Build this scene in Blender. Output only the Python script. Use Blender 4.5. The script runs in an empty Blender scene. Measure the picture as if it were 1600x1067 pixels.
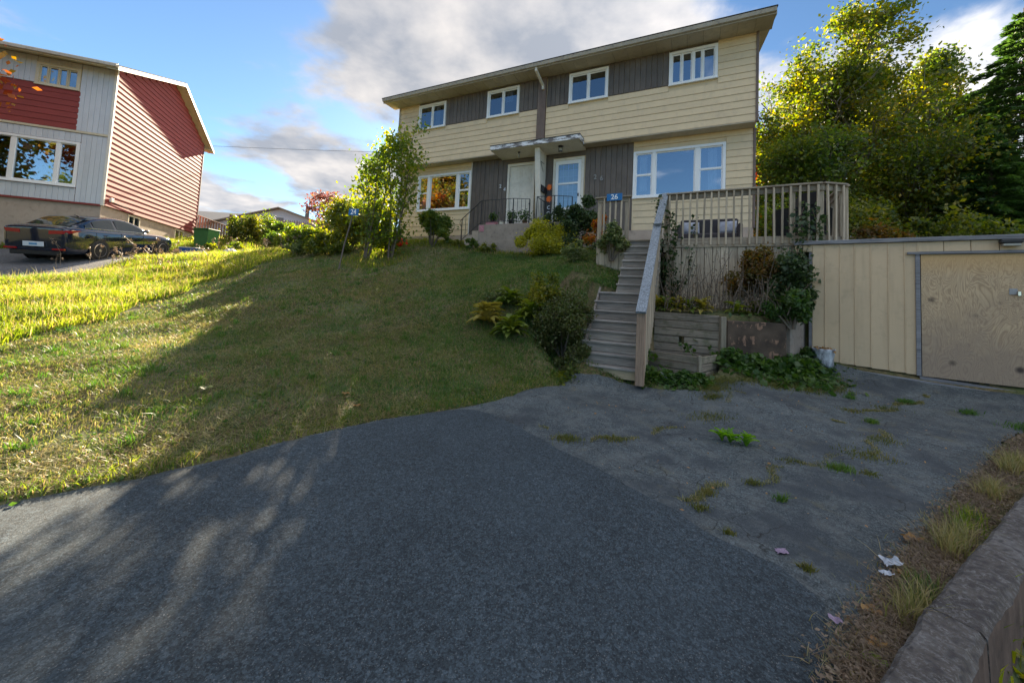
import bpy, math, random
import numpy as np
from mathutils import Vector, Matrix, geometry
SC = bpy.context.scene
COL = SC.collection
R = math.radians
PI = math.pi

# ---------------------------------------------------------------- camera, sky, sun, exposure
cam_d = bpy.data.cameras.new('camera'); cam = bpy.data.objects.new('camera', cam_d); COL.objects.link(cam)
cam_d.sensor_width = 36; cam_d.sensor_fit = 'HORIZONTAL'; cam_d.lens = 13.5
cam_d.shift_y = -0.0678; cam_d.clip_start = .05; cam_d.clip_end = 3000
_p, _r = R(3.43), R(2.87)
_fw = Vector((0, math.cos(_p), math.sin(_p))); _up0 = Vector((0, -math.sin(_p), math.cos(_p))); _rt0 = Vector((1, 0, 0))
_rt = math.cos(_r)*_rt0 + math.sin(_r)*_up0; _up = -math.sin(_r)*_rt0 + math.cos(_r)*_up0
_m = Matrix((_rt, _up, -_fw)).transposed().to_4x4(); _m.translation = (0, 0, 1.5)
cam.matrix_world = _m
SC.camera = cam
SUN_AZ, SUN_EL = R(105.0), R(23.0)          # direction towards the sun, angle from +X towards +Y
sun_d = bpy.data.lights.new('sun', 'SUN'); sun = bpy.data.objects.new('sun', sun_d); COL.objects.link(sun)
sun_d.energy = 5.0; sun_d.angle = R(.55); sun_d.color = (1.0, .83, .60)
sdir = Vector((math.cos(SUN_AZ)*math.cos(SUN_EL), math.sin(SUN_AZ)*math.cos(SUN_EL), math.sin(SUN_EL)))
sun.rotation_euler = (-sdir).to_track_quat('-Z', 'Y').to_euler()
sun.location = (-10, 30, 25)
SC.view_settings.view_transform = 'Standard'; SC.view_settings.look = 'None'
SC.view_settings.gamma = 1; SC.view_settings.use_curve_mapping = False
SC.view_settings.exposure = 2.4
W = bpy.data.worlds.new('World'); SC.world = W; W.use_nodes = True
def build_world():
    nt = W.node_tree; N = nt.nodes; L = nt.links; N.clear()
    out = N.new('ShaderNodeOutputWorld'); bg = N.new('ShaderNodeBackground'); L.new(bg.outputs[0], out.inputs[0])
    sky = N.new('ShaderNodeTexSky'); sky.sky_type = 'NISHITA'; sky.sun_disc = False
    sky.sun_elevation = SUN_EL; sky.sun_rotation = PI/2 - SUN_AZ
    sky.altitude = 50; sky.air_density = 1.0; sky.dust_density = .1; sky.ozone_density = 2.5
    bg.inputs[1].default_value = .067
    tc = N.new('ShaderNodeTexCoord')
    sep = N.new('ShaderNodeSeparateXYZ'); L.new(tc.outputs['Generated'], sep.inputs[0])
    def mth(op, a, b=None, clamp=False):
        n = N.new('ShaderNodeMath'); n.operation = op; n.use_clamp = clamp
        for i, v in enumerate((a, b)):
            if v is None: continue
            if hasattr(v, 'links'): L.new(v, n.inputs[i])
            else: n.inputs[i].default_value = v
        return n.outputs[0]
    zz = mth('MAXIMUM', sep.outputs[2], 0.0); zz = mth('ADD', zz, .16)
    px = mth('DIVIDE', sep.outputs[0], zz); py = mth('DIVIDE', sep.outputs[1], zz)
    cmb = N.new('ShaderNodeCombineXYZ'); L.new(px, cmb.inputs[0]); L.new(py, cmb.inputs[1])
    def noise(scale, det, rough, loc, dist=0.0):
        mp = N.new('ShaderNodeMapping'); mp.inputs['Location'].default_value = loc; L.new(cmb.outputs[0], mp.inputs[0])
        n = N.new('ShaderNodeTexNoise'); n.inputs['Scale'].default_value = scale; n.inputs['Detail'].default_value = det
        n.inputs['Roughness'].default_value = rough; n.inputs['Distortion'].default_value = dist
        L.new(mp.outputs[0], n.inputs['Vector']); return n.outputs['Fac']
    n1 = noise(CLOUD['s'], 10, .56, CLOUD['loc'], .25)
    # cloud banks at their places in the sky: soft blobs in direction space
    fld = None
    for (dx, dy, dz, w, st, rad) in CLOUD['blobs']:
        vd = N.new('ShaderNodeVectorMath'); vd.operation = 'SUBTRACT'; L.new(tc.outputs['Generated'], vd.inputs[0])
        v = Vector((dx, dy, dz)).normalized(); vd.inputs[1].default_value = v
        sc = N.new('ShaderNodeVectorMath'); sc.operation = 'MULTIPLY'; L.new(vd.outputs[0], sc.inputs[0]); sc.inputs[1].default_value = (1/rad, 1/rad, w/rad)
        ln = N.new('ShaderNodeVectorMath'); ln.operation = 'LENGTH'; L.new(sc.outputs[0], ln.inputs[0])
        f = mth('SUBTRACT', 1.0, ln.outputs[1], True); f = mth('MULTIPLY', f, st)
        fld = f if fld is None else mth('MAXIMUM', fld, f)
    dens = mth('ADD', mth('MULTIPLY', n1, 1.0), mth('MULTIPLY', fld, .42))
    mr = N.new('ShaderNodeMapRange'); mr.interpolation_type = 'SMOOTHSTEP'
    mr.inputs['From Min'].default_value = CLOUD['lo']; mr.inputs['From Max'].default_value = CLOUD['hi']; L.new(dens, mr.inputs[0])
    n2 = noise(CLOUD['s']*1.7, 6, .55, (3.1, 7.7, 0), .1)
    cr = N.new('ShaderNodeValToRGB'); e = cr.color_ramp
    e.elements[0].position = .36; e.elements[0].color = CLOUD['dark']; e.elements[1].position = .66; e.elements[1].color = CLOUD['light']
    L.new(n2, cr.inputs[0])
    # clouds towards the sun are darker; those opposite brightened to add fill in shade
    dt = N.new('ShaderNodeVectorMath'); dt.operation = 'DOT_PRODUCT'; L.new(tc.outputs['Generated'], dt.inputs[0]); dt.inputs[1].default_value = sdir
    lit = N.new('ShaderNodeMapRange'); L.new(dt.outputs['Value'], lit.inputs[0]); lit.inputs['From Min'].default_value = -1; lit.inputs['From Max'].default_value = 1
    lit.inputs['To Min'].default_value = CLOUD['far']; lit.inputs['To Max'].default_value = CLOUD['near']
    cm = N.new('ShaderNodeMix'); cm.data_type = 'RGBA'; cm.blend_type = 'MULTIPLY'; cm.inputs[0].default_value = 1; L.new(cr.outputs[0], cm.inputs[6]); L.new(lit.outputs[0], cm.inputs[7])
    mx = N.new('ShaderNodeMix'); mx.data_type = 'RGBA'; L.new(mr.outputs[0], mx.inputs[0])
    tint = N.new('ShaderNodeMix'); tint.data_type = 'RGBA'; tint.blend_type = 'MULTIPLY'; tint.inputs[0].default_value = 1
    L.new(sky.outputs[0], tint.inputs[6]); tint.inputs[7].default_value = CLOUD['tint']
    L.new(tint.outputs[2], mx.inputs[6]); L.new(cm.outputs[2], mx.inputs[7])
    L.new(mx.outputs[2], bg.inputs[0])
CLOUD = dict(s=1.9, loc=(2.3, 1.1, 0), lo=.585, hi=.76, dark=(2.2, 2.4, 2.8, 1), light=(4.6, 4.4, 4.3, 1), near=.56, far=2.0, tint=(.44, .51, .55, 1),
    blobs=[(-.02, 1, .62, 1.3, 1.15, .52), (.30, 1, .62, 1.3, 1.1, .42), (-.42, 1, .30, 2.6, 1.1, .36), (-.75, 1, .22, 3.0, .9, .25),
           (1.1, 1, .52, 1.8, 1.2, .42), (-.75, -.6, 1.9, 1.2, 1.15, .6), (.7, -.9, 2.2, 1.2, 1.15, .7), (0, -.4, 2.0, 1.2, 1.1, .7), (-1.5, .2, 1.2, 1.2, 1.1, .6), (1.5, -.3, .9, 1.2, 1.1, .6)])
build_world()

# ---------------------------------------------------------------- terrain heights
TERR = [(0.0,1.5,0.0),(-2.0,1.5,0.0),(-4.0,1.5,-0.02),(2.0,1.8,0.0),(4.0,3.0,0.02),(-3.2,2.5,0.0),(-6.0,0.0,-0.05),(0.0,-5.0,-0.15),(-10.0,-5.0,-0.2),(8.0,-5.0,-0.2),(0.0,-12.0,-0.3),(-1.4,4.5,0.04),(0.0,4.0,0.03),(1.0,5.5,0.1),(2.0,6.5,0.2),(3.3,5.5,0.2),(4.7,3.6,0.05),(5.3,6.9,0.48),(6.9,5.75,0.32),(6.0,4.5,0.15),(0.9,6.7,0.18),(-0.4,5.2,0.07),(8.5,4.0,0.2),(-6.0,2.0,0.05),(-8.0,1.0,0.02),(2.0,9.15,2.3),(2.9,11.0,2.9),(6.4,10.0,2.7),(1.8,8.6,1.95),(10.0,8.0,2.2),(10.0,12.0,2.9),(14.0,9.0,2.4),(15.0,16.0,3.3),(0.0,20.0,3.6),(-5.0,20.0,3.5),(6.0,22.0,3.8),(-4.9,15.8,3.45),(1.0,13.3,3.1),(-15.1,14.0,2.45),(-17.0,21.5,3.7),(-24.0,12.0,2.2),(-24.0,5.0,1.2),(-22.0,0.0,0.4),(-13.3,12.3,1.9),(-15.5,12.0,1.84),(-10.0,20.0,3.2),(-15.0,30.0,4.7),(-5.0,30.0,4.6),(10.0,32.0,4.8),(-10.0,45.0,5.2),(8.0,45.0,5.3),(-30.0,30.0,4.6),(-30.0,45.0,5.2),(25.0,30.0,4.2),(25.0,5.0,1.5),(25.0,-8.0,-0.4),(-25.0,-10.0,-0.3),(14.0,2.0,-0.3),(-2.35,7.3,0.67),(-3.24,9.8,1.52),(-4.19,12.5,2.46),(-2.3,13.5,3.1),(-0.48,5.7,0.18),(-0.63,7.0,0.67),(-0.83,8.6,1.47),(-1.11,11.0,2.2),(0.63,6.7,0.44),(0.66,7.4,1.05),(0.7,8.2,1.68),(0.86,10.5,2.44),(1.81,8.3,1.88),(1.32,6.9,0.67),(-2.7,5.6,0.45),(-3.94,8.0,1.05),(-5.24,10.5,1.78),(-6.28,12.5,2.35),(-7.75,14.0,2.65),(-3.36,4.2,0.24),(-4.88,6.0,0.48),(-7.01,8.5,1.02),(-9.14,11.0,1.61),(-11.27,13.5,2.19),(-4.15,3.7,0.21),(-5.68,5.0,0.4),(-8.3,7.2,0.86),(-11.02,9.5,1.28),(-5.3,4.1,0.3),(-7.59,5.8,0.56),(-11.25,8.5,1.09),(-13.95,10.5,1.43),(-13.4,14.9,2.3)]
_P = np.array(TERR, float)
def _fit(P, lam=.02):
    n = len(P); d = np.hypot(P[:, None, 0]-P[None, :, 0], P[:, None, 1]-P[None, :, 1])
    A = np.zeros((n+3, n+3)); A[:n, :n] = np.where(d > 0, d*d*np.log(d+1e-9), 0)+lam*np.eye(n)
    A[:n, n] = 1; A[:n, n+1:n+3] = P[:, :2]; A[n, :n] = 1; A[n+1:n+3, :n] = P[:, :2].T
    return np.linalg.solve(A, np.concatenate([P[:, 2], [0, 0, 0]]))
_W = _fit(_P)
def hs(x, y):
    x = np.clip(np.asarray(x, float), -32, 27); y = np.clip(np.asarray(y, float), -12, 48)
    sh = np.broadcast(x, y).shape; x = np.broadcast_to(x, sh).ravel(); y = np.broadcast_to(y, sh).ravel(); out = np.empty(x.shape)
    for i in range(0, len(x), 20000):
        a, b = x[i:i+20000], y[i:i+20000]
        d = np.hypot(a[:, None]-_P[:, 0], b[:, None]-_P[:, 1])
        out[i:i+20000] = (np.where(d > 0, d*d*np.log(d+1e-9), 0)@_W[:len(_P)])+_W[-3]+_W[-2]*a+_W[-1]*b
    return out.reshape(sh)
def bumps(x, y):
    x = np.asarray(x, float); y = np.asarray(y, float)
    return (.022*np.sin(1.7*x+1.3*y)*np.sin(1.1*y-.8*x+1)+.014*np.sin(3.9*x-2.1*y+2)+.010*np.sin(6.3*y+2.7*x)*np.sin(5.1*x-1)
            + .005*np.sin(13.1*x+4.2*y)*np.sin(11.7*y-3*x))
def inpoly(x, y, poly):
    x = np.asarray(x, float); y = np.asarray(y, float); r = np.zeros(x.shape, bool)
    n = len(poly); j = n-1
    for i in range(n):
        xi, yi = poly[i]; xj, yj = poly[j]
        c = ((yi > y) != (yj > y)) & (x < (xj-xi)*(y-yi)/((yj-yi)+1e-12)+xi)
        r ^= c; j = i
    return r
def edge_dist(x, y, poly):
    x = np.asarray(x, float); y = np.asarray(y, float); best = np.full(x.shape, 1e9)
    for i in range(len(poly)):
        ax, ay = poly[i-1]; bx, by = poly[i]; dx, dy = bx-ax, by-ay; L2 = dx*dx+dy*dy+1e-12
        t = np.clip(((x-ax)*dx+(y-ay)*dy)/L2, 0, 1)
        best = np.minimum(best, np.hypot(x-ax-t*dx, y-ay-t*dy))
    return best
DRIVE = [(-9.5, -9), (-7.5, -2.5), (-5.2, .6), (-3.9, 1.9), (-3.19, 2.54), (-2.98, 2.71), (-2.69, 2.91), (-2.47, 3.13), (-2.25, 3.36), (-2.10, 3.57), (-1.74, 3.98), (-1.36, 4.42), (-.97, 4.72),
         (-.55, 4.98), (-.2, 5.2), (.09, 5.42), (.40, 5.78), (.69, 6.08), (.9, 6.34), (1.03, 6.62), (1.6, 6.5), (2.17, 6.34), (2.5, 6.16), (2.7, 6.06), (2.95, 5.93), (3.25, 6.1), (3.8, 6.2), (4.49, 6.27), (5.2, 6.4), (5.8, 6.95), (6.4, 6.45), (7.4, 5.72),
         (7.9, 5.3), (6.6, 4.9), (5.57, 4.38), (4.75, 3.86), (3.97, 3.38), (3.3, 2.96), (2.76, 2.60), (2.1, 2.14), (1.42, 1.64), (.35, .93), (-2, -2), (-4, -9)]
# the raised bed behind the timber and block walls, and the sunken bank outside the kerb
STEP_O = (6.43, 10.14); YAW = R(-25.9)
def HW(u, n): return (STEP_O[0]+u*math.cos(YAW)-n*math.sin(YAW), STEP_O[1]+u*math.sin(YAW)+n*math.cos(YAW))
PIT = [HW(-2.1, -5.6), (3.15, 6.15), (3.88, 6.90), (3.86, 7.12), (2.84, 7.66), HW(-2.13, -3.8)]
BED = [HW(-2.13, -3.8), (2.84, 7.66), (3.86, 7.12), (3.93, 7.06), (4.90, 6.84), (5.72, 7.55), (7.0, 9.6), HW(1.6, -2.0), HW(-2.12, -2.0)]
BANKR = [(5.62, 7.28), (9.6, 4.35), (14, 3), (16, 9), (9, 12), (7.0, 9.4)]
OUTER = [(1.49, 1.44), (2.16, 1.87), (2.93, 2.33), (4.26, 3.09), (6.9, 4.6), (8.6, 5.4), (16, 6), (16, -6), (4, -9), (-2.2, -2.2), (.4, .76)]
STAIRG = [HW(-3.46, -5.28), HW(-2.13, -5.28), HW(-2.13, -2.2), HW(-2.9, -2.2), HW(-2.9, -3.75), HW(-3.46, -3.75)]
def ground_h(x, y):
    x = np.asarray(x, float); y = np.asarray(y, float)
    z = hs(x, y)
    far = np.clip((np.hypot(x, y-15)-50)/60, 0, 1); z = z*(1-far)+far*4.5
    ind = inpoly(x, y, DRIVE); ed = edge_dist(x, y, DRIVE)
    z = z + np.where(ind, -.05*np.clip(ed/.05, 0, 1), bumps(x, y)*np.clip(ed/.6, 0, 1)+.018*np.clip(ed/.08, 0, 1))
    un = (x-STEP_O[0])*(-math.sin(YAW))+(y-STEP_O[1])*math.cos(YAW)
    uu = (x-STEP_O[0])*math.cos(YAW)+(y-STEP_O[1])*math.sin(YAW)
    z = np.where(inpoly(x, y, STAIRG), np.minimum(z, .05+np.clip(un+5.3, 0, 3)*.9), z)
    z = np.where((uu < -3.44) & (uu > -4.0) & (un > -5.5) & (un < -3.3), np.minimum(z, .12+np.clip(un+5.3, 0, 3)*.92+bumps(x, y)), z)
    z = np.where(inpoly(x, y, PIT), np.minimum(z, .30), z)
    b = inpoly(x, y, BED)
    z = np.where(b, 1.22+.12*np.clip(un+4.6, 0, 3)+bumps(x, y), z)
    b2 = inpoly(x, y, BANKR)
    z = np.where(b2 & ~b, np.maximum(z, 1.9)+bumps(x, y), z)
    o = inpoly(x, y, OUTER)
    z = np.where(o, np.minimum(z, .05)-.40*np.clip(edge_dist(x, y, OUTER)/.15, .2, 1)+2*bumps(x, y), z)
    return z
def gz(x, y): return float(ground_h(np.array([x]), np.array([y]))[0])
# ---------------------------------------------------------------- materials
MAT = {}
def new_mat(name):
    m = bpy.data.materials.new(name); m.use_nodes = True; nt = m.node_tree
    for n in list(nt.nodes): nt.nodes.remove(n)
    out = nt.nodes.new('ShaderNodeOutputMaterial'); b = nt.nodes.new('ShaderNodeBsdfPrincipled'); nt.links.new(b.outputs[0], out.inputs[0])
    return m, nt, b, out
def rgb(c): return (c[0], c[1], c[2], 1)
def vec(nt, scale=(1, 1, 1), world=False):
    tc = nt.nodes.new('ShaderNodeTexCoord'); oi = nt.nodes.new('ShaderNodeObjectInfo')
    src = tc.outputs['Object']
    if world:
        g = nt.nodes.new('ShaderNodeNewGeometry'); src = g.outputs['Position']
    else:
        a = nt.nodes.new('ShaderNodeVectorMath'); a.operation = 'MULTIPLY_ADD'
        cb = nt.nodes.new('ShaderNodeCombineXYZ')
        for i in range(3): nt.links.new(oi.outputs['Random'], cb.inputs[i])
        nt.links.new(cb.outputs[0], a.inputs[0]); a.inputs[1].default_value = (37, 53, 71); nt.links.new(src, a.inputs[2]); src = a.outputs[0]
    mp = nt.nodes.new('ShaderNodeMapping'); mp.inputs['Scale'].default_value = scale; nt.links.new(src, mp.inputs[0])
    return mp.outputs[0]
def noi(nt, v, scale, det=4, rough=.6, dist=0):
    n = nt.nodes.new('ShaderNodeTexNoise'); n.inputs['Scale'].default_value = scale; n.inputs['Detail'].default_value = det
    n.inputs['Roughness'].default_value = rough; n.inputs['Distortion'].default_value = dist
    nt.links.new(v, n.inputs['Vector']); return n.outputs['Fac']
def ramp(nt, f, stops):
    r = nt.nodes.new('ShaderNodeValToRGB'); e = r.color_ramp
    while len(e.elements) < len(stops): e.elements.new(.5)
    for i, (p, c) in enumerate(stops):
        e.elements[i].position = p; e.elements[i].color = rgb(c) if hasattr(c, '__len__') else (c, c, c, 1)
    nt.links.new(f, r.inputs[0]); return r.outputs[0]
def mix(nt, f, a, b, mode='MIX'):
    m = nt.nodes.new('ShaderNodeMix'); m.data_type = 'RGBA'; m.blend_type = mode
    if hasattr(f, 'links'): nt.links.new(f, m.inputs[0])
    else: m.inputs[0].default_value = f
    for i, v in ((6, a), (7, b)):
        if hasattr(v, 'links'): nt.links.new(v, m.inputs[i])
        else: m.inputs[i].default_value = rgb(v)
    return m.outputs[2]
def bump(nt, b, h, strength=.3, dist=.01):
    n = nt.nodes.new('ShaderNodeBump'); n.inputs['Strength'].default_value = strength; n.inputs['Distance'].default_value = dist
    nt.links.new(h, n.inputs['Height']); nt.links.new(n.outputs[0], b.inputs['Normal'])
def paint(name, c, rough=.5, var=.12, scale=3, dirt=None, bmp=.15, metal=0, bscale=40, obj_var=.06, streak=None):
    m, nt, b, o = new_mat(name); v = vec(nt)
    n = noi(nt, v, scale, 5, .65)
    d = tuple(x*(1-var) for x in c); l = tuple(min(1, x*(1+var*.7)) for x in c)
    col = ramp(nt, n, [(.3, d), (.7, l)])
    if streak:
        vs = vec(nt, streak[0]); ns = noi(nt, vs, 1, 4, .6); col = mix(nt, ramp(nt, ns, [(.52, 0), (.75, streak[2])]), col, streak[1])
    if dirt:
        n2 = noi(nt, v, scale*3.1, 7, .7); col = mix(nt, ramp(nt, n2, [(.52, 0), (.68, dirt[1])]), col, dirt[0])
    if obj_var:
        oi = nt.nodes.new('ShaderNodeObjectInfo'); mr = nt.nodes.new('ShaderNodeMapRange'); nt.links.new(oi.outputs['Random'], mr.inputs[0])
        mr.inputs['To Min'].default_value = 1-obj_var; mr.inputs['To Max'].default_value = 1+obj_var*.5
        hs_ = nt.nodes.new('ShaderNodeHueSaturation'); nt.links.new(mr.outputs[0], hs_.inputs['Value']); nt.links.new(col, hs_.inputs['Color']); col = hs_.outputs[0]
    nt.links.new(col, b.inputs['Base Color']); b.inputs['Roughness'].default_value = rough; b.inputs['Metallic'].default_value = metal
    if bmp: bump(nt, b, noi(nt, v, bscale, 4, .6), bmp, .004)
    MAT[name] = m; return m
def wood(name, c, dark, axis, rough=.85, contrast=1.0, moss=None):
    m, nt, b, o = new_mat(name)
    s = [22, 22, 22]; s['xyz'.index(axis)] = 1.3
    v = vec(nt, tuple(s)); n = noi(nt, v, 1.6, 6, .7, .6)
    s2 = [70, 70, 70]; s2['xyz'.index(axis)] = 3
    n1 = noi(nt, vec(nt, tuple(s2)), 1.2, 4, .7)
    blot = noi(nt, vec(nt), 2.7, 5, .6)
    col = ramp(nt, n, [(.30, dark), (.48, c), (.72, tuple(min(1, x*1.35) for x in c))])
    col = mix(nt, ramp(nt, n1, [(.56, 0), (.72, .6*contrast)]), col, tuple(x*.45 for x in dark))
    col = mix(nt, ramp(nt, blot, [(.45, 0), (.75, .45)]), col, tuple(x*.6 for x in c))
    if moss: col = mix(nt, ramp(nt, noi(nt, vec(nt), 5.5, 5, .7), [(.5, 0), (.66, .6)]), col, moss)
    oi = nt.nodes.new('ShaderNodeObjectInfo'); mr = nt.nodes.new('ShaderNodeMapRange'); nt.links.new(oi.outputs['Random'], mr.inputs[0])
    mr.inputs['To Min'].default_value = .72; mr.inputs['To Max'].default_value = 1.18
    h = nt.nodes.new('ShaderNodeHueSaturation'); nt.links.new(mr.outputs[0], h.inputs['Value']); nt.links.new(col, h.inputs['Color'])
    nt.links.new(h.outputs[0], b.inputs['Base Color']); b.inputs['Roughness'].default_value = rough
    bump(nt, b, n1, .55, .004); MAT[name] = m; return m
def glass(name, tint=(.03, .05, .07), refl=.55, rough=.02):
    m, nt, b, o = new_mat(name); nt.nodes.remove(b)
    tr = nt.nodes.new('ShaderNodeBsdfTransparent'); tr.inputs[0].default_value = (.62, .70, .74, 1)
    gl = nt.nodes.new('ShaderNodeBsdfGlossy'); gl.inputs['Roughness'].default_value = rough; gl.inputs[0].default_value = (.8, .9, 1, 1)
    fr = nt.nodes.new('ShaderNodeFresnel'); fr.inputs[0].default_value = 1.5
    mr = nt.nodes.new('ShaderNodeMapRange'); nt.links.new(fr.outputs[0], mr.inputs[0]); mr.inputs['To Min'].default_value = refl; mr.inputs['To Max'].default_value = 1
    mx = nt.nodes.new('ShaderNodeMixShader'); nt.links.new(mr.outputs[0], mx.inputs[0]); nt.links.new(tr.outputs[0], mx.inputs[1]); nt.links.new(gl.outputs[0], mx.inputs[2])
    g = nt.nodes.new('ShaderNodeNewGeometry'); bp = nt.nodes.new('ShaderNodeBump'); bp.inputs['Strength'].default_value = .04; bp.inputs['Distance'].default_value = .05
    n = noi(nt, g.outputs['Position'], 1.3, 2, .5); nt.links.new(n, bp.inputs['Height']); nt.links.new(bp.outputs[0], gl.inputs['Normal'])
    nt.links.new(mx.outputs[0], o.inputs[0]); MAT[name] = m
def foliage(name, cols, rough=.5, trans=.45, clump=.8, brown=None):
    """leaf-by-leaf colour, slow drift over the plant, light coming through the blades"""
    m, nt, b, o = new_mat(name)
    g = nt.nodes.new('ShaderNodeNewGeometry')
    n = noi(nt, g.outputs['Position'], clump, 3, .6)
    mm = nt.nodes.new('ShaderNodeMath'); mm.operation = 'MULTIPLY_ADD'; nt.links.new(g.outputs['Random Per Island'], mm.inputs[0]); mm.inputs[1].default_value = .55
    m2 = nt.nodes.new('ShaderNodeMath'); m2.operation = 'MULTIPLY_ADD'; nt.links.new(n, m2.inputs[0]); m2.inputs[1].default_value = 1.5; m2.inputs[2].default_value = -.52
    nt.links.new(m2.outputs[0], mm.inputs[2])
    k = len(cols); col = ramp(nt, mm.outputs[0], [(i/(k-1)*.9+.05, c) for i, c in enumerate(cols)])
    if brown:
        col = mix(nt, ramp(nt, g.outputs['Random Per Island'], [(1-brown[1]-.001, 0), (1-brown[1], 1)]), col, brown[0])
    nt.links.new(col, b.inputs['Base Color']); b.inputs['Roughness'].default_value = rough
    tl = nt.nodes.new('ShaderNodeBsdfTranslucent')
    hs_ = nt.nodes.new('ShaderNodeHueSaturation'); hs_.inputs['Saturation'].default_value = 1.15; hs_.inputs['Value'].default_value = 2.4; nt.links.new(col, hs_.inputs['Color'])
    nt.links.new(hs_.outputs[0], tl.inputs[0])
    mx = nt.nodes.new('ShaderNodeMixShader'); mx.inputs[0].default_value = trans
    nt.links.new(b.outputs[0], mx.inputs[1]); nt.links.new(tl.outputs[0], mx.inputs[2]); nt.links.new(mx.outputs[0], o.inputs[0])
    MAT[name] = m; return m

paint('siding_cream', (.70, .55, .345), .45, .06, 1.2, bmp=.12, obj_var=.05, dirt=((.50, .39, .25), .3), streak=((5, 5, .8), (.50, .40, .27), .45))
paint('trim_cream', (.66, .53, .35), .5, .1, 2)
paint('dark_panel', (.125, .102, .086), .6, .22, 3, bmp=.2, obj_var=.14, streak=((9, 9, .6), (.06, .052, .048), .7))
paint('brown_trim', (.14, .095, .075), .6, .2, 4, streak=((9, 9, .6), (.30, .26, .22), .5))
paint('soffit', (.50, .44, .33), .6, .12, 2, dirt=((.25, .22, .17), .4))
paint('gutter', (.42, .38, .32), .5, .15, 3, dirt=((.16, .14, .12), .6))
paint('roof_edge', (.07, .065, .06), .85, .3, 12)
paint('shingle', (.12, .11, .10), .9, .3, 20, bmp=.5)
paint('white_vinyl', (.82, .83, .84), .35, .03, 2, obj_var=0)
paint('white_paint', (.72, .68, .60), .55, .08, 3, dirt=((.45, .38, .28), .4))
paint('white_metal', (.62, .64, .66), .45, .04, 3)
paint('interior', (.035, .035, .04), .8, .3, 2)
paint('curtain', (.50, .53, .60), .8, .1, 6); paint('curtain_dim', (.16, .20, .30), .8, .1, 6)
paint('blind', (.55, .60, .55), .7, .1, 6)
def peel():
    m, nt, b, o = new_mat('peeling_paint'); v = vec(nt, (2.2, 2.2, 9)); n = noi(nt, v, 1.5, 8, .72)
    c = ramp(nt, n, [(.44, (.14, .13, .13)), (.50, (.36, .36, .37)), (.54, (.74, .76, .80))])
    nt.links.new(c, b.inputs['Base Color']); b.inputs['Roughness'].default_value = .7; bump(nt, b, n, .5, .004); MAT['peeling_paint'] = m
peel()
paint('concrete', (.30, .25, .21), .9, .2, 3, dirt=((.13, .10, .08), .6), bmp=.5, bscale=60)
paint('concrete_pale', (.42, .34, .27), .9, .15, 2, dirt=((.22, .17, .13), .5), bmp=.4)
paint('iron', (.012, .012, .014), .4, .2, 10, bmp=0)
wood('deck_x', (.33, .275, .21), (.16, .13, .10), 'x'); wood('deck_z', (.42, .35, .26), (.22, .175, .125), 'z'); wood('deck_y', (.27, .235, .20), (.13, .11, .095), 'y')
wood('tread_x', (.31, .29, .265), (.14, .13, .12), 'x'); wood('riser_x', (.27, .245, .215), (.12, .105, .09), 'x')
wood('riser_new', (.38, .31, .20), (.26, .20, .12), 'x')
wood('timber_x', (.24, .205, .16), (.08, .068, .052), 'x', moss=(.08, .09, .04)); wood('timber_y', (.15, .125, .095), (.05, .043, .034), 'y', moss=(.07, .08, .035))
wood('post_z', (.22, .19, .14), (.09, .075, .055), 'z')
wood('grey_beam', (.20, .20, .215), (.085, .085, .09), 'x')
wood('fence_z', (.22, .19, .17), (.10, .085, .075), 'z')
wood('fence_warm', (.34, .24, .17), (.18, .12, .08), 'z')
def rail_blue():
    m, nt, b, o = new_mat('cap_weathered'); v = vec(nt, (14, 5, 14)); n = noi(nt, v, 2.8, 8, .75)
    c = ramp(nt, n, [(.38, (.10, .11, .12)), (.50, (.20, .23, .26)), (.62, (.31, .35, .39))])
    nt.links.new(c, b.inputs['Base Color']); b.inputs['Roughness'].default_value = .55; bump(nt, b, n, .6, .006); MAT['cap_weathered'] = m
rail_blue()
def blockwall():
    m, nt, b, o = new_mat('stained_block'); v = vec(nt); n = noi(nt, v, 2.2, 6, .6)
    c = ramp(nt, n, [(.35, (.045, .032, .024)), (.6, (.11, .078, .055)), (.8, (.17, .13, .095))])
    w = nt.nodes.new('ShaderNodeTexWave'); w.wave_type = 'BANDS'; w.bands_direction = 'Z'; w.inputs['Scale'].default_value = 1.0; w.inputs['Distortion'].default_value = 7.0; w.inputs['Detail'].default_value = 4; w.inputs['Detail Scale'].default_value = 3
    nt.links.new(v, w.inputs[0])
    fl = noi(nt, vec(nt, (9, 9, 2.5)), 1.6, 6, .7)
    mk = mix(nt, 1.0, ramp(nt, w.outputs['Fac'], [(.72, 0), (.85, 1)]), ramp(nt, fl, [(.50, 0), (.56, 1)]), 'MULTIPLY')
    c = mix(nt, mk, c, (.27, .16, .105))
    nt.links.new(c, b.inputs['Base Color']); b.inputs['Roughness'].default_value = .95; bump(nt, b, n, .6, .01); MAT['stained_block'] = m
blockwall()
paint('shed_metal', (.60, .45, .285), .5, .06, 1.5, dirt=((.36, .27, .17), .4), streak=((7, 7, .8), (.42, .31, .19), .5), bmp=.05, obj_var=.04)
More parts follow.
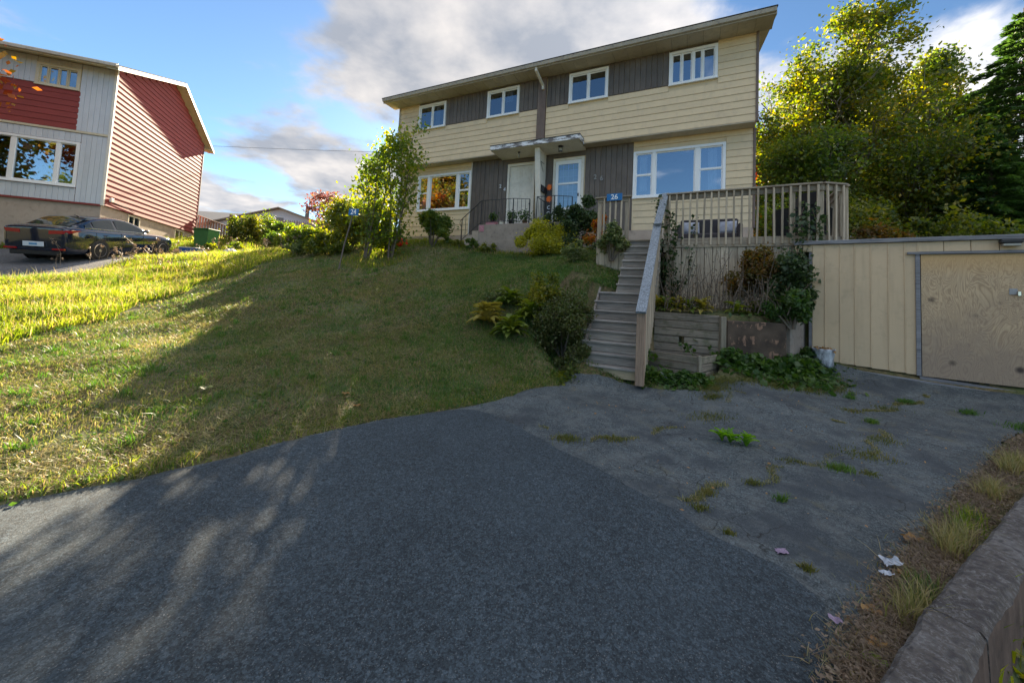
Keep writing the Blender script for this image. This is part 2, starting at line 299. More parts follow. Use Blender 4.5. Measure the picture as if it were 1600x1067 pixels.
def plywood():
    m, nt, b, o = new_mat('plywood'); v = vec(nt, (1, 1, .30))
    base = noi(nt, v, 3.6, 3, .5, 1.3)
    mu = nt.nodes.new('ShaderNodeMath'); mu.operation = 'MULTIPLY'; nt.links.new(base, mu.inputs[0]); mu.inputs[1].default_value = 46
    fr = nt.nodes.new('ShaderNodeMath'); fr.operation = 'PINGPONG'; nt.links.new(mu.outputs[0], fr.inputs[0]); fr.inputs[1].default_value = 1
    fine = noi(nt, vec(nt, (60, 60, 3)), 1, 3, .6)
    c = ramp(nt, fr.outputs[0], [(.0, (.36, .25, .15)), (.35, (.50, .36, .22)), (1, (.60, .45, .28))])
    c = mix(nt, ramp(nt, fine, [(.4, 0), (.7, .3)]), c, (.30, .22, .15))
    # weathering climbs from the foot of the sheet
    tc = nt.nodes.new('ShaderNodeTexCoord'); sp = nt.nodes.new('ShaderNodeSeparateXYZ'); nt.links.new(tc.outputs['Object'], sp.inputs[0])
    bl = noi(nt, vec(nt), 2.4, 6, .65)
    ad = nt.nodes.new('ShaderNodeMath'); ad.operation = 'MULTIPLY_ADD'; nt.links.new(bl, ad.inputs[0]); ad.inputs[1].default_value = 1.5
    ng = nt.nodes.new('ShaderNodeMath'); ng.operation = 'MULTIPLY_ADD'; nt.links.new(sp.outputs[2], ng.inputs[0]); ng.inputs[1].default_value = -.6; ng.inputs[2].default_value = -.42
    nt.links.new(ng.outputs[0], ad.inputs[2])
    c = mix(nt, ramp(nt, ad.outputs[0], [(.0, 0), (.75, .65)]), c, (.235, .18, .145))
    c = mix(nt, ramp(nt, sp.outputs[2], [(.62, 0), (.95, .7)]), c, (.60, .37, .15))
    kn = nt.nodes.new('ShaderNodeTexVoronoi'); kn.inputs['Scale'].default_value = 3.4; nt.links.new(vec(nt, (1, 1, 1)), kn.inputs['Vector'])
    c = mix(nt, ramp(nt, kn.outputs['Distance'], [(.09, .95), (.22, 0)]), c, (.05, .035, .03))
    nt.links.new(c, b.inputs['Base Color']); b.inputs['Roughness'].default_value = .8; bump(nt, b, fr.outputs[0], .25, .003); MAT['plywood'] = m
plywood()
paint('red_siding', (.26, .045, .04), .75, .12, 1.5, bmp=.08, obj_var=.06)
paint('white_panel', (.55, .58, .62), .5, .06, 2, obj_var=.05)
paint('cream_fascia', (.62, .55, .40), .5, .1, 3)
paint('car_paint', (.006, .012, .028), .10, .1, 2, bmp=0, obj_var=0)
paint('car_plastic', (.012, .012, .014), .45, .1, 5, bmp=0)
paint('chrome', (.55, .55, .55), .15, .02, 5, bmp=0, metal=1)
paint('rim_metal', (.45, .44, .43), .3, .05, 5, bmp=0, metal=.8)
paint('rubber', (.018, .018, .018), .8, .2, 20)
paint('lamp_red', (.32, .01, .015), .15, .1, 5, bmp=0)
paint('plate', (.60, .64, .68), .4, .05, 5)
paint('plate_blue', (.10, .28, .50), .4, .1, 5)
paint('sign_blue', (.008, .13, .36), .35, .05, 5, bmp=0)
paint('sign_white', (.85, .87, .88), .35, .02, 5, bmp=0)
paint('bin_green', (.02, .12, .03), .4, .15, 4)
paint('box_blue', (.02, .10, .36), .4, .1, 4)
paint('plastic_white', (.62, .64, .68), .45, .1, 6, bmp=.3)
paint('black_fabric', (.012, .012, .014), .8, .2, 6)
paint('rattan', (.035, .03, .035), .7, .3, 40)
paint('cushion_grey', (.34, .36, .42), .9, .25, 14)
paint('terracotta', (.26, .10, .05), .8, .15, 4)
paint('pot_black', (.02, .02, .022), .5, .1, 4)
paint('pink_fabric', (.45, .20, .24), .8, .3, 12)
paint('orange_decor', (.75, .16, .02), .6, .1, 4)
paint('red_decor', (.75, .03, .02), .4, .1, 4)
paint('lamp_glass', (.35, .33, .28), .2, .1, 4, bmp=0)
paint('paper', (.42, .45, .50), .7, .06, 8)
paint('stone_grey', (.32, .33, .34), .85, .15, 8)
paint('purple_litter', (.26, .19, .27), .6, .1, 8)
def bucket():
    m, nt, b, o = new_mat('dirty_bag'); n = noi(nt, vec(nt, (1, 1, .5)), 9, 7, .7)
    c = ramp(nt, n, [(.38, (.10, .10, .11)), (.50, (.34, .36, .39)), (.66, (.58, .62, .66))])
    nt.links.new(c, b.inputs['Base Color']); b.inputs['Roughness'].default_value = .5; bump(nt, b, n, .7, .015); MAT['dirty_bag'] = m
bucket()
glass('glass', refl=.34); glass('glass_dark', refl=.25); glass('car_glass', refl=.35)
# bark
for nm, c in (('bark', (.13, .105, .08)), ('bark_pale', (.26, .23, .19)), ('twig', (.16, .11, .075))):
    paint(nm, c, .9, .3, 8, bmp=.6, bscale=30)
G1 = [(.028, .055, .012), (.055, .085, .016), (.12, .14, .02), (.22, .19, .025)]
foliage('leaf_birch', [(.035, .062, .012), (.06, .092, .016), (.095, .125, .018), (.17, .165, .02), (.34, .25, .03)], trans=.5)
foliage('leaf_alder', [(.035, .075, .016), (.065, .11, .02), (.12, .16, .025), (.22, .21, .03)])
foliage('leaf_bright', [(.07, .16, .02), (.12, .24, .03), (.18, .30, .04)], clump=3)
foliage('leaf_maple', [(.07, .09, .018), (.26, .16, .02), (.32, .09, .015), (.22, .03, .02)])
foliage('leaf_side', [(.04, .07, .014), (.09, .11, .02), (.19, .15, .025), (.27, .13, .02), (.16, .07, .02)])
foliage('needle', [(.03, .065, .018), (.05, .10, .024), (.085, .14, .03)], trans=.35, clump=1.3)
foliage('leaf_crab', [(.05, .09, .015), (.09, .14, .02), (.17, .19, .025), (.30, .27, .03)], trans=.5)
foliage('leaf_gold', [(.15, .17, .02), (.28, .28, .03), (.42, .38, .05)], clump=2)
foliage('leaf_dark', [(.02, .042, .014), (.035, .065, .02), (.07, .10, .03)], clump=2, trans=.25)
foliage('leaf_barberry', [(.055, .045, .018), (.07, .075, .02), (.06, .095, .02), (.11, .085, .025)], clump=4, trans=.3)
foliage('leaf_varieg', [(.05, .09, .03), (.12, .15, .05), (.30, .30, .16)], clump=5)
foliage('leaf_hosta', [(.05, .09, .015), (.10, .14, .02), (.20, .21, .03)], clump=3, trans=.3)
foliage('leaf_hosta_gold', [(.13, .14, .025), (.24, .21, .04), (.32, .26, .07)], clump=3, trans=.3)
foliage('leaf_ivy', [(.025, .06, .012), (.045, .095, .018), (.08, .13, .02)], clump=3, trans=.3)
foliage('leaf_purple', [(.07, .03, .03), (.13, .05, .045), (.16, .10, .05)], clump=3)
foliage('leaf_bush', [(.035, .065, .014), (.075, .105, .018), (.14, .15, .02), (.22, .19, .03)], clump=1.2)
foliage('leaf_rust', [(.05, .06, .015), (.10, .085, .02), (.15, .075, .02), (.08, .09, .02)], clump=2.2)
foliage('grass_mown', [(.035, .085, .016), (.065, .12, .024), (.12, .15, .034), (.20, .185, .06), (.30, .25, .12)], clump=1.1, trans=.35, brown=((.22, .17, .09), .13))
foliage('grass_tall', [(.055, .095, .018), (.10, .145, .022), (.17, .195, .03), (.26, .235, .05)], clump=1.0, trans=.6, brown=((.34, .25, .12), .10))
foliage('grass_green', [(.028, .085, .014), (.05, .12, .02), (.085, .15, .025), (.13, .15, .035)], clump=1.6, trans=.35)
foliage('grass_dry', [(.20, .16, .07), (.30, .24, .11), (.14, .15, .04), (.34, .29, .16)], clump=4, trans=.35)
foliage('stalk_dry', [(.11, .075, .05), (.22, .165, .11), (.16, .10, .06)], clump=5, trans=.15)
foliage('leaf_fallen', [(.22, .09, .03), (.30, .17, .05), (.16, .07, .03)], clump=9, trans=.2)
foliage('moss', [(.05, .07, .015), (.10, .11, .02), (.16, .13, .04)], clump=4, trans=.3)
foliage('flower_white', [(.6, .6, .55), (.75, .75, .72)], clump=4, trans=.2)
def ground_mat():
    m, nt, b, o = new_mat('ground'); g = nt.nodes.new('ShaderNodeNewGeometry'); P = g.outputs['Position']
    n1 = noi(nt, P, 1.2, 6, .7); n2 = noi(nt, P, 14, 6, .75); n3 = noi(nt, P, 70, 3, .7)
    c = ramp(nt, n2, [(.3, (.045, .036, .018)), (.5, (.095, .080, .034)), (.68, (.21, .155, .08))])
    c = mix(nt, ramp(nt, n1, [(.46, .0), (.6, .7)]), c, (.055, .095, .022))
    c = mix(nt, ramp(nt, n3, [(.5, 0), (.7, .5)]), c, (.18, .145, .08))
    nt.links.new(c, b.inputs['Base Color']); b.inputs['Roughness'].default_value = 1; bump(nt, b, n2, .8, .03); MAT['ground'] = m
ground_mat()
def asphalt(name, base, old):
    m, nt, b, o = new_mat(name); g = nt.nodes.new('ShaderNodeNewGeometry'); P = g.outputs['Position']
    n1 = noi(nt, P, .9, 5, .6); n2 = noi(nt, P, 190, 3, .7); n4 = noi(nt, P, 5, 6, .7)
    c = ramp(nt, n1, [(.3, tuple(x*.80 for x in base)), (.7, tuple(x*1.2 for x in base))])
    c = mix(nt, ramp(nt, n2, [(.35, .75), (.5, 0)]), c, tuple(x*.35 for x in base))
    vo = nt.nodes.new('ShaderNodeTexVoronoi'); vo.inputs['Scale'].default_value = 120; nt.links.new(P, vo.inputs['Vector'])
    sp = nt.nodes.new('ShaderNodeSeparateColor'); nt.links.new(vo.outputs['Color'], sp.inputs[0])
    cell = ramp(nt, sp.outputs[1], [(0, .45), (.5, 1), (1, 1.75)]); c = mix(nt, .85, c, cell, 'MULTIPLY')
    v3 = nt.nodes.new('ShaderNodeTexVoronoi'); v3.inputs['Scale'].default_value = 48; nt.links.new(P, v3.inputs['Vector'])
    s3 = nt.nodes.new('ShaderNodeSeparateColor'); nt.links.new(v3.outputs['Color'], s3.inputs[0]); c = mix(nt, .6, c, ramp(nt, s3.outputs[0], [(0, .55), (.6, 1), (1, 1.6)]), 'MULTIPLY')
    st = mix(nt, 1.0, ramp(nt, sp.outputs[0], [(.72, 0), (.97, 1)]), ramp(nt, vo.outputs['Distance'], [(.28, 1), (.42, 0)]), 'MULTIPLY')
    c = mix(nt, st, c, (.15, .155, .155))
    c = mix(nt, ramp(nt, noi(nt, P, 2.2, 7, .7, .3), [(.54, 0), (.72, .45)]), c, tuple(x*.45 for x in base))
    c = mix(nt, ramp(nt, noi(nt, P, .55, 4, .6), [(.5, 0), (.7, .30)]), c, tuple(x*1.7 for x in base))
    vb = nt.nodes.new('ShaderNodeTexVoronoi'); vb.inputs['Scale'].default_value = 14; nt.links.new(P, vb.inputs['Vector'])
    sb = nt.nodes.new('ShaderNodeSeparateColor'); nt.links.new(vb.outputs['Color'], sb.inputs[0])
    big = mix(nt, 1.0, ramp(nt, sb.outputs[1], [(.90, 0), (.93, 1)]), ramp(nt, vb.outputs['Distance'], [(.035, 1), (.07, 0)]), 'MULTIPLY')
    c = mix(nt, big, c, (.34, .35, .36))
    hgt = n2
    if old:
        c = mix(nt, ramp(nt, n4, [(.45, 0), (.66, .55)]), c, (.14, .15, .145))
        c = mix(nt, ramp(nt, noi(nt, P, 1.7, 4, .6), [(.50, 0), (.64, .8)]), c, (.042, .050, .058))
        c = mix(nt, ramp(nt, noi(nt, P, 2.3, 6, .7, .4), [(.58, 0), (.68, .45)]), c, (.13, .12, .075))
        wv = nt.nodes.new('ShaderNodeVectorMath'); wv.operation = 'MULTIPLY_ADD'
        nn = nt.nodes.new('ShaderNodeTexNoise'); nn.inputs['Scale'].default_value = 3; nn.inputs['Detail'].default_value = 5; nt.links.new(P, nn.inputs['Vector'])
        nt.links.new(nn.outputs['Color'], wv.inputs[0]); wv.inputs[1].default_value = (.35, .35, .35); nt.links.new(P, wv.inputs[2])
        v2 = nt.nodes.new('ShaderNodeTexVoronoi'); v2.feature = 'DISTANCE_TO_EDGE'; v2.inputs['Scale'].default_value = 2.1; nt.links.new(wv.outputs[0], v2.inputs['Vector'])
        cr = mix(nt, 1.0, ramp(nt, v2.outputs['Distance'], [(.0, 1), (.012, 0)]), ramp(nt, noi(nt, P, 1.1, 3, .6), [(.44, 0), (.54, 1)]), 'MULTIPLY')
        c = mix(nt, cr, c, (.018, .017, .015))
    nt.links.new(c, b.inputs['Base Color']); b.inputs['Roughness'].default_value = .86; b.inputs['Specular IOR Level'].default_value = .35
    bump(nt, b, hgt, .9, .006); MAT[name] = m
asphalt('asphalt_new', (.044, .059, .070), False); asphalt('asphalt_old', (.072, .087, .093), True); asphalt('asphalt_pale', (.14, .14, .145), False)
def kerb_mat():
    m, nt, b, o = new_mat('kerb_concrete'); g = nt.nodes.new('ShaderNodeNewGeometry'); P = g.outputs['Position']
    n1 = noi(nt, P, 3.0, 7, .7); n2 = noi(nt, P, 60, 5, .75)
    c = ramp(nt, n1, [(.32, (.07, .056, .048)), (.5, (.145, .122, .105)), (.68, (.25, .235, .22))])
    c = mix(nt, ramp(nt, n2, [(.48, 0), (.62, .7)]), c, (.40, .385, .37)); c = mix(nt, ramp(nt, noi(nt, P, 30, 5, .7), [(.50, 0), (.62, .8)]), c, (.045, .035, .035))
    nt.links.new(c, b.inputs['Base Color']); b.inputs['Roughness'].default_value = .9; bump(nt, b, n2, 1.0, .03); MAT['kerb_concrete'] = m
    m, nt, b, o = new_mat('kerb_face'); g = nt.nodes.new('ShaderNodeNewGeometry'); P = g.outputs['Position']; n1 = noi(nt, P, 5, 7, .7)
    c = ramp(nt, n1, [(.35, (.05, .032, .024)), (.65, (.13, .085, .065))]); nt.links.new(c, b.inputs['Base Color']); b.inputs['Roughness'].default_value = .95; bump(nt, b, n1, .7, .01); MAT['kerb_face'] = m
kerb_mat()

# ---------------------------------------------------------------- mesh helpers
class MB:
    def __init__(s): s.v = []; s.f = []
    def add(s, vs, fs):
        o = len(s.v); s.v += [tuple(v) for v in vs]; s.f += [tuple(i+o for i in f) for f in fs]; return s
    def box(s, x0, x1, y0, y1, z0, z1):
        return s.add([(x0, y0, z0), (x1, y0, z0), (x1, y1, z0), (x0, y1, z0), (x0, y0, z1), (x1, y0, z1), (x1, y1, z1), (x0, y1, z1)],
              [(0, 3, 2, 1), (4, 5, 6, 7), (0, 1, 5, 4), (1, 2, 6, 5), (2, 3, 7, 6), (3, 0, 4, 7)])
    def quad(s, a, b, c, d): return s.add([a, b, c, d], [(0, 1, 2, 3)])
    def prism(s, poly, a0, a1, axis):
        """poly: 2D outline in the two other axes (in xyz order), extruded along axis"""
        n = len(poly); vs = []
        for a in (a0, a1):
            for p, q in poly:
                vs.append({'x': (a, p, q), 'y': (p, a, q), 'z': (p, q, a)}[axis])
        fs = [tuple(range(n))[::-1], tuple(range(n, 2*n))]+[(i, (i+1) % n, (i+1) % n+n, i+n) for i in range(n)]
        return s.add(vs, fs)
    def bar(s, a, b, w, h, up=(0, 0, 1)):
        a, b = Vector(a), Vector(b); d = (b-a).normalized(); r = d.cross(Vector(up)).normalized()*w/2; t = r.cross(d).normalized()*h/2
        vs = [a-r-t, a+r-t, a+r+t, a-r+t, b-r-t, b+r-t, b+r+t, b-r+t]
        return s.add(vs, [(0, 3, 2, 1), (4, 5, 6, 7), (0, 1, 5, 4), (1, 2, 6, 5), (2, 3, 7, 6), (3, 0, 4, 7)])
    def tube(s, pts, rads, n=8, cap=True):
        pts = [Vector(p) for p in pts]; rings = []
        if not hasattr(rads, '__len__'): rads = [rads]*len(pts)
        for i, p in enumerate(pts):
            d = (pts[min(i+1, len(pts)-1)]-pts[max(i-1, 0)]).normalized()
            a = Vector((1, 0, 0)) if abs(d.x) < .8 else Vector((0, 1, 0)); r = d.cross(a).normalized(); t = r.cross(d)
            rings.append([p+(r*math.cos(2*PI*k/n)+t*math.sin(2*PI*k/n))*rads[i] for k in range(n)])
        vs = [v for r in rings for v in r]; fs = []
        for i in range(len(pts)-1):
            for k in range(n): fs.append((i*n+k, i*n+(k+1) % n, (i+1)*n+(k+1) % n, (i+1)*n+k))
        if cap: fs += [tuple(range(n))[::-1], tuple(range((len(pts)-1)*n, len(pts)*n))]
        return s.add(vs, fs)
    def lathe(s, prof, c=(0, 0, 0), n=16):
        vs = []; fs = []; m = len(prof)
        for r, z in prof:
            for k in range(n): vs.append((c[0]+r*math.cos(2*PI*k/n), c[1]+r*math.sin(2*PI*k/n), c[2]+z))
        for i in range(m-1):
            for k in range(n): fs.append((i*n+k, i*n+(k+1) % n, (i+1)*n+(k+1) % n, (i+1)*n+k))
        fs += [tuple(range(n))[::-1], tuple(range((m-1)*n, m*n))]
        return s.add(vs, fs)
    def mesh(s, name, mat, smooth=False, off=(0, 0, 0)):
        me = bpy.data.meshes.new(name); me.from_pydata([(v[0]-off[0], v[1]-off[1], v[2]-off[2]) for v in s.v], [], s.f)
        me.materials.append(MAT[mat]); me.update()
        if smooth: me.polygons.foreach_set('use_smooth', [True]*len(me.polygons))
        return me
_cache = {}
def cbox_mesh(dx, dy, dz, mat, b):
    key = (round(dx, 3), round(dy, 3), round(dz, 3), mat, b)
    if key in _cache: return _cache[key]
    b = min(b, dx*.3, dy*.3, dz*.3); x, y, z = dx/2, dy/2, dz/2; vs = []; idx = {}
    for sx in (-1, 1):
        for sy in (-1, 1):
            for sz in (-1, 1):
                for ax in range(3):
                    p = [sx*x, sy*y, sz*z]
                    for k in range(3):
                        if k != ax: p[k] -= b*(1 if p[k] > 0 else -1)
                    idx[(sx, sy, sz, ax)] = len(vs); vs.append(tuple(p))
    fs = []
    for ax in range(3):
        o = [k for k in range(3) if k != ax]
        for s in (-1, 1):
            q = []
            for (a, c) in ((-1, -1), (1, -1), (1, 1), (-1, 1)):
                sg = [0, 0, 0]; sg[ax] = s; sg[o[0]] = a; sg[o[1]] = c; q.append(idx[(*sg, ax)])
            fs.append(tuple(q))
    for ax in range(3):
        o = [k for k in range(3) if k != ax]
        for a in (-1, 1):
            for c in (-1, 1):
                q = []
                for (s, f) in ((-1, o[0]), (1, o[0]), (1, o[1]), (-1, o[1])):
                    sg = [0, 0, 0]; sg[ax] = s; sg[o[0]] = a; sg[o[1]] = c; q.append(idx[(*sg, f)])
                fs.append(tuple(q))
    for sx in (-1, 1):
        for sy in (-1, 1):
            for sz in (-1, 1): fs.append(tuple(idx[(sx, sy, sz, k)] for k in range(3)))
    me = bpy.data.meshes.new('box'); me.from_pydata(vs, [], fs)
    import bmesh
    bm = bmesh.new(); bm.from_mesh(me); bmesh.ops.recalc_face_normals(bm, faces=bm.faces); bm.to_mesh(me); bm.free()
    me.materials.append(MAT[mat]); _cache[key] = me; return me
def setp(o, label=None, cat=None, group=None, kind=None):
    if label: o['label'] = label
    if cat: o['category'] = cat
    if group: o['group'] = group
    if kind: o['kind'] = kind
    return o
class Thing:
    """an Empty at the thing's base; children are given in the frame's own metres"""
    def __init__(s, fr, name, label, cat, base, group=None):
        s.fr = fr; s.b = Vector(base); o = bpy.data.objects.new(name, None); COL.objects.link(o); s.o = o
        o.empty_display_size = .2
        x, y = fr.w(base[0], base[1]); o.location = (x, y, base[2]); o.rotation_euler = (0, 0, fr.yaw); setp(o, label, cat, group)
    def _link(s, name, me, loc, parent):
        o = bpy.data.objects.new(name, me); COL.objects.link(o); o.parent = parent or s.o
        l = Vector(loc)-s.b
        if parent: l = l-parent.location
        o.location = l; return o
    def box(s, name, x0, x1, y0, y1, z0, z1, mat, b=.004, parent=None):
        if x1 < x0: x0, x1 = x1, x0
        if y1 < y0: y0, y1 = y1, y0
        me = cbox_mesh(x1-x0, y1-y0, z1-z0, mat, b)
        return s._link(name, me, ((x0+x1)/2, (y0+y1)/2, (z0+z1)/2), parent)
    def mb(s, name, m, mat, parent=None, smooth=False):
        n = len(m.v); c = (sum(v[0] for v in m.v)/n, sum(v[1] for v in m.v)/n, sum(v[2] for v in m.v)/n)
        return s._link(name, m.mesh(name, mat, smooth, c), c, parent)
    def inst(s, name, me, loc, parent=None, rot=None, scale=None):
        o = s._link(name, me, loc, parent)
        if rot: o.rotation_euler = rot
        if scale: o.scale = scale
        return o
class Frame:
    def __init__(s, ox, oy, yaw): s.ox, s.oy, s.yaw = ox, oy, yaw
    def w(s, u, n): return (s.ox+u*math.cos(s.yaw)-n*math.sin(s.yaw), s.oy+u*math.sin(s.yaw)+n*math.cos(s.yaw))
    def inv(s, x, y): dx, dy = x-s.ox, y-s.oy; return (dx*math.cos(s.yaw)+dy*math.sin(s.yaw), -dx*math.sin(s.yaw)+dy*math.cos(s.yaw))
    def thing(s, name, label, cat, base, group=None): return Thing(s, name, label, cat, base, group)
WF = Frame(0, 0, 0); HF = Frame(6.43, 10.14, YAW); RF = Frame(-15.16, 13.955, R(20.15)); SF = Frame(5.6, 7.14, R(-36.15))
def single(name, m, mat, label, cat, group=None, smooth=False, fr=WF):
    """a thing that is one mesh"""
    n = len(m.v); c = (sum(v[0] for v in m.v)/n, sum(v[1] for v in m.v)/n, min(v[2] for v in m.v))
    o = bpy.data.objects.new(name, m.mesh(name, mat, smooth, c)); COL.objects.link(o); x, y = fr.w(c[0], c[1]); o.location = (x, y, c[2]); o.rotation_euler = (0, 0, fr.yaw)
    return setp(o, label, cat, group)
def text_mesh(txt, size, depth, mat):
    cu = bpy.data.curves.new('txt', 'FONT'); cu.body = txt; cu.size = size; cu.extrude = depth; cu.align_x = 'CENTER'; cu.align_y = 'CENTER'; cu.offset = size*.012
    o = bpy.data.objects.new('txt', cu); COL.objects.link(o); bpy.context.view_layer.update()
    me = bpy.data.meshes.new_from_object(o.evaluated_get(bpy.context.evaluated_depsgraph_get())); bpy.data.objects.remove(o)
    me.materials.clear(); me.materials.append(MAT[mat]); return me
def np_mesh(name, verts, faces, mat, smooth=False):
    """verts (n,3) array, faces (m,k) array"""
    me = bpy.data.meshes.new(name); nv = len(verts); nf, k = faces.shape
    me.vertices.add(nv); me.vertices.foreach_set('co', verts.astype(np.float32).ravel())
    me.loops.add(nf*k); me.loops.foreach_set('vertex_index', faces.astype(np.int32).ravel())
    me.polygons.add(nf); me.polygons.foreach_set('loop_start', np.arange(0, nf*k, k, dtype=np.int32))
    me.polygons.foreach_set('loop_total', np.full(nf, k, dtype=np.int32))
    if smooth: me.polygons.foreach_set('use_smooth', np.ones(nf, dtype=bool))
    me.update(calc_edges=True); me.materials.append(MAT[mat]); return me
def link(name, me, loc=(0, 0, 0), parent=None):
    o = bpy.data.objects.new(name, me); COL.objects.link(o); o.location = loc
    if parent: o.parent = parent
    return o
def unit(v): return v/np.maximum(np.linalg.norm(v, axis=-1, keepdims=True), 1e-9)
def leaves(rng, C, size, up=.3, aspect=.6, jit=.35):
    """one folded-diamond leaf (4 verts) at each centre"""
    n = len(C); nrm = unit(rng.normal(size=(n, 3))+np.array([0, 0, up])); a = unit(np.cross(nrm, rng.normal(size=(n, 3)))); b = np.cross(nrm, a)
    s = size*(1+jit*rng.normal(size=(n, 1))).clip(.4, 2)
    V = np.stack([C-a*s, C-b*s*aspect+nrm*s*.12, C+a*s, C+b*s*aspect+nrm*s*.12], 1).reshape(-1, 3)
    return V, np.arange(4*n).reshape(n, 4)
def blades(rng, X, Y, Z, h, w, lean=.35):
    n = len(X); ang = rng.uniform(0, 2*PI, n); la = rng.uniform(0, 2*PI, n); hh = h*rng.uniform(.45, 1.25, n); ll = hh*np.abs(rng.normal(0, lean, n))
    base = np.stack([X, Y, Z], 1); d = np.stack([np.cos(ang), np.sin(ang), 0*ang], 1)*(w/2*rng.uniform(.6, 1.4, n))[:, None]
    tip = base+np.stack([np.cos(la)*ll, np.sin(la)*ll, hh], 1)
    mid = base+np.stack([np.cos(la)*ll*.35, np.sin(la)*ll*.35, hh*.6], 1)
    V = np.stack([base-d, base+d, mid+d*.8, tip, mid-d*.8], 1).reshape(-1, 3)
    i = np.arange(n)*5
    F = np.concatenate([np.stack([i, i+1, i+2, i+4], 1)]); T = np.stack([i+4, i+2, i+3, i+3], 1)
    return V, F, np.stack([i+4, i+2, i+3], 1)
def blade_obj(name, V, F, T, mat):
    me = bpy.data.meshes.new(name); me.vertices.add(len(V)); me.vertices.foreach_set('co', V.astype(np.float32).ravel())
    nf, nt_ = len(F), len(T); loops = np.concatenate([F.ravel(), T.ravel()]).astype(np.int32)
    me.loops.add(len(loops)); me.loops.foreach_set('vertex_index', loops); me.polygons.add(nf+nt_)
    st = np.concatenate([np.arange(nf)*4, nf*4+np.arange(nt_)*3]).astype(np.int32); tt = np.concatenate([np.full(nf, 4), np.full(nt_, 3)]).astype(np.int32)
    me.polygons.foreach_set('loop_start', st); me.polygons.foreach_set('loop_total', tt); me.update(calc_edges=True); me.materials.append(MAT[mat])
    return me
# ---------------------------------------------------------------- ground, asphalt, kerb
def axis(lo, hi, step, far0, far1, k=1.22):
    a = list(np.arange(lo, hi+1e-6, step)); s = step; x = a[-1]
    while x < far1: s *= k; x += s; a.append(x)
    s = step; x = a[0]; pre = []
    while x > far0: s *= k; x -= s; pre.append(x)
    return np.array(pre[::-1]+a)
def build_ground():
    xs = axis(-15, 9, .085, -500, 500); ys = axis(0.0, 16, .085, -300, 700)
    X, Y = np.meshgrid(xs, ys); Z = ground_h(X.ravel(), Y.ravel())
    V = np.stack([X.ravel(), Y.ravel(), Z], 1); nx, ny = len(xs), len(ys)
    i, j = np.meshgrid(np.arange(nx-1), np.arange(ny-1)); a = (j*nx+i).ravel()
    o = link('ground', np_mesh('ground', V, np.stack([a, a+1, a+1+nx, a+nx], 1), 'ground', True)); setp(o, 'shaded grassy hillside ground running from the drive up past both houses', kind='structure')
build_ground()
def jitter_poly(poly, step, amp, seed):
    rr = random.Random(seed); out = []
    for i in range(len(poly)):
        a = Vector(poly[i-1]); b = Vector(poly[i]); n = max(1, int((b-a).length/step))
        for k in range(n):
            p = a.lerp(b, k/n); out.append((p.x+rr.gauss(0, amp), p.y+rr.gauss(0, amp)))
    return out
def sheet(name, poly, step, dz, mat, label, bm=None, skirt=0):
    pp = [Vector(p) for p in poly]; xs = [p.x for p in pp]; ys = [p.y for p in pp]
    gx, gy = np.meshgrid(np.arange(min(xs), max(xs), step), np.arange(min(ys), max(ys), step)); gx = gx.ravel(); gy = gy.ravel()
    ok = inpoly(gx, gy, poly) & (edge_dist(gx, gy, poly) > step*.4)
    pts = pp+[Vector((a, b)) for a, b in zip(gx[ok], gy[ok])]; n = len(pp)
    V, _, Fc, _, _, _ = geometry.delaunay_2d_cdt(pts, [(i, (i+1) % n) for i in range(n)], [], 1, 1e-5)
    A = np.array([(v.x, v.y) for v in V]); z = hs(A[:, 0], A[:, 1])+dz
    if bm is not None: z = z+bm(A[:, 0], A[:, 1])
    if skirt:
        e = edge_dist(A[:, 0], A[:, 1], poly); z = z-skirt*(1-np.clip(e/.03, 0, 1))
    me = bpy.data.meshes.new(name); me.from_pydata([(a[0], a[1], c) for a, c in zip(A, z)], [], [tuple(f) for f in Fc]); me.materials.append(MAT[mat])
    me.polygons.foreach_set('use_smooth', [True]*len(me.polygons)); me.update()
    if me.polygons and me.polygons[0].normal.z < 0: me.flip_normals()
    o = link(name, me); setp(o, label, kind='structure'); return o
def warp(x, y): return .012*np.sin(2.1*x+1.2*y)*np.sin(1.7*y-.6*x)
dj = jitter_poly(DRIVE, .09, .012, 3)
sheet('old_driveway', dj, .16, .0, 'asphalt_old', 'old cracked asphalt parking area in front of the shed and stairs', warp)
NEW = [(-9.3, -8.8), (-7.4, -2.6), (-5.1, .55), (-3.85, 1.83), (-3.16, 2.50), (-2.93, 2.68), (-2.66, 2.87), (-2.44, 3.10), (-2.22, 3.33), (-2.07, 3.54), (-1.72, 3.95), (-1.34, 4.39), (-.95, 4.69),
       (-.54, 4.94), (-.36, 4.93), (-.15, 4.78), (.05, 4.56), (.3, 4.15), (.52, 3.83), (.70, 3.6), (.86, 3.4), (.98, 3.2), (1.07, 3.06), (1.2, 2.9), (1.27, 2.82), (1.34, 2.61), (1.5, 2.45), (1.62, 2.35), (1.68, 2.05), (1.38, 1.67), (.33, .99), (-1.9, -1.9), (-3.9, -8.8)]
sheet('new_driveway', jitter_poly(NEW, .07, .008, 5), .16, .016, 'asphalt_new', 'newer smooth dark asphalt drive across the foreground', warp, .012)
NG = [(-13.0, 9.2), (-11.4, 9.9), (-11.6, 10.7), (-12.6, 12.6), (-12.6, 15.5), (-16.6, 15.0), (-16.4, 12.8), (-22, 11.5), (-22, 9.2)]
sheet('neighbour_driveway', jitter_poly(NG, .3, .04, 8), .4, .06, 'asphalt_pale', 'pale gravelly drive of the red house under the parked car')

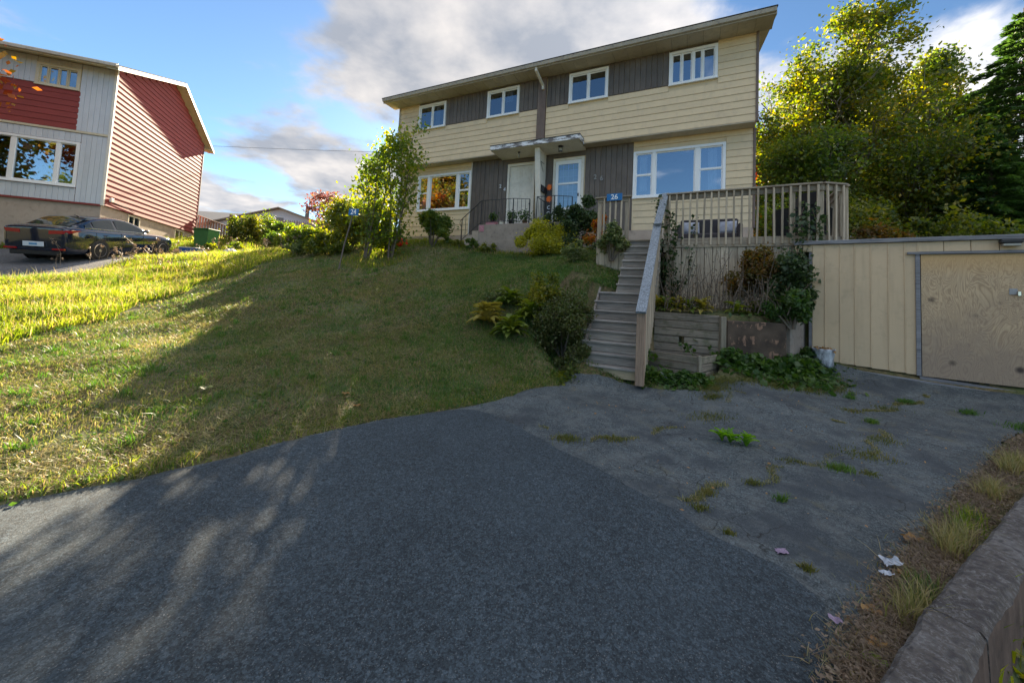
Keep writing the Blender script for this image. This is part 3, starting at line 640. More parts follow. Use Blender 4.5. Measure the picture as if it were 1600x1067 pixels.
# kerb: three worn concrete lengths
def kerb(a, b, w, z0, label, seed, cut=0):
    rr = random.Random(seed); a = Vector(a); b = Vector(b); d = (b-a).normalized(); nrm = Vector((d.y, -d.x)); L = (b-a).length
    n = max(6, int(L/.05)); m = MB(); rings = []
    def walk(amp, s=.72):
        o = [0.0]
        for _ in range(n+1): o.append(o[-1]*s+rr.gauss(0, amp))
        return o
    w0, w1, w2, w3 = walk(.0022, .8), walk(.0035, .8), walk(.0016, .8), walk(.005)
    for i in range(n+1):
        p = a.lerp(b, i/n); bz = float(hs(p.x, p.y))
        c0 = w0[i]; c1 = w1[i]; t0 = w2[i]+rr.gauss(0, .001); ch = .014+abs(w3[i])
        pts = [(c0, -.2), (c0, z0-ch+t0), (c0+ch, z0+t0), (w*.5, z0+.004+rr.gauss(0, .003)), (w-ch*1.4+c1, z0+t0), (w+c1, z0-ch*1.5), (w+c1*.5+.01, z0-.3), (w+.02, -.9)]
        rings.append([(p.x+nrm.x*s, p.y+nrm.y*s, bz+h) for s, h in pts])
    k = len(rings[0])
    for r in rings: m.v += r
    for i in range(n):
        for j in range(k-1): m.f.append((i*k+j, i*k+j+1, (i+1)*k+j+1, (i+1)*k+j))
    m.f.append(tuple(range(k))); m.f.append(tuple(range(n*k, n*k+k))[::-1])
    c = a.lerp(b, .5); top = single('kerb_block', m, 'kerb_concrete', label, 'kerb')
    top.data.materials.append(MAT['kerb_face']); mi = []
    for i in range(n):
        for j in range(k-1): mi.append(1 if j >= k-3 else 0)
    mi += [0, 0]; top.data.polygons.foreach_set('material_index', mi)
    import bmesh
    bm = bmesh.new(); bm.from_mesh(top.data); bmesh.ops.recalc_face_normals(bm, faces=bm.faces); bm.to_mesh(top.data); bm.free()
kerb((.0, .60), (2.04, 1.915), .19, .12, 'nearest worn concrete kerb block at the bottom right corner', 1)
kerb((2.07, 1.935), (4.60, 3.40), .19, .115, 'long worn concrete kerb block beyond the crack, weeds along it', 2)
kerb((4.63, 3.42), (7.9, 5.25), .19, .11, 'farthest concrete kerb block running off the right edge', 3)
# ---------------------------------------------------------------- the cream duplex
def wall_holes(m, u0, u1, z0, z1, n, holes):
    us = sorted({u0, u1, *[h[0] for h in holes], *[h[1] for h in holes]}); zs = sorted({z0, z1, *[h[2] for h in holes], *[h[3] for h in holes]})
    for i in range(len(us)-1):
        for j in range(len(zs)-1):
            cu, cz = (us[i]+us[i+1])/2, (zs[j]+zs[j+1])/2
            if any(h[0] < cu < h[1] and h[2] < cz < h[3] for h in holes): continue
            m.quad((us[i], n, zs[j]), (us[i+1], n, zs[j]), (us[i+1], n, zs[j+1]), (us[i], n, zs[j+1]))
LEN = 12.73; ZS = 9.06; ZO = 6.54; ZL = 3.70; NB = 8.2; NL = .40
UPW = [(-11.70, -10.37), (-8.50, -7.20), (-5.36, -4.06), (-2.25, -.96)]; UZ = (7.94, 8.97)
LW = (-11.85, -9.28, 4.70, 6.20); RW = (-3.26, -.70, 4.70, 6.20)
DL = (-7.70, -6.62, 4.05, 6.25); DR = (-5.93, -4.85, 4.05, 6.25)
H = HF.thing('duplex_house', 'two-storey cream and brown semi-detached house with its white porch canopy, centre of the picture', 'house', (-6.3, 0, 3.3))
core = MB()
uph = [(a+.04, b-.04, UZ[0]+.04, UZ[1]-.04) for a, b in UPW]; loh = [(w[0]+.04, w[1]-.04, w[2]+.04, w[3]-.04) for w in (LW, RW, DL, DR)]
wall_holes(core, -LEN, 0, ZO+.02, ZS, .035, uph); wall_holes(core, -LEN, 0, 2.2, ZO+.02, NL+.035, loh)
core.quad((-LEN, .035, ZO+.02), (0, .035, ZO+.02), (0, NL+.035, ZO+.02), (-LEN, NL+.035, ZO+.02))
core.quad((-LEN, .035, ZO+.02), (-LEN, NB, ZO+.02), (-LEN, NB, ZS), (-LEN, .035, ZS)); core.quad((0, .035, ZO+.02), (0, NB, ZO+.02), (0, NB, ZS), (0, .035, ZS))
core.quad((-LEN, NL+.035, 2.2), (-LEN, NB, 2.2), (-LEN, NB, ZO+.02), (-LEN, NL+.035, ZO+.02)); core.quad((0, NL+.035, 2.2), (0, NB, 2.2), (0, NB, ZO+.02), (0, NL+.035, ZO+.02))
core.quad((-LEN, NB, 2.2), (0, NB, 2.2), (0, NB, ZS), (-LEN, NB, ZS))
for u in (-LEN, 0): core.add([(u, .035, ZS), (u, NB, ZS), (u, NB/2, ZS+1.25)], [(0, 1, 2)])
H.mb('wall', core, 'siding_cream')
fnd = MB(); fnd.box(-LEN+.02, -.02, NL+.05-.055, NB-.05, 2.0, ZL); H.mb('foundation', fnd, 'concrete_pale')
# lap boards: bottom edge stands proud, thin shadow gap under each
_lap = {}
def lap_mesh(L, h, mat, t=.020, t2=.006):
    k = (round(L, 3), round(h, 3), mat)
    if k not in _lap:
        m = MB(); m.prism([(-t, -h/2+.004), (-t, -h/2+.016), (-t2, h/2), (.03, h/2), (.03, -h/2+.004)], -L/2, L/2, 'x'); _lap[k] = m.mesh('siding_board', mat)
    return _lap[k]
def laps(T, u0, u1, z0, z1, n, exp, mat, holes=(), phase=0, name='siding_board', rot=None, parent=None):
    z = z0+phase
    while z < z1-.03:
        h = min(exp, z1-z); zc = z+h/2; cuts = [(max(a, u0), min(b, u1)) for a, b, c, d in holes if c < zc+h*.30 and d > zc-h*.30 and b > u0 and a < u1]
        segs = []; s = u0
        for a, b in sorted(cuts):
            if a > s+.03: segs.append((s, a))
            s = max(s, b)
        if s < u1-.03: segs.append((s, u1))
        for a, b in segs: T.inst(name, lap_mesh(b-a, h, mat), ((a+b)/2, n, zc), parent)
        z += exp
E_ = .2045
holes_up = [(a-.01, b+.01, UZ[0]-.01, UZ[1]+.2) for a, b in UPW]
for a, b in ((-LEN+.03, -6.48), (-6.16, -.03)):
    laps(H, a, b, ZO+.02, 7.97, .02, E_, 'siding_cream', holes_up)
laps(H, -LEN+.03, UPW[0][0]-.005, 7.97, ZS, .02, E_, 'siding_cream'); laps(H, UPW[3][1]+.005, -.03, 7.97, ZS, .02, E_, 'siding_cream')
lo = [(LW[0]-.01, LW[1]+.01, LW[2]-.01, LW[3]+.01), (RW[0]-.01, RW[1]+.01, RW[2]-.01, RW[3]+.01)]
laps(H, -LEN+.03, -9.30, ZL, ZO, NL+.02, E_, 'siding_cream', lo); laps(H, -3.24, -.03, ZL, ZO, NL+.02, E_, 'siding_cream', lo)
# dark vertical boards
def vboards(u0, u1, z0, z1, n, w=.17):
    k = max(1, round((u1-u0)/w)); s = (u1-u0)/k
    for i in range(k):
        pr = .004*((i*7) % 3)
        H.box('vertical_board', u0+i*s+.004, u0+(i+1)*s-.004, n-pr, n+.03, z0, z1, 'dark_panel', .006)
for a, b in ((UPW[0][1], UPW[1][0]), (UPW[1][1], -6.48), (-6.16, UPW[2][0]), (UPW[2][1], UPW[3][0])):
    vboards(a+.012, b-.012, 7.985, ZS-.012, .005)
for a, b in UPW: H.box('head_board', a, b, .005, .03, UZ[1]+.012, ZS-.012, 'dark_panel', .004)
vboards(-9.25, DL[0]-.03, 3.55, ZO-.012, NL+.005, .185); vboards(DR[1]+.03, -3.27, 3.2, ZO-.012, NL+.005, .165)
vboards(DL[1]+.03, DR[0]-.03, 3.85, ZO-.012, NL+.005, .2)
H.box('head_board', DL[0]-.03, DL[1]+.03, NL+.004, NL+.03, DL[3]+.05, ZO-.012, 'dark_panel'); H.box('head_board', DR[0]-.03, DR[1]+.03, NL+.004, NL+.03, DR[3]+.05, ZO-.012, 'dark_panel')
H.box('trim_board', -9.30, -9.262, NL-.012, NL+.03, ZL, ZO-.014, 'white_paint'); H.box('trim_board', -3.268, -3.235, NL-.012, NL+.03, ZL, ZO-.014, 'trim_cream')
# corner boards and the overhang's underside
H.box('corner_board', -.03, .035, -.02, .10, ZO-.01, ZS+.03, 'brown_trim'); H.box('corner_board', -.03, .035, NL-.02, NL+.10, ZL-.02, ZO-.02, 'brown_trim')
H.box('corner_board', -LEN-.03, -LEN+.03, -.02, .08, ZO-.01, ZS, 'gutter'); H.box('corner_board', -LEN-.03, -LEN+.03, NL-.02, NL+.08, ZL-.02, ZO-.02, 'gutter')
H.box('overhang_soffit', -LEN, 0, .0, NL, ZO-.012, ZO+.015, 'soffit')
H.box('downspout_board', -6.47, -6.17, -.05, .03, ZO-.05, ZS-.002, 'brown_trim')
dp = MB(); dp.bar((-6.33, -.60, ZS+.05), (-6.33, -.60, ZS-.10), .08, .07, (1, 0, 0)); dp.bar((-6.33, -.61, ZS-.07), (-6.27, -.09, ZS-.34), .07, .08, (1, 0, 0)); dp.bar((-6.27, -.09, ZS-.30), (-6.27, -.09, ZS-.48), .08, .07, (1, 0, 0))
H.mb('downspout', dp, 'white_paint')
# roof: eave soffit panels, rake soffits, fascia, gutter, shingled slopes
EO = .62; RO = .33; SL = 1.25/(NB/2)
k = 32; s = (LEN+2*RO)/k
for i in range(k): H.box('soffit_panel', -LEN-RO+i*s+.003, -LEN-RO+(i+1)*s-.003, -EO+.03, .03, ZS+.002-.0015*(i % 2), ZS+.02, 'soffit', .003)
def slope_poly(m, u0, u1, n0, n1, z0, z1, t):
    m.add([(u0, n0, z0), (u1, n0, z0), (u1, n1, z1), (u0, n1, z1), (u0, n0, z0+t), (u1, n0, z0+t), (u1, n1, z1+t), (u0, n1, z1+t)],
          [(0, 3, 2, 1), (4, 5, 6, 7), (0, 1, 5, 4), (1, 2, 6, 5), (2, 3, 7, 6), (3, 0, 4, 7)])
ze = ZS+.10; zr = ze+SL*(NB/2+EO)
rf = MB(); slope_poly(rf, -LEN-RO-.03, RO+.03, -EO-.08, NB/2, ze+.03, zr+.05, .035); slope_poly(rf, -LEN-RO-.03, RO+.03, NB+EO+.08, NB/2, ze+.03, zr+.05, .035); H.mb('roof', rf, 'shingle')
for u0, u1 in ((-LEN-RO, -LEN-.03), (.035, RO)):
    r_ = MB(); slope_poly(r_, u0, u1, -EO+.03, NB/2, ZS-.0, zr-.16, .02); slope_poly(r_, u0, u1, NB+EO-.03, NB/2, ZS, zr-.16, .02); H.mb('rake_soffit', r_, 'soffit')
for u0, u1 in ((-LEN-RO-.02, -LEN-RO), (RO, RO+.02)):
    r_ = MB(); slope_poly(r_, u0, u1, -EO, NB/2, ZS-.02, zr-.18, .17); slope_poly(r_, u0, u1, NB+EO, NB/2, ZS-.02, zr-.18, .17); H.mb('rake_board', r_, 'gutter')
H.box('fascia', -LEN-RO, RO, -EO, -EO+.028, ZS-.01, ZS+.16, 'gutter')
g = MB(); g.prism([(-EO-.005, ZS+.02), (-EO-.07, ZS+.03), (-EO-.10, ZS+.12), (-EO-.095, ZS+.125), (-EO-.06, ZS+.045), (-EO-.005, ZS+.035)], -LEN-RO, RO, 'x'); H.mb('gutter', g, 'gutter')
H.box('drip_edge', -LEN-RO-.02, RO+.02, -EO-.11, -EO, ZS+.135, ZS+.155, 'roof_edge')
# windows
def window(T, u0, u1, z0, z1, n, muls=(), rails=(), kind='', casing=.075, depth=.5, glassm='glass', curt=None, fmat='white_vinyl', sash=.035):
    fr = MB(); c = casing; y0, y1 = n-.035, n+.04
    fr.box(u0, u1, y0, y1, z0, z0+c); fr.box(u0, u1, y0, y1, z1-c, z1); fr.box(u0, u0+c, y0, y1, z0+c, z1-c); fr.box(u1-c, u1, y0, y1, z0+c, z1-c)
    w = T.mb('window', fr, fmat)
    si = MB(); si.box(u0-.01, u1+.01, n-.055, n-.034, z0-.004, z0+.03); T.mb('sill', si, fmat, w)
    xs = [u0+c]+[v for mm in muls for v in mm]+[u1-c]
    for mm in muls: T.box('mullion', mm[0], mm[1], n-.02, n+.04, z0+c, z1-c, fmat, .003, w)
    bays = [(xs[i], xs[i+1]) for i in range(0, len(xs), 2)]
    for i, (a, b) in enumerate(bays):
        off = .012*(i % 2)
        zs = [z0+c, z1-c]
        for bay, zrail in rails:
            if bay == i:
                T.box('meeting_rail', a+.002, b-.002, n+.0, n+.036, zrail-.022, zrail+.022, fmat, .003, w); zs = [z0+c, zrail, z1-c]
        for j in range(len(zs)-1):
            s_ = MB(); q = sash; A, B, C0, D = a, b, zs[j], zs[j+1]
            s_.box(A, B, n+.01+off, n+.03+off, C0, C0+q); s_.box(A, B, n+.01+off, n+.03+off, D-q, D); s_.box(A, A+q, n+.01+off, n+.03+off, C0+q, D-q); s_.box(B-q, B, n+.01+off, n+.03+off, C0+q, D-q)
            if kind != 'fixed' or True: T.mb('sash', s_, fmat, w)
            p = MB(); yy = n+.02+off+.004*j; p.quad((A+q-.004, yy, C0+q-.004), (B-q+.004, yy, C0+q-.004), (B-q+.004, yy, D-q+.004), (A+q-.004, yy, D-q+.004)); T.mb('pane', p, glassm, w)
    it = MB(); d = n+depth
    it.quad((u0, d, z0), (u1, d, z0), (u1, d, z1), (u0, d, z1))
    it.quad((u0+.04, n+.05, z0+.04), (u1-.04, n+.05, z0+.04), (u1-.04, d, z0+.04), (u0+.04, d, z0+.04)); it.quad((u0+.04, n+.05, z1-.04), (u1-.04, n+.05, z1-.04), (u1-.04, d, z1-.04), (u0+.04, d, z1-.04))
    it.quad((u0+.04, n+.05, z0+.04), (u0+.04, d, z0+.04), (u0+.04, d, z1-.04), (u0+.04, n+.05, z1-.04)); it.quad((u1-.04, n+.05, z0+.04), (u1-.04, d, z0+.04), (u1-.04, d, z1-.04), (u1-.04, n+.05, z1-.04))
    T.mb('reveal', it, 'interior', w)
    for (a, b, c0, c1, mt) in (curt or ()):
        m = MB(); nn = max(6, int((b-a)/.02)); vs = []
        for i in range(nn+1):
            x = a+(b-a)*i/nn; y = n+.12+.018*math.sin(i*1.35)+.006*math.sin(i*.5)
            vs += [(x, y, c0), (x, y, c1)]
        m.add(vs, [(2*i, 2*i+2, 2*i+3, 2*i+1) for i in range(nn)]); T.mb('curtain', m, mt, w, True)
    return w
for i, (a, b) in enumerate(UPW):
    mid = (a+b)/2; cu = {0: [(mid+.1, mid+.3, UZ[0]+.08, UZ[1]-.1, 'curtain_dim')], 1: [(mid+.06, b-.3, UZ[0]+.55, UZ[1]-.1, 'curtain_dim')], 2: [(a+.08, a+.3, UZ[0]+.08, UZ[1]-.1, 'interior')], 3: [(b-.36, b-.12, UZ[0]+.08, UZ[1]-.1, 'curtain_dim')]}[i]
    mu = [(mid-.02, mid+.02)]
    if i == 3: mu = [(a+.33, a+.355), (mid-.025, mid+.025), (mid+.24, mid+.265)]
    window(H, a, b, UZ[0], UZ[1], 0, mu, curt=cu, glassm='glass_dark' if i < 3 else 'glass')
mid = (LW[2]+LW[3])/2+.02
window(H, *LW, NL, [(-11.36, -11.22), (-9.96, -9.83)], [(0, mid), (2, mid)], glassm='glass', curt=[(-11.75, -11.4, 4.78, 5.42, 'curtain'), (-9.75, -9.55, 5.1, 5.35, 'white_paint')])
mid = 5.44
window(H, *RW, NL, [(-2.70, -2.60), (-1.50, -1.38)], [(0, mid), (2, mid+.02)], glassm='glass', curt=[(-3.08, -2.86, 4.95, 6.1, 'curtain'), (-1.15, -.92, 4.78, 6.1, 'curtain'), (-3.15, -2.74, 4.78, 4.92, 'brown_trim')])
# doors
def door(u0, u1, storm):
    z0, z1 = DL[2], DL[3]; c = .085; m = MB(); y0, y1 = NL-.05, NL+.04
    m.box(u0, u0+c, y0, y1, 3.87, z1); m.box(u1-c, u1, y0, y1, 3.87, z1); m.box(u0+c, u1-c, y0, y1, z1-c, z1); fr = H.mb('door_frame', m, 'white_paint')
    a, b = u0+c+.006, u1-c-.006
    if not storm:
        H.box('door', a, b, NL-.01, NL+.03, 3.9, z1-c-.005, 'white_paint', .006)
        for zz in (4.1, 4.85, 5.55):
            for q in (0, 1):
                H.box('door_panel', a+.07+q*(b-a)/2-.0*q, a+(b-a)/2-.03+q*(b-a)/2-.01*q, NL-.018, NL-.01, zz, zz+.55, 'white_paint', .008)
        H.inst('door_knob', KNOB, (b-.06, NL-.05, 4.75))
    else:
        st = MB(); s_ = .10
        st.box(a, a+s_, NL-.04, NL-.005, 3.9, z1-c-.005); st.box(b-s_, b, NL-.04, NL-.005, 3.9, z1-c-.005); st.box(a+s_, b-s_, NL-.04, NL-.005, z1-c-.13, z1-c-.005); st.box(a+s_, b-s_, NL-.04, NL-.005, 5.34, 5.40); st.box(a+s_, b-s_, NL-.04, NL-.005, 3.9, 4.55)
        d = H.mb('storm_door', st, 'white_vinyl')
        for za, zb in ((4.55, 5.34), (5.40, z1-c-.13)):
            p = MB(); p.quad((a+s_-.004, NL-.02, za), (b-s_+.004, NL-.02, za), (b-s_+.004, NL-.02, zb), (a+s_-.004, NL-.02, zb)); H.mb('pane', p, 'glass_dark', d)
            gr = MB()
            for i in range(1, 4): x = a+s_+(b-a-2*s_)*i/4; gr.box(x-.005, x+.005, NL-.012, NL-.006, za, zb)
            for i in range(1, 3): zz = za+(zb-za)*i/3; gr.box(a+s_, b-s_, NL-.0125, NL-.0065, zz-.005, zz+.005)
            H.mb('grille', gr, 'white_vinyl', d)
        H.box('door', a+.02, b-.02, NL+.05, NL+.08, 3.9, z1-c, 'blind'); hm = MB(); hm.box(b-.085, b-.055, NL-.08, NL-.04, 4.9, 5.0); H.mb('door_handle', hm, 'iron', d)
        cur = MB(); cur.quad((a+s_, NL-.002, 5.85), (b-s_, NL-.002, 5.85), (b-s_, NL-.002, z1-c-.12), (a+s_, NL-.002, z1-c-.12)); H.mb('valance', cur, 'leaf_gold', d)
_k = MB(); _k.lathe([(.001, -.03), (.022, -.024), (.03, 0), (.022, .024), (.001, .03)], n=10); KNOB = _k.mesh('door_knob', 'iron', True)
door(DL[0], DL[1], False); door(DR[0], DR[1], True)
# porch canopy, fin wall with tapered post, lamps, mailbox
cn = MB(); cn.add([(-7.95, -.50, 6.50), (-4.80, -.50, 6.50), (-4.80, NL-.03, 6.44), (-7.95, NL-.03, 6.44), (-7.95, -.50, 6.62), (-4.80, -.50, 6.62), (-4.80, -.012, 6.66), (-7.95, -.012, 6.66)],
       [(0, 3, 2, 1), (4, 5, 6, 7), (0, 1, 5, 4), (3, 7, 6, 2)]); cn.quad((-7.95, -.5, 6.5), (-7.95, -.012, 6.48), (-7.95, -.012, 6.66), (-7.95, -.5, 6.62)); cn.quad((-4.8, -.5, 6.5), (-4.8, -.012, 6.48), (-4.8, -.012, 6.66), (-4.8, -.5, 6.62))
H.mb('canopy', cn, 'white_paint')
H.box('canopy_fascia', -7.98, -4.77, -.53, -.50, 6.495, 6.64, 'peeling_paint', .004)
for u in (-7.98, -4.797): H.box('canopy_fascia', u, u+.028, -.50, -.02, 6.49, 6.645, 'peeling_paint', .004)
H.box('canopy_flashing', -7.99, -4.76, -.545, -.03, 6.646, 6.662, 'roof_edge', .002)
pw = MB(); pw.prism([(-.28, 6.47), (NL-.01, 6.47), (NL-.01, 3.86), (.10, 3.86)], -6.34, -6.22, 'x'); H.mb('fin_wall', pw, 'white_paint')
pf = MB(); pf.prism([(-.305, 6.47), (-.283, 6.47), (.097, 3.86), (.075, 3.86)], -6.38, -6.20, 'x'); H.mb('post_face', pf, 'white_paint')
mbx = MB(); mbx.add([(-6.215, -.02, 5.05), (-6.10, -.02, 5.05), (-6.10, .30, 5.05), (-6.215, .30, 5.05), (-6.215, -.02, 5.30), (-6.10, -.02, 5.22), (-6.10, .30, 5.22), (-6.215, .30, 5.30)], [(0, 3, 2, 1), (4, 5, 6, 7), (0, 1, 5, 4), (1, 2, 6, 5), (2, 3, 7, 6), (3, 0, 4, 7)]); H.mb('mailbox', mbx, 'car_plastic')
br = MB(); br.tube([(-6.2, -.15, 6.05), (-6.2, .15, 6.05)], .008, 5); br.tube([(-6.2, -.15, 6.05), (-6.2, .1, 5.75)], .006, 5); H.mb('bracket', br, 'iron')
def porch_lamp(u, n, z, big):
    m = MB(); r = .085 if big else .05
    m.lathe([(r, 0), (r*1.1, -.02), (r*.5, -.05), (r*.5, -.06)], (u, n, z), 12)
    l = H.mb('porch_light', m, 'iron')
    gm = MB(); gm.lathe([(r*.45, -.06), (r*.75, -.10), (r*.70, -.17), (r*.25, -.20)], (u, n, z), 12); H.mb('lamp_glass', gm, 'lamp_glass', l, True)
    if big:
        c = MB()
        for i in range(6): a = i*PI/3; c.tube([(u+r*.8*math.cos(a), n+r*.8*math.sin(a), z-.04), (u+r*.8*math.cos(a), n+r*.8*math.sin(a), z-.18)], .005, 4)
        c.lathe([(r*.85, -.175), (r*.85, -.195)], (u, n, z), 12); H.mb('lamp_cage', c, 'iron', l)
porch_lamp(-7.05, -.12, 6.49, False); porch_lamp(-5.52, -.15, 6.49, True)
def digits(txt, spots, mat, size=.2):
    for ch, (u, n, z) in zip(txt, spots):
        o = H.inst('house_number', text_mesh(ch, size, .006, mat), (u, n, z), rot=(PI/2, 0, 0))
digits('24', [(-7.98, NL-.03, 5.47), (-7.80, NL-.03, 5.34)], 'plastic_white', .19); digits('26', [(-4.46, NL-.03, 5.50), (-4.25, NL-.03, 5.44)], 'stone_grey', .22)
# concrete landing with its steps at the left end
ld = MB(); ld.prism([(-8.22, 2.6), (-4.75, 2.6), (-4.75, 3.86), (-8.22, 3.86)], 0, 1, 'y') if False else ld.box(-8.22, -4.75, -.62, NL-.002, 2.4, 3.86)
H.mb('landing', ld, 'concrete')
for i in range(2): H.box('landing_step', -8.22-.3*(i+1), -8.222-.3*i, -.55, NL-.02, 2.8, 3.86-.19*(i+1), 'concrete_pale', .01)
# iron railings
def railing(pts, label, n_per=.13, curl=False, h=.86):
    T = HF.thing('iron_railing', label, 'railing', pts[0])
    top = [(p[0], p[1], p[2]+h) for p in pts]; m = MB()
    for a, b in zip(top, top[1:]): m.bar(a, b, .03, .016)
    T.mb('handrail', m, 'iron')
    m = MB()
    for a, b in zip(pts, pts[1:]): m.bar((a[0], a[1], a[2]+.10), (b[0], b[1], b[2]+.10), .018, .012)
    T.mb('bottom_rail', m, 'iron')
    for p in pts: T.box('post', p[0]-.014, p[0]+.014, p[1]-.014, p[1]+.014, p[2], p[2]+h, 'iron', .002)
    for a, b in zip(pts, pts[1:]):
        L = math.dist(a[:2], b[:2]); k = int(L/n_per)
        for i in range(1, k):
            t = i/k; x, y, z = (a[j]+(b[j]-a[j])*t for j in range(3)); T.box('baluster', x-.006, x+.006, y-.006, y+.006, z+.1, z+h, 'iron', .001)
    if curl:
        p = top[0]; m = MB(); m.tube([(p[0], p[1], p[2]), (p[0]-.06, p[1], p[2]-.05), (p[0]-.09, p[1], p[2]-.14), (p[0]-.05, p[1], p[2]-.24), (p[0], p[1], p[2]-.28)], .01, 6); T.mb('scroll', m, 'iron')
    return T
railing([(-8.95, -.56, 3.25), (-8.22+.05, -.56, 3.86), (-6.95, -.56, 3.86), (-6.45, -.35, 3.86)], 'black iron railing with the curled end, running down the left steps of the landing', curl=True)
railing([(-5.0, -.30, 3.86), (-5.5, -.56, 3.86), (-6.1, -.56, 3.86), (-6.12, .2, 3.86)], 'black iron railing on the right half of the landing before the glazed door')
# things on the landing
def pot(u, n, z, r, h, mat, label, leafm, lh, seed):
    T = HF.thing('potted_plant', label, 'plant', (u, n, z)); m = MB(); m.lathe([(r*.72, 0), (r*.9, h*.8), (r, h*.82), (r, h), (r*.85, h), (r*.8, h*.85)], (u, n, z), 14); T.mb('pot', m, mat, None, True)
    rng = np.random.default_rng(seed); C = np.array([0, 0, h+lh*.5])+rng.normal(size=(260, 3))*np.array([lh*.36, lh*.36, lh*.33]); V, F = leaves(rng, C, .035); T.inst('foliage', np_mesh('foliage', V, F, leafm), (u, n, z))
pot(-7.05, -.44, 3.86, .11, .15, 'pot_black', 'trailing green plant in a black pot, middle of the landing', 'leaf_ivy', .30, 1)
pot(-6.62, -.30, 3.86, .09, .16, 'terracotta', 'bushy plant in a clay pot near the tapered white post', 'leaf_ivy', .32, 2)
pot(-7.78, -.42, 3.98, .07, .07, 'pot_black', 'small seedling in a pot standing on the pink bundle', 'leaf_ivy', .2, 3)
m = MB(); m.box(-7.98, -7.62, -.55, -.34, 3.862, 3.975); single('folded_blanket', m, 'pink_fabric', 'folded pink and white bundle at the left end of the landing', 'blanket', fr=HF)
m = MB(); m.lathe([(.05, 0), (.075, .02), (.08, .12), (.07, .125)], (-7.42, -.46, 3.862), 12); single('white_tub', m, 'white_paint', 'small cream tub between the pink bundle and the black pot', 'tub', fr=HF)
m = MB(); m.box(-8.18, -8.0, -.632, -.622, 3.62, 3.84); single('pink_cloth', m, 'pink_fabric', 'small pink cloth hanging on the corner of the concrete landing', 'cloth', fr=HF)
# autumn door banner
T = HF.thing('hanging_banner', 'narrow black autumn banner with two orange leaves and pale letters by the glazed door', 'banner', (-5.97, .18, 3.9))
T.box('panel', -6.06, -5.88, .17, .185, 3.95, 5.2, 'pot_black', .003)
def leafshape(c, r):
    m = MB(); n = 22; vs = [(c[0], c[1], c[2])]
    for i in range(n): a = 2*PI*i/n; q = r*(1 if i % 2 else .6)*(1.15 if abs(math.sin(a)) > .7 else 1); vs.append((c[0]+q*math.cos(a), c[1]+(0 if i % 2 else -.012), c[2]+q*math.sin(a)))
    return m.add(vs, [(0, i+1, (i+1) % n+1) for i in range(n)])
T.mb('orange_leaf', leafshape((-5.97, .158, 5.22), .11), 'orange_decor'); T.mb('orange_leaf', leafshape((-5.96, .158, 4.82), .12), 'orange_decor')
for ch, z in (('C', 4.52), ('O', 4.32)): T.inst('letter', text_mesh(ch, .17, .003, 'plastic_white'), (-5.97, .165, z), rot=(PI/2, 0, 0))
# ---------------------------------------------------------------- deck, stairs, planters, shed
ZF = 2.93; ZR = 3.95; NF = -2.78
D = HF.thing('wooden_deck', 'weathered grey wooden deck with balusters and plank skirting in front of the right half', 'deck', (-.5, -1.4, 1.5))
FRONT = [(-2.02, -2.72), (.75, -2.85), (1.16, -2.60), (1.22, -.9)]
# floor boards
n = -2.74
i = 0
while n < NL-.1:
    D.box('floor_board', -3.55 if n > -2.7 else -2.85, 1.1 if n > -2.5 else .7, n+.003, n+.137, ZF-.035, ZF-.002*(i % 2), 'deck_x', .004); n += .14; i += 1
def seg_board(name, a, b, z0, z1, t, mat, off=0.0, b_=.004):
    dx, dy = b[0]-a[0], b[1]-a[1]; L = math.hypot(dx, dy); ang = math.atan2(dy, dx)
    me = cbox_mesh(L, t, z1-z0, mat, b_); o = D.inst(name, me, ((a[0]+b[0])/2+off*math.sin(ang), (a[1]+b[1])/2-off*math.cos(ang), (z0+z1)/2), rot=(0, 0, ang)); return o
for a, b in zip(FRONT, FRONT[1:]):
    seg_board('rim_board', a, b, ZF-.20, ZF+.0, .04, 'deck_x'); seg_board('cap_rail', a, b, ZR-.035, ZR, .15, 'deck_x', .01); seg_board('top_rail', a, b, ZR-.15, ZR-.037, .038, 'deck_x', 0)
    L = math.dist(a, b); k = max(2, round(L/.142)); ang = math.atan2(b[1]-a[1], b[0]-a[0])
    for i in range(k):
        t = (i+.5)/k; x = a[0]+(b[0]-a[0])*t+.055*math.sin(ang); y = a[1]+(b[1]-a[1])*t-.055*math.cos(ang)
        me = cbox_mesh(.038, .038, ZR-.04-(ZF-.16), 'deck_z', .004)
        D.inst('baluster', me, (x, y, (ZR-.04+ZF-.16)/2), rot=((i*37 % 5-2)*.004, (i*53 % 7-3)*.004, ang))
for (x, y) in (FRONT[0], (-.25+.55, -2.83+.02), (.75, -2.82), (1.14, -2.58), (1.2, -.95)):
    D.box('post', x-.045, x+.045, y-.005, y+.085, ZF-.3, ZR-.036, 'deck_z', .005)
# left end section
LS = [(-3.55, -2.80), (-2.86, -2.80)]
seg_board('rim_board', *LS, ZF-.16, ZF, .04, 'deck_x'); seg_board('cap_rail', (-3.62, -2.80), (-2.78, -2.80), ZR-.035, ZR, .14, 'deck_x'); seg_board('top_rail', *LS, ZR-.13, ZR-.037, .038, 'deck_x')
for x in (-3.40, -3.26, -3.13, -3.0): D.inst('baluster', cbox_mesh(.038, .038, ZR-.04-(ZF-.16), 'deck_z', .004), (x, -2.85, (ZR-.04+ZF-.16)/2))
for x in (-3.52, -2.88): D.box('post', x-.045, x+.045, -2.80, -2.71, 2.0, ZR-.036, 'deck_z', .005)
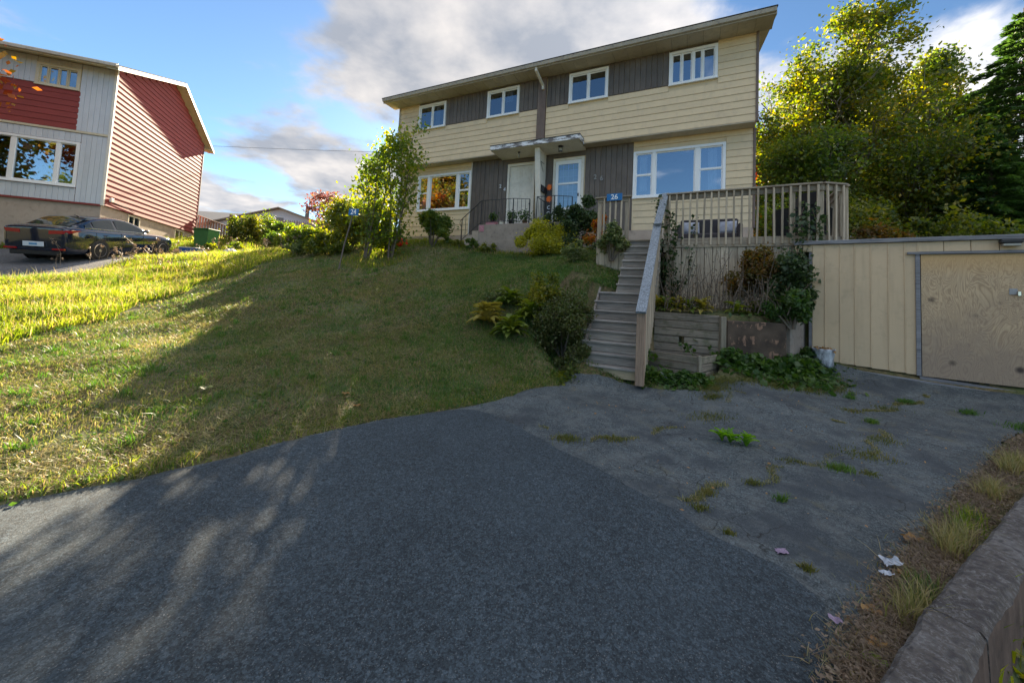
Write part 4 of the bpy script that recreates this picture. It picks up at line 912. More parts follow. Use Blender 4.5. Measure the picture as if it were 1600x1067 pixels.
# skirting planks
def skirt(a, b, zt, zb, w=.14, seed=0):
    rr = random.Random(seed); L = math.dist(a, b); k = round(L/w); ang = math.atan2(b[1]-a[1], b[0]-a[0])
    for i in range(k):
        t = (i+.5)/k; x = a[0]+(b[0]-a[0])*t; y = a[1]+(b[1]-a[1])*t
        D.inst('skirting_plank', cbox_mesh(L/k-.008, .02, zt-zb, 'deck_z', .004), (x+.01*math.sin(ang), y-rr.choice((0, .006, .010)), (zt+zb)/2), rot=(0, rr.gauss(0, .004), ang))
skirt((-2.0, -2.71), (.74, -2.83), ZF-.205, 1.3, .15, 1); skirt((.76, -2.80), (1.15, -2.57), ZF-.205, 1.3, .15, 2); skirt((1.17, -2.55), (1.22, -.9), ZF-.205, 1.5, .15, 4); skirt((-3.52, -2.79), (-2.88, -2.79), ZF-.165, 2.05, .16, 3)
skirt((-3.52, -2.77), (-3.52, -1.0), ZF-.165, 2.2, .16, 5)
# ledge step along the house wall
D.box('ledge_board', -3.2, .0, NL-.36, NL-.03, ZF+.37, ZF+.41, 'white_paint', .006); D.box('ledge_riser', -3.2, 0, NL-.34, NL-.05, ZF+.002, ZF+.368, 'deck_x', .006)

S = HF.thing('deck_stairs', 'long steep grey wooden stairs climbing from the drive to the deck', 'stairs', (-2.8, -5.3, .2))
rr = random.Random(4)
for i in range(15):
    z = .2+.183*(i+1); nn = -5.3+.187*i; uL = -3.42+.032*i if i < 8 else -2.88; uR = -2.24 if i < 8 else -2.1
    if i == 14: nn = -2.70
    S.box('riser', uL+.02, uR, nn, nn+.022, z-.18, z-.036, 'riser_new' if i == 0 else 'riser_x', .003)
    if i < 14: S.box('tread', uL, uR, nn-.03, nn+.185, z-.036+rr.gauss(0, .002), z, 'tread_x', .006)
def stringer(u, e=-2.75):
    k = (e+5.28)/2.53; m = MB(); m.prism([(-5.28, .0), (-5.28, .34), (e, .34+2.52*k), (e, 2.45*k)], u, u+.04, 'x'); S.mb('stringer', m, 'deck_y')
stringer(-2.235); stringer(-3.22, -3.85)
m = MB(); m.prism([(-3.82, 1.2), (-3.82, 1.66), (-2.72, 2.76), (-2.72, 1.6)], -2.885, -2.845, 'x'); S.mb('stringer', m, 'deck_y')
Rl = HF.thing('stair_railing', 'solid slatted wooden railing with blue-grey weathered cap on the right of the stairs', 'railing', (-2.16, -5.3, .2))
def zc(n): return 1.42+(n+5.33)*(3.14-1.42)/(2.13)
Rl.box('post', -2.235, -2.10, -5.42, -5.31, .15, zc(-5.37)-.03, 'fence_warm', .008)
m = MB(); m.bar((-2.165, -5.47, zc(-5.45)), (-2.165, -3.18, zc(-3.18)), .16, .045); Rl.mb('cap_board', m, 'cap_weathered')
Rl.box('post', -2.22, -2.11, -3.22, -3.12, 1.4, 3.15, 'deck_z', .006); Rl.box('post', -2.2, -2.11, -2.84, -2.75, 1.4, 3.9, 'deck_z', .006)
m = MB(); m.bar((-2.15, -3.30, 3.16), (-2.06, -2.70, 3.97), .15, .045); Rl.mb('cap_board', m, 'cap_weathered')
nn = -5.26; i = 0
while nn < -2.86:
    zt = zc(nn)-.03 if nn < -3.2 else 3.1+(nn+3.2)*1.6; zb = max(.12, .2+(nn+5.3)*.98-.35)
    Rl.box('slat', -2.19+.004*(i % 2), -2.168+.004*(i % 2), nn, nn+.088, zb, zt, 'deck_z', .003); Rl.box('slat', -2.135-.003*(i % 3), -2.112-.003*(i % 3), nn+.01, nn+.095, zb, zt, 'deck_z', .003)
    nn += .096; i += 1
# blue number plate on the deck post
def plate(fr, txt, u, n, z, w, h, label, rot=0):
    T = fr.thing('number_sign', label, 'sign', (u, n, z)); T.box('plate', u-w/2, u+w/2, n-.006, n+.006, z-h/2, z+h/2, 'sign_blue', .006)
    T.inst('number', text_mesh(txt, h*.98, .002, 'sign_white'), (u, n-.008, z-.0), rot=(PI/2, 0, 0)); return T
plate(HF, '26', -3.16, -2.90, ZR-.035, .36, .17, 'bright blue plate reading 26 on the left deck railing')
# loveseat, cushions, covered barbecue
T = HF.thing('wicker_loveseat', 'dark wicker loveseat against the house wall on the deck', 'sofa', (-1.15, -1.0, ZF))
a, b = -1.85, -.42
T.box('seat', a+.08, b-.08, -1.45, -.85, ZF+.12, ZF+.33, 'rattan', .03); T.box('backrest', a+.05, b-.05, -.90, -.78, ZF+.30, ZF+.78, 'rattan', .03)
for x in (a, b-.1): T.box('arm', x, x+.1, -1.5, -.8, ZF+.1, ZF+.55, 'rattan', .03)
for x in (a+.02, b-.07):
    for y in (-1.47, -.87): T.box('leg', x, x+.05, y, y+.05, ZF+.002, ZF+.12, 'iron', .004)
def cushion(c, r, mat, label, rz):
    m = MB(); vs = []; N = 10
    for s in (-1, 1):
        for i in range(N+1):
            for j in range(N+1):
                x = (i/N*2-1); y = (j/N*2-1); t = .075*((1-x*x)*(1-y*y))**.45; k = 1-.10*(x*x+y*y-x*x*y*y); vs.append((x*r*k, s*t, y*r*k*.8))
    q = (N+1)**2
    for s in range(2):
        for i in range(N):
            for j in range(N): A = s*q+i*(N+1)+j; m.f.append((A, A+1, A+N+2, A+N+1))
    m.v = vs; me = m.mesh('cushion', mat, True); o = link('cushion', me); x, y = HF.w(c[0], c[1]); o.location = (x, y, c[2]); o.rotation_euler = (-.25, 0, HF.yaw+rz); setp(o, label, 'cushion', 'cushions on the loveseat'); return o
cushion((-1.55, -1.02, ZF+.53), .23, 'cushion_grey', 'grey and white patterned cushion at the left end of the wicker loveseat', .15)
cushion((-.72, -1.02, ZF+.53), .23, 'cushion_grey', 'grey and white patterned cushion at the right end of the wicker loveseat', -.2)
T = HF.thing('covered_barbecue', 'black covered barbecue in the right corner of the deck', 'barbecue', (.55, -2.2, ZF))
m = MB(); m.prism([(.10, ZF+.02), (1.0, ZF+.02), (1.02, ZF+.60), (.92, ZF+.64), (.90, ZF+.88), (.76, ZF+.96), (.5, ZF+.92), (.47, ZF+.66), (.08, ZF+.62)], -2.45, -1.95, 'y'); T.mb('cover', m, 'black_fabric')
m = MB(); m.tube([(.48, -2.47, ZF+.70), (.88, -2.47, ZF+.70)], .012, 6); T.mb('handle', m, 'iron')

# planter box, timber wall, concrete blocks
def wpt(p): return HF.inv(*p)
def wboard(T, name, a, b, z0, z1, t, mat, bev=.006):
    """board between two world points"""
    dx, dy = b[0]-a[0], b[1]-a[1]; L = math.hypot(dx, dy); ang = math.atan2(dy, dx)
    me = cbox_mesh(L, t, z1-z0, mat, bev); return T.inst(name, me, ((a[0]+b[0])/2, (a[1]+b[1])/2, (z0+z1)/2), rot=(0, 0, ang-T.fr.yaw))
A0, A1, A2 = (2.50, 6.98), (3.13, 6.32), (3.86, 6.98)
T = WF.thing('planter_box', 'small low grey timber planter box beside the stair foot', 'planter', (3.1, 6.8, .2))
rr = random.Random(9)
for i in range(4):
    z = .13+.128*i; j = rr.gauss(0, .004)
    wboard(T, 'plank', (A0[0], A0[1]+j), (A1[0]-.02, A1[1]+.03+j), z+.004, z+.124, .045, 'timber_x'); wboard(T, 'plank', (A1[0]+.03, A1[1]+.03), (A2[0]-.06, A2[1]-.06), z+.01, z+.126, .045, 'timber_x')
T.box('corner_post', A1[0]-.03, A1[0]+.03, A1[1]-.01, A1[1]+.05, .1, .66, 'post_z', .006)
m = MB(); m.add([(2.55, 7.0, .50), (3.12, 6.40, .50), (3.78, 6.98, .50), (2.9, 7.8, .52)], [(0, 1, 2, 3)]); T.mb('soil', m, 'kerb_face')
T = WF.thing('timber_wall', 'higher retaining wall of stacked grey timbers behind the planter box', 'retaining wall', (3.3, 7.4, .4))
W0, W1 = (2.86, 7.62), (3.84, 7.06)
for i in range(7):
    z = .30+.145*i; j = rr.gauss(0, .008)
    if i in (3, 4):
        c = (W0[0]*.60+W1[0]*.40, W0[1]*.60+W1[1]*.40); c2 = (W0[0]*.52+W1[0]*.48, W0[1]*.52+W1[1]*.48)
        if i == 3: wboard(T, 'timber', W0, c, z+.004, z+.140, .12, 'timber_x', .01); wboard(T, 'timber', c2, W1, z+.004, z+.140, .12, 'timber_x', .01); continue
    wboard(T, 'timber', (W0[0], W0[1]+j), (W1[0], W1[1]+j), z+.003, z+.142, .12, 'timber_x', .01)
T.box('end_post', 3.80, 3.90, 6.93, 7.02, .2, 1.30, 'post_z', .008)
T = WF.thing('block_wall', 'rust-stained dark concrete block retaining wall between timber wall and shed', 'retaining wall', (4.5, 6.9, .4))
wboard(T, 'block', (3.93, 7.02), (4.86, 6.80), .25, 1.24, .14, 'stained_block', .02); wboard(T, 'end_block', (4.93, 6.86), (5.66, 7.45), .3, 1.26, .16, 'concrete', .03)
# shed
def sh(a): return a*1.12
Sd = SF.thing('shed', 'low flat-roofed shed with cream ribbed metal wall and plywood door at the right edge', 'shed', (1.3, .1, .5))
ZT = 1.5+(2.65-1.5)*1.12; ZD = 1.5+(2.395-1.5)*1.12
ps = [.0, .19, .40, .60, .81, 1.03, 1.23, 1.385]
ps = [p for p in ps]
def zbase(u): return .60-.055*u
for i in range(len(ps)-1):
    Sd.box('wall_panel', ps[i]+.002, ps[i+1]-.010, .0, .02, zbase(ps[i]), ZT-.075, 'shed_metal', .004)
    Sd.box('panel_rib', ps[i+1]-.014, ps[i+1]+.004, -.010, .012, zbase(ps[i]), ZT-.075, 'shed_metal', .003)
u = 1.385; 
for k in range(9): Sd.box('wall_panel', u+.002+.29*k, u+.29*(k+1)-.004, .0, .02, ZD+.05, ZT-.075, 'shed_metal', .004)
Sd.box('end_panel', -.0-.26, -.002, .0, .02, ZT-.20, ZT-.075, 'shed_metal', .004)
Sd.box('roof_board', -.28, 4.3, -.045, .02, ZT-.07, ZT, 'grey_beam', .006)
Sd.box('roof', -.27, 4.3, .022, 2.3, ZT-.06, ZT-.012, 'roof_edge', .01)
Sd.box('corner_trim', -.05, -.003, -.006, .03, zbase(0)-.02, ZT-.21, 'grey_beam', .004)
Sd.box('side_wall', -.02, .02, .03, 2.2, .3, ZT-.07, 'shed_metal', .004)
Sd.box('door_trim', 1.345, 1.40, -.028, .018, zbase(1.38), ZD+.0, 'grey_beam', .005); Sd.box('door_header', 1.25, 4.2, -.04, .015, ZD+.002, ZD+.045, 'grey_beam', .005)
for k in range(2):
    Sd.box('plywood_door', 1.41+1.24*k, 2.64+1.24*k, -.012, .01, zbase(1.4)-.0-.07*k, ZD-.003, 'plywood', .003)
Sd.box('back_wall', 1.42, 4.2, .05, .09, .1, ZT-.08, 'interior', .004)
def sill(name, z0, z1, n0, n1, a, b):
    m = MB(); m.add([(a, n0, zbase(a)+z0), (b, n0, zbase(b)+z0), (b, n1, zbase(b)+z0), (a, n1, zbase(a)+z0), (a, n0, zbase(a)+z1), (b, n0, zbase(b)+z1), (b, n1, zbase(b)+z1), (a, n1, zbase(a)+z1)],
        [(0, 3, 2, 1), (4, 5, 6, 7), (0, 1, 5, 4), (1, 2, 6, 5), (2, 3, 7, 6), (3, 0, 4, 7)]); Sd.mb(name, m, 'grey_beam')
sill('sill_beam', -.15, -.065, -.09, .03, .42, 4.2); sill('sill_plate', -.055, -.005, -.03, .05, 1.38, 4.2); sill('dark_gap', -.064, -.056, .0, .05, .42, 4.2)
Sd.box('hasp', 2.33, 2.41, -.022, -.012, 1.88, 1.97, 'stone_grey', .003); Sd.box('padlock', 2.40, 2.44, -.05, -.024, 1.86, 1.93, 'chrome', .006)
T = SF.thing('wall_lamp', 'small black and cream floodlight on the shed front above the door', 'lamp', (2.34, -.03, ZT-.17))
T.box('housing', 2.24, 2.46, -.11, -.002, ZT-.14, ZT-.08, 'pot_black', .012); T.box('diffuser', 2.26, 2.44, -.10, -.004, ZT-.185, ZT-.142, 'lamp_glass', .01)
# bucket bag and small litter
p = SF.w(.15, -.22); m = MB(); z0 = gz(*p)
prof = [(.13, 0), (.15, .04), (.14, .15), (.155, .25), (.175, .31), (.165, .32), (.13, .29)]
m.lathe(prof, (p[0], p[1], z0), 20); rr = random.Random(2); m.v = [(x+rr.gauss(0, .006), y+rr.gauss(0, .006), z+rr.gauss(0, .004)) for x, y, z in m.v]
T = WF.thing('garden_bag', 'crumpled dirty white bag full of debris at the left foot of the shed', 'bag', (p[0], p[1], z0)); T.mb('bag', m, 'dirty_bag', None, True)
rng = np.random.default_rng(5); C = np.array([0, 0, .30])+rng.normal(size=(120, 3))*np.array([.07, .07, .015]); V, F = leaves(rng, C, .03); T.inst('debris', np_mesh('debris', V, F, 'leaf_fallen'), (p[0], p[1], z0))
m = MB(); m.bar((2.62, 6.30, .24), (2.56, 6.42, .36), .10, .02, (0, 0, 1)); single('paving_stone', m, 'stone_grey', 'small pale stone slab leaning among leaves at the stair foot', 'stone')
# ---------------------------------------------------------------- red house, car, far things
K = RF.thing('red_house', 'two-storey house with red lap-sided gable wall and grey-white front at the left edge', 'house', (-2, 2, 2.3))
RW_ = 8.02; RB = 4.04; RT = 9.14; PK = (4.30, 10.78); RL = -9.0
UH = [(-2.16, -.97, 8.10, 8.91)]; LH = [(-6.3, -.77, 4.57, 6.22)]
c = MB(); wall_holes(c, RL, 0, RB, RT, .03, [(-2.12, -1.01, 8.14, 8.87), (-6.26, -.81, 4.61, 6.18)])
c.add([(-.0, .03, RB), (-.0, RW_, RB), (-.0, RW_, RT), (0, PK[0], PK[1]), (0, .03, RT)], [(0, 1, 2, 3, 4)]); c.add([(RL, .03, RB), (RL, RW_, RB), (RL, RW_, RT), (RL, PK[0], PK[1]), (RL, .03, RT)], [(0, 1, 2, 3, 4)]); c.quad((RL, RW_, RB), (0, RW_, RB), (0, RW_, RT), (RL, RW_, RT))
K.mb('wall', c, 'red_siding')
K.box('foundation', RL+.02, -.03, .04, RW_-.03, 2.0, RB-.005, 'concrete_pale', .01)
# lap boards on the gable wall (run along n, facing +u)
_g = {}
def gable_board(n0, n1, z, h):
    k = (round(n1-n0, 2), round(h, 3)); t = .028
    if k not in _g:
        m = MB(); L = n1-n0; m.prism([(t, -h/2), (t, -h/2+.02), (.004, h/2), (-.02, h/2), (-.02, -h/2)], -L/2, L/2, 'y')
        m.v = [(x, y, zz) for x, y, zz in m.v]; _g[k] = m.mesh('siding_board', 'red_siding')
    K.inst('siding_board', _g[k], (.02, (n0+n1)/2, z+h/2))
z = RB
while z < PK[1]-.1:
    if z < RT-.05: a, b = .06, RW_-.06
    else: a = (z+.1-RT)/(PK[1]-RT)*PK[0]; b = RW_-(z+.1-RT)/(PK[1]-RT)*(RW_-PK[0])
    if b-a > .3: gable_board(a, b, z, .2)
    z += .2
K.box('corner_board', -.03, .055, -.03, .055, RB-.02, RT, 'white_paint', .006); K.box('corner_board', -.02, .055, RW_-.055, RW_+.02, RB-.02, RT, 'brown_trim', .006)
# front vertical panels
def rboards(u0, u1, z0, z1, n=.0, w=.15):
    k = max(1, round((u1-u0)/w)); s = (u1-u0)/k
    for i in range(k): K.box('vertical_board', u0+i*s+.003, u0+(i+1)*s-.003, n-.003*(i % 2), n+.028, z0, z1, 'white_panel', .006)
rboards(-4.5, UH[0][0]-.01, 8.17, RT-.02); rboards(UH[0][1]+.01, -.035, 6.66, RT-.02); rboards(UH[0][0], UH[0][1], UH[0][3]+.02, RT-.02)
rboards(-.76, -.035, 4.06, 6.56); rboards(-6.3, -.77, 4.06, 4.55, w=.15); rboards(-6.3, -.77, 6.24, 6.56, w=.15); rboards(-9, -6.32, 4.06, 6.56, w=.3); rboards(-9, -4.52, 8.17, RT-.02, w=.3)
laps(K, -8.9, -.93, 6.66, 8.12, .01, .21, 'red_siding')
K.box('belt_board', RL, -.035, -.03, .02, 6.57, 6.65, 'cream_fascia', .006); K.box('base_trim', RL, -.035, -.035, .02, RB-.05, RB+.01, 'red_siding', .006)
window(K, -2.16, -.97, 8.10, 8.91, .0, [(-1.86, -1.84), (-1.58, -1.55), (-1.33, -1.31)], fmat='cream_fascia', casing=.09, curt=[(-2.05, -1.7, 8.2, 8.8, 'curtain'), (-1.54, -1.35, 8.2, 8.8, 'curtain')], glassm='glass_dark')
window(K, -6.3, -.77, 4.57, 6.22, .0, [(-2.56, -2.44), (-1.40, -1.30), (-4.3, -4.2)], fmat='white_vinyl', casing=.085, glassm='glass')
# roof with a prow at the ridge
def pr(n): return .30+.10*max(0, 1-abs(n-PK[0])/4.2)
def rz(n): return RT+.05+(PK[1]-RT)*(n/PK[0]) if n <= PK[0] else RT+.05+(PK[1]-RT)*(RW_-n)/(RW_-PK[0])
NE = -.55; NBk = RW_+.62
m = MB()
for a, b in ((NE, PK[0]), (NBk, PK[0])):
    za, zb = rz(a), rz(b); m.add([(RL-.3, a, za+.10), (pr(a)+.02, a, za+.10), (pr(b)+.02, b, zb+.10), (RL-.3, b, zb+.10), (RL-.3, a, za+.14), (pr(a)+.02, a, za+.14), (pr(b)+.02, b, zb+.14), (RL-.3, b, zb+.14)], [(0, 3, 2, 1), (4, 5, 6, 7), (0, 1, 5, 4), (1, 2, 6, 5), (2, 3, 7, 6), (3, 0, 4, 7)])
K.mb('roof', m, 'shingle')
for a, b in ((NE, PK[0]), (NBk, PK[0])):
    za, zb = rz(a), rz(b); m = MB(); m.add([(.0, a, za-.04), (pr(a), a, za-.04), (pr(b), b, zb-.04), (.0, b, zb-.04), (.0, a, za-.02), (pr(a), a, za-.02), (pr(b), b, zb-.02), (.0, b, zb-.02)], [(0, 3, 2, 1), (4, 5, 6, 7), (0, 1, 5, 4), (1, 2, 6, 5), (2, 3, 7, 6), (3, 0, 4, 7)]); K.mb('rake_soffit', m, 'cream_fascia')
    m = MB(); m.add([(pr(a), a, za-.05), (pr(a)+.025, a, za-.05), (pr(b)+.025, b, zb-.05), (pr(b), b, zb-.05), (pr(a), a, za+.095), (pr(a)+.025, a, za+.095), (pr(b)+.025, b, zb+.095), (pr(b), b, zb+.095)], [(0, 3, 2, 1), (4, 5, 6, 7), (0, 1, 5, 4), (1, 2, 6, 5), (2, 3, 7, 6), (3, 0, 4, 7)]); K.mb('rake_board', m, 'gutter')
K.box('eave_soffit', RL, .0, NE+.02, .03, RT-.0, RT+.02, 'cream_fascia', .004); K.box('fascia', RL-.3, pr(NE), NE-.01, NE+.018, RT-.16+.0, RT+.03, 'cream_fascia', .004)
K.box('gutter', RL-.3, pr(NE), NE-.10, NE-.012, RT-.13, RT-.02, 'gutter', .012); K.box('eave_soffit', RL, pr(8), RW_+.0, NBk, RT-.22, RT-.2, 'cream_fascia', .004)
# basement windows, vent
def bwin(n0, n1, z0, z1):
    m = MB(); t = .05; u = -.03
    m.box(u, u+.04, n0, n1, z0, z0+t); m.box(u, u+.04, n0, n1, z1-t, z1); m.box(u, u+.04, n0, n0+t, z0+t, z1-t); m.box(u, u+.04, n1-t, n1, z0+t, z1-t); m.box(u, u+.035, (n0+n1)/2-.02, (n0+n1)/2+.02, z0+t, z1-t)
    w = K.mb('basement_window', m, 'cream_fascia'); K.box('pane', u-.01, u+.012, n0+.04, n1-.04, z0+.04, z1-.04, 'car_glass_solid', .002, w)
MAT['car_glass_solid'] = MAT['car_paint']
bwin(1.7, 2.55, 3.42, 3.98); bwin(5.7, 6.7, 3.30, 3.98)
K.box('vent_hood', .05, .13, .28, .46, 4.22, 4.38, 'white_paint', .02)
m = MB(); m.tube([(.06, .5, 4.25), (.07, 1.2, 4.22), (.06, 2.0, 4.10)], .012, 6); K.mb('cable', m, 'iron')

# ------------- black sedan, lofted body
CH = R(90+9)       # heading from +X
CF = Frame(-14.22, 12.28, CH)     # u forward, n to the left
def build_car():
    T = Thing(CF, 'parked_car', 'black four-door sedan parked beside the red house', 'car', (0, 0, 1.90))
    T.o.rotation_euler = (0, -R(7.2), CF.yaw)
    # stations along the car: (u, half width, z bottom, z belt(shoulder), z of centre line top)
    st = [(-.98, .70, .42, .98, 1.00), (-.96, .79, .30, 1.02, 1.07), (-.80, .86, .22, 1.03, 1.115), (-.45, .895, .20, 1.02, 1.12), (0, .90, .19, .99, 1.10), (.6, .90, .18, .96, 1.04), (1.3, .90, .18, .935, 1.00), (2.0, .90, .18, .91, .98), (2.35, .895, .19, .89, .97), (2.8, .885, .20, .85, .95), (3.2, .86, .21, .79, .88), (3.45, .78, .24, .70, .78), (3.60, .60, .32, .58, .62)]
    nt = 9; vs = []; fs = []
    for (u, w, zb, zs_, zt) in st:
        ring = [(w*.80, zb), (w*.97, zb+.07), (w, zb+.26), (w*1.0, (zb+zs_)/2+.10), (w*.985, zs_-.05), (w*.955, zs_), (w*.80, zs_+(zt-zs_)*.55), (w*.45, zt-.01), (0, zt)]
        full = ring+[(-a, b) for a, b in ring[-2::-1]]
        for a, b in full: vs.append((u, a, b))
    k = 17
    for i in range(len(st)-1):
        for j in range(k-1): fs.append((i*k+j, (i+1)*k+j, (i+1)*k+j+1, i*k+j+1))
        fs.append((i*k+k-1, (i+1)*k+k-1, (i+1)*k, i*k))
    fs.append(tuple(range(k))); fs.append(tuple(range((len(st)-1)*k, len(st)*k))[::-1])
    m = MB(); m.add(vs, fs); me = m.mesh('body', 'car_paint', True)
    import bmesh
    bm = bmesh.new(); bm.from_mesh(me); bmesh.ops.recalc_face_normals(bm, faces=bm.faces); bm.to_mesh(me); bm.free()
    body = T.inst('body', me, (0, 0, 1.90)); sub = body.modifiers.new('s', 'SUBSURF'); sub.levels = 2; sub.render_levels = 2
    # greenhouse
    gs = [(-.62, .62, 1.08, 1.095), (-.30, .70, 1.06, 1.22), (.10, .72, 1.04, 1.36), (.55, .725, 1.0, 1.435), (1.1, .725, .98, 1.445), (1.55, .72, .965, 1.39), (1.95, .72, .95, 1.22), (2.40, .72, .93, 1.0)]
    vs = []; fs = []
    for (u, w, zb, zt) in gs:
        t = max(0, min(1, (zt-zb)/.45)); wt = w-(.16)*t
        ring = [(w+.07, zb-.08), (w+.02, zb), (wt+(w-wt)*.45, zb+(zt-zb)*.5), (wt, zt-.045*t-.005), (wt*.85, zt-.01*t), (wt*.4, zt+.012*t), (0, zt+.016*t)]
        for a, b in ring+[(-a, b) for a, b in ring[-2::-1]]: vs.append((u, a, b))
    k = 13
    for i in range(len(gs)-1):
        for j in range(k-1): fs.append((i*k+j, (i+1)*k+j, (i+1)*k+j+1, i*k+j+1))
    fs.append(tuple(range(k))); fs.append(tuple(range((len(gs)-1)*k, len(gs)*k))[::-1])
    m = MB(); m.add(vs, fs); me = m.mesh('cabin', 'car_paint', True); bm = bmesh.new(); bm.from_mesh(me); bmesh.ops.recalc_face_normals(bm, faces=bm.faces); bm.to_mesh(me); bm.free()
    cab = T.inst('cabin', me, (0, 0, 1.90)); sub = cab.modifiers.new('s', 'SUBSURF'); sub.levels = 2; sub.render_levels = 2
    # side glass, right side (n negative) and left
    def gpt(u, f, side, off=.006):
        for i in range(len(gs)-1):
            if gs[i][0] <= u <= gs[i+1][0]: break
        q = (u-gs[i][0])/(gs[i+1][0]-gs[i][0]); w = gs[i][1]+(gs[i+1][1]-gs[i][1])*q; zb = gs[i][2]+(gs[i+1][2]-gs[i][2])*q; zt = gs[i][3]+(gs[i+1][3]-gs[i][3])*q
        t = max(0, min(1, (zt-zb)/.45)); wt = w-.16*t; z = zb+(zt-.05*t-zb)*f; x = w+.012-(w-wt)*f*1.0; return (u, side*(x+off), z)
    for side in (-1, 1):
        for nm, us in (('rear_quarter_window', [(-.26, .1, .62), (-.05, .1, .80)]), ('side_window', [(0.02, .1, .86), (.25, .1, .9), (.55, .1, .91), (.78, .1, .91)]), ('side_window', [(.88, .1, .91), (1.1, .1, .91), (1.4, .1, .88), (1.62, .1, .80), (1.9, .1, .62), (2.12, .1, .2)])):
            vs = []
            for (u, f0, f1) in us:
                for q in range(4): vs.append(gpt(u, f0+(f1-f0)*q/3, side))
            m = MB(); m.add([(a, b, c+1.90) for a, b, c in vs], [(4*i+j, 4*i+4+j, 4*i+5+j, 4*i+1+j) for i in range(len(us)-1) for j in range(3)]); T.mb(nm, m, 'car_window', None, True)
        ch = MB(); pts = [gpt(u, .04, side, .012) for u in (-.3, .2, .8, 1.4, 2.0)]; ch.tube([(a, b, c+1.9) for a, b, c in pts], .009, 5); T.mb('window_trim', ch, 'chrome')
        mm = MB(); mm.lathe([(.01, -.06), (.075, -.045), (.085, 0), (.06, .05), (.01, .06)], (1.78, side*.97, 2.93), 10); mm.bar((1.86, side*.80, 2.90), (1.8, side*.93, 2.92), .05, .03); T.mb('door_mirror', mm, 'car_paint', None, True)
        for u in (.15, 1.15): T.box('door_handle', u, u+.17, side*.885-.02, side*.885+.02, 2.735, 2.76, 'car_paint', .008)
        m = MB()
        for u in (-.10, .84, 1.78): m.tube([(u, side*.903, 2.12), (u+.01, side*.908, 2.45), (u, side*.885, 2.83)], .005, 4)
        T.mb('door_seam', m, 'car_plastic')
    # rear window, lamps, plate, bumper details
    m = MB(); us = [(-.56, .10), (-.25, .20), (.08, .33)]
    vs = []
    for (u, zz) in ((-.60, 1.10), (-.40, 1.185), (-.15, 1.30), (.12, 1.385)):
        for q in (-1, -.5, 0, .5, 1): vs.append((u, q*.56, 1.9+zz+.012*(1-q*q)+.004))
    m.add(vs, [(5*i+j, 5*i+j+1, 5*i+j+6, 5*i+j+5) for i in range(3) for j in range(4)]); T.mb('rear_window', m, 'car_window', None, True)
    for side in (-1, 1):
        m = MB(); m.prism([(side*.36, 2.74), (side*.70, 2.76), (side*.74, 2.86), (side*.36, 2.84)], -.985, -.90, 'x'); T.mb('tail_lamp', m, 'lamp_red')
        m = MB(); m.add([(-.985, side*.70, 2.76), (-.86, side*.86, 2.79), (-.60, side*.905, 2.87), (-.86, side*.86, 2.875), (-.985, side*.74, 2.86)], [(0, 1, 2, 3, 4)]); T.mb('tail_lamp_wrap', m, 'lamp_red')
        m = MB(); m.box(-1.0, -.93, min(side*.45, side*.75), max(side*.45, side*.75), 2.27, 2.32); T.mb('rear_reflector', m, 'lamp_red')
    T.box('licence_plate', -1.02, -1.0, -.26, .26, 2.36, 2.50, 'plate', .004); T.box('plate_band', -1.024, -1.019, -.10, .10, 2.40, 2.46, 'plate_blue', .001)
    T.box('bumper_insert', -1.0, -.90, -.62, .62, 2.11, 2.24, 'car_plastic', .02)
    m = MB(); m.tube([(.36, 0, 3.32), (.26, 0, 3.36), (.20, 0, 3.335)], [.02, .014, .004], 6); T.mb('antenna', m, 'car_plastic')
    # wheels
    tyre = MB(); prof = [(.20, -.10), (.29, -.11), (.315, -.085), (.325, 0), (.315, .085), (.29, .11), (.20, .10)]; tyre.lathe(prof, n=28); tm = tyre.mesh('tyre', 'rubber', True)
    rim = MB(); rim.lathe([(.205, .02), (.225, .095), (.21, .10), (.20, .07)], n=28)
    for i in range(10):
        a = 2*PI*i/10+(.12 if i % 2 else -.12); rim.bar((.03*math.cos(a), .03*math.sin(a), .075), (.21*math.cos(a), .21*math.sin(a), .085), .035, .02)
    rim.lathe([(.001, .06), (.05, .06), (.05, .10), (.001, .105)], n=14); rm = rim.mesh('rim', 'rim_metal')
    well = MB(); well.lathe([(.36, 0), (.375, .02), (.33, .03)], n=24); disc = MB(); disc.lathe([(.001, -.005), (.36, -.005), (.365, .004), (.001, .006)], n=24); wm = disc.mesh('wheel_arch', 'car_plastic')
    for u in (0, 2.70):
        for side in (-1, 1):
            w = T.inst('wheel', wm, (u, side*.905, 1.9+.345)); w.rotation_euler = (-side*PI/2, 0, 0)
            for nm, me, off in (('tyre', tm, .0), ('rim', rm, .0)):
                o = bpy.data.objects.new(nm, me); COL.objects.link(o); o.parent = w; o.location = (0, .02, -.085 if nm == 'tyre' else -.08)
def car_window():
    m, nt, b, o = new_mat('car_window'); b.inputs['Base Color'].default_value = (.02, .03, .035, 1); b.inputs['Roughness'].default_value = .03; b.inputs['Specular IOR Level'].default_value = .55; MAT['car_window'] = m
    MAT['car_paint'].node_tree.nodes['Principled BSDF'].inputs['Coat Weight'].default_value = 1; MAT['car_paint'].node_tree.nodes['Principled BSDF'].inputs['Coat Roughness'].default_value = .03
car_window()
build_car()
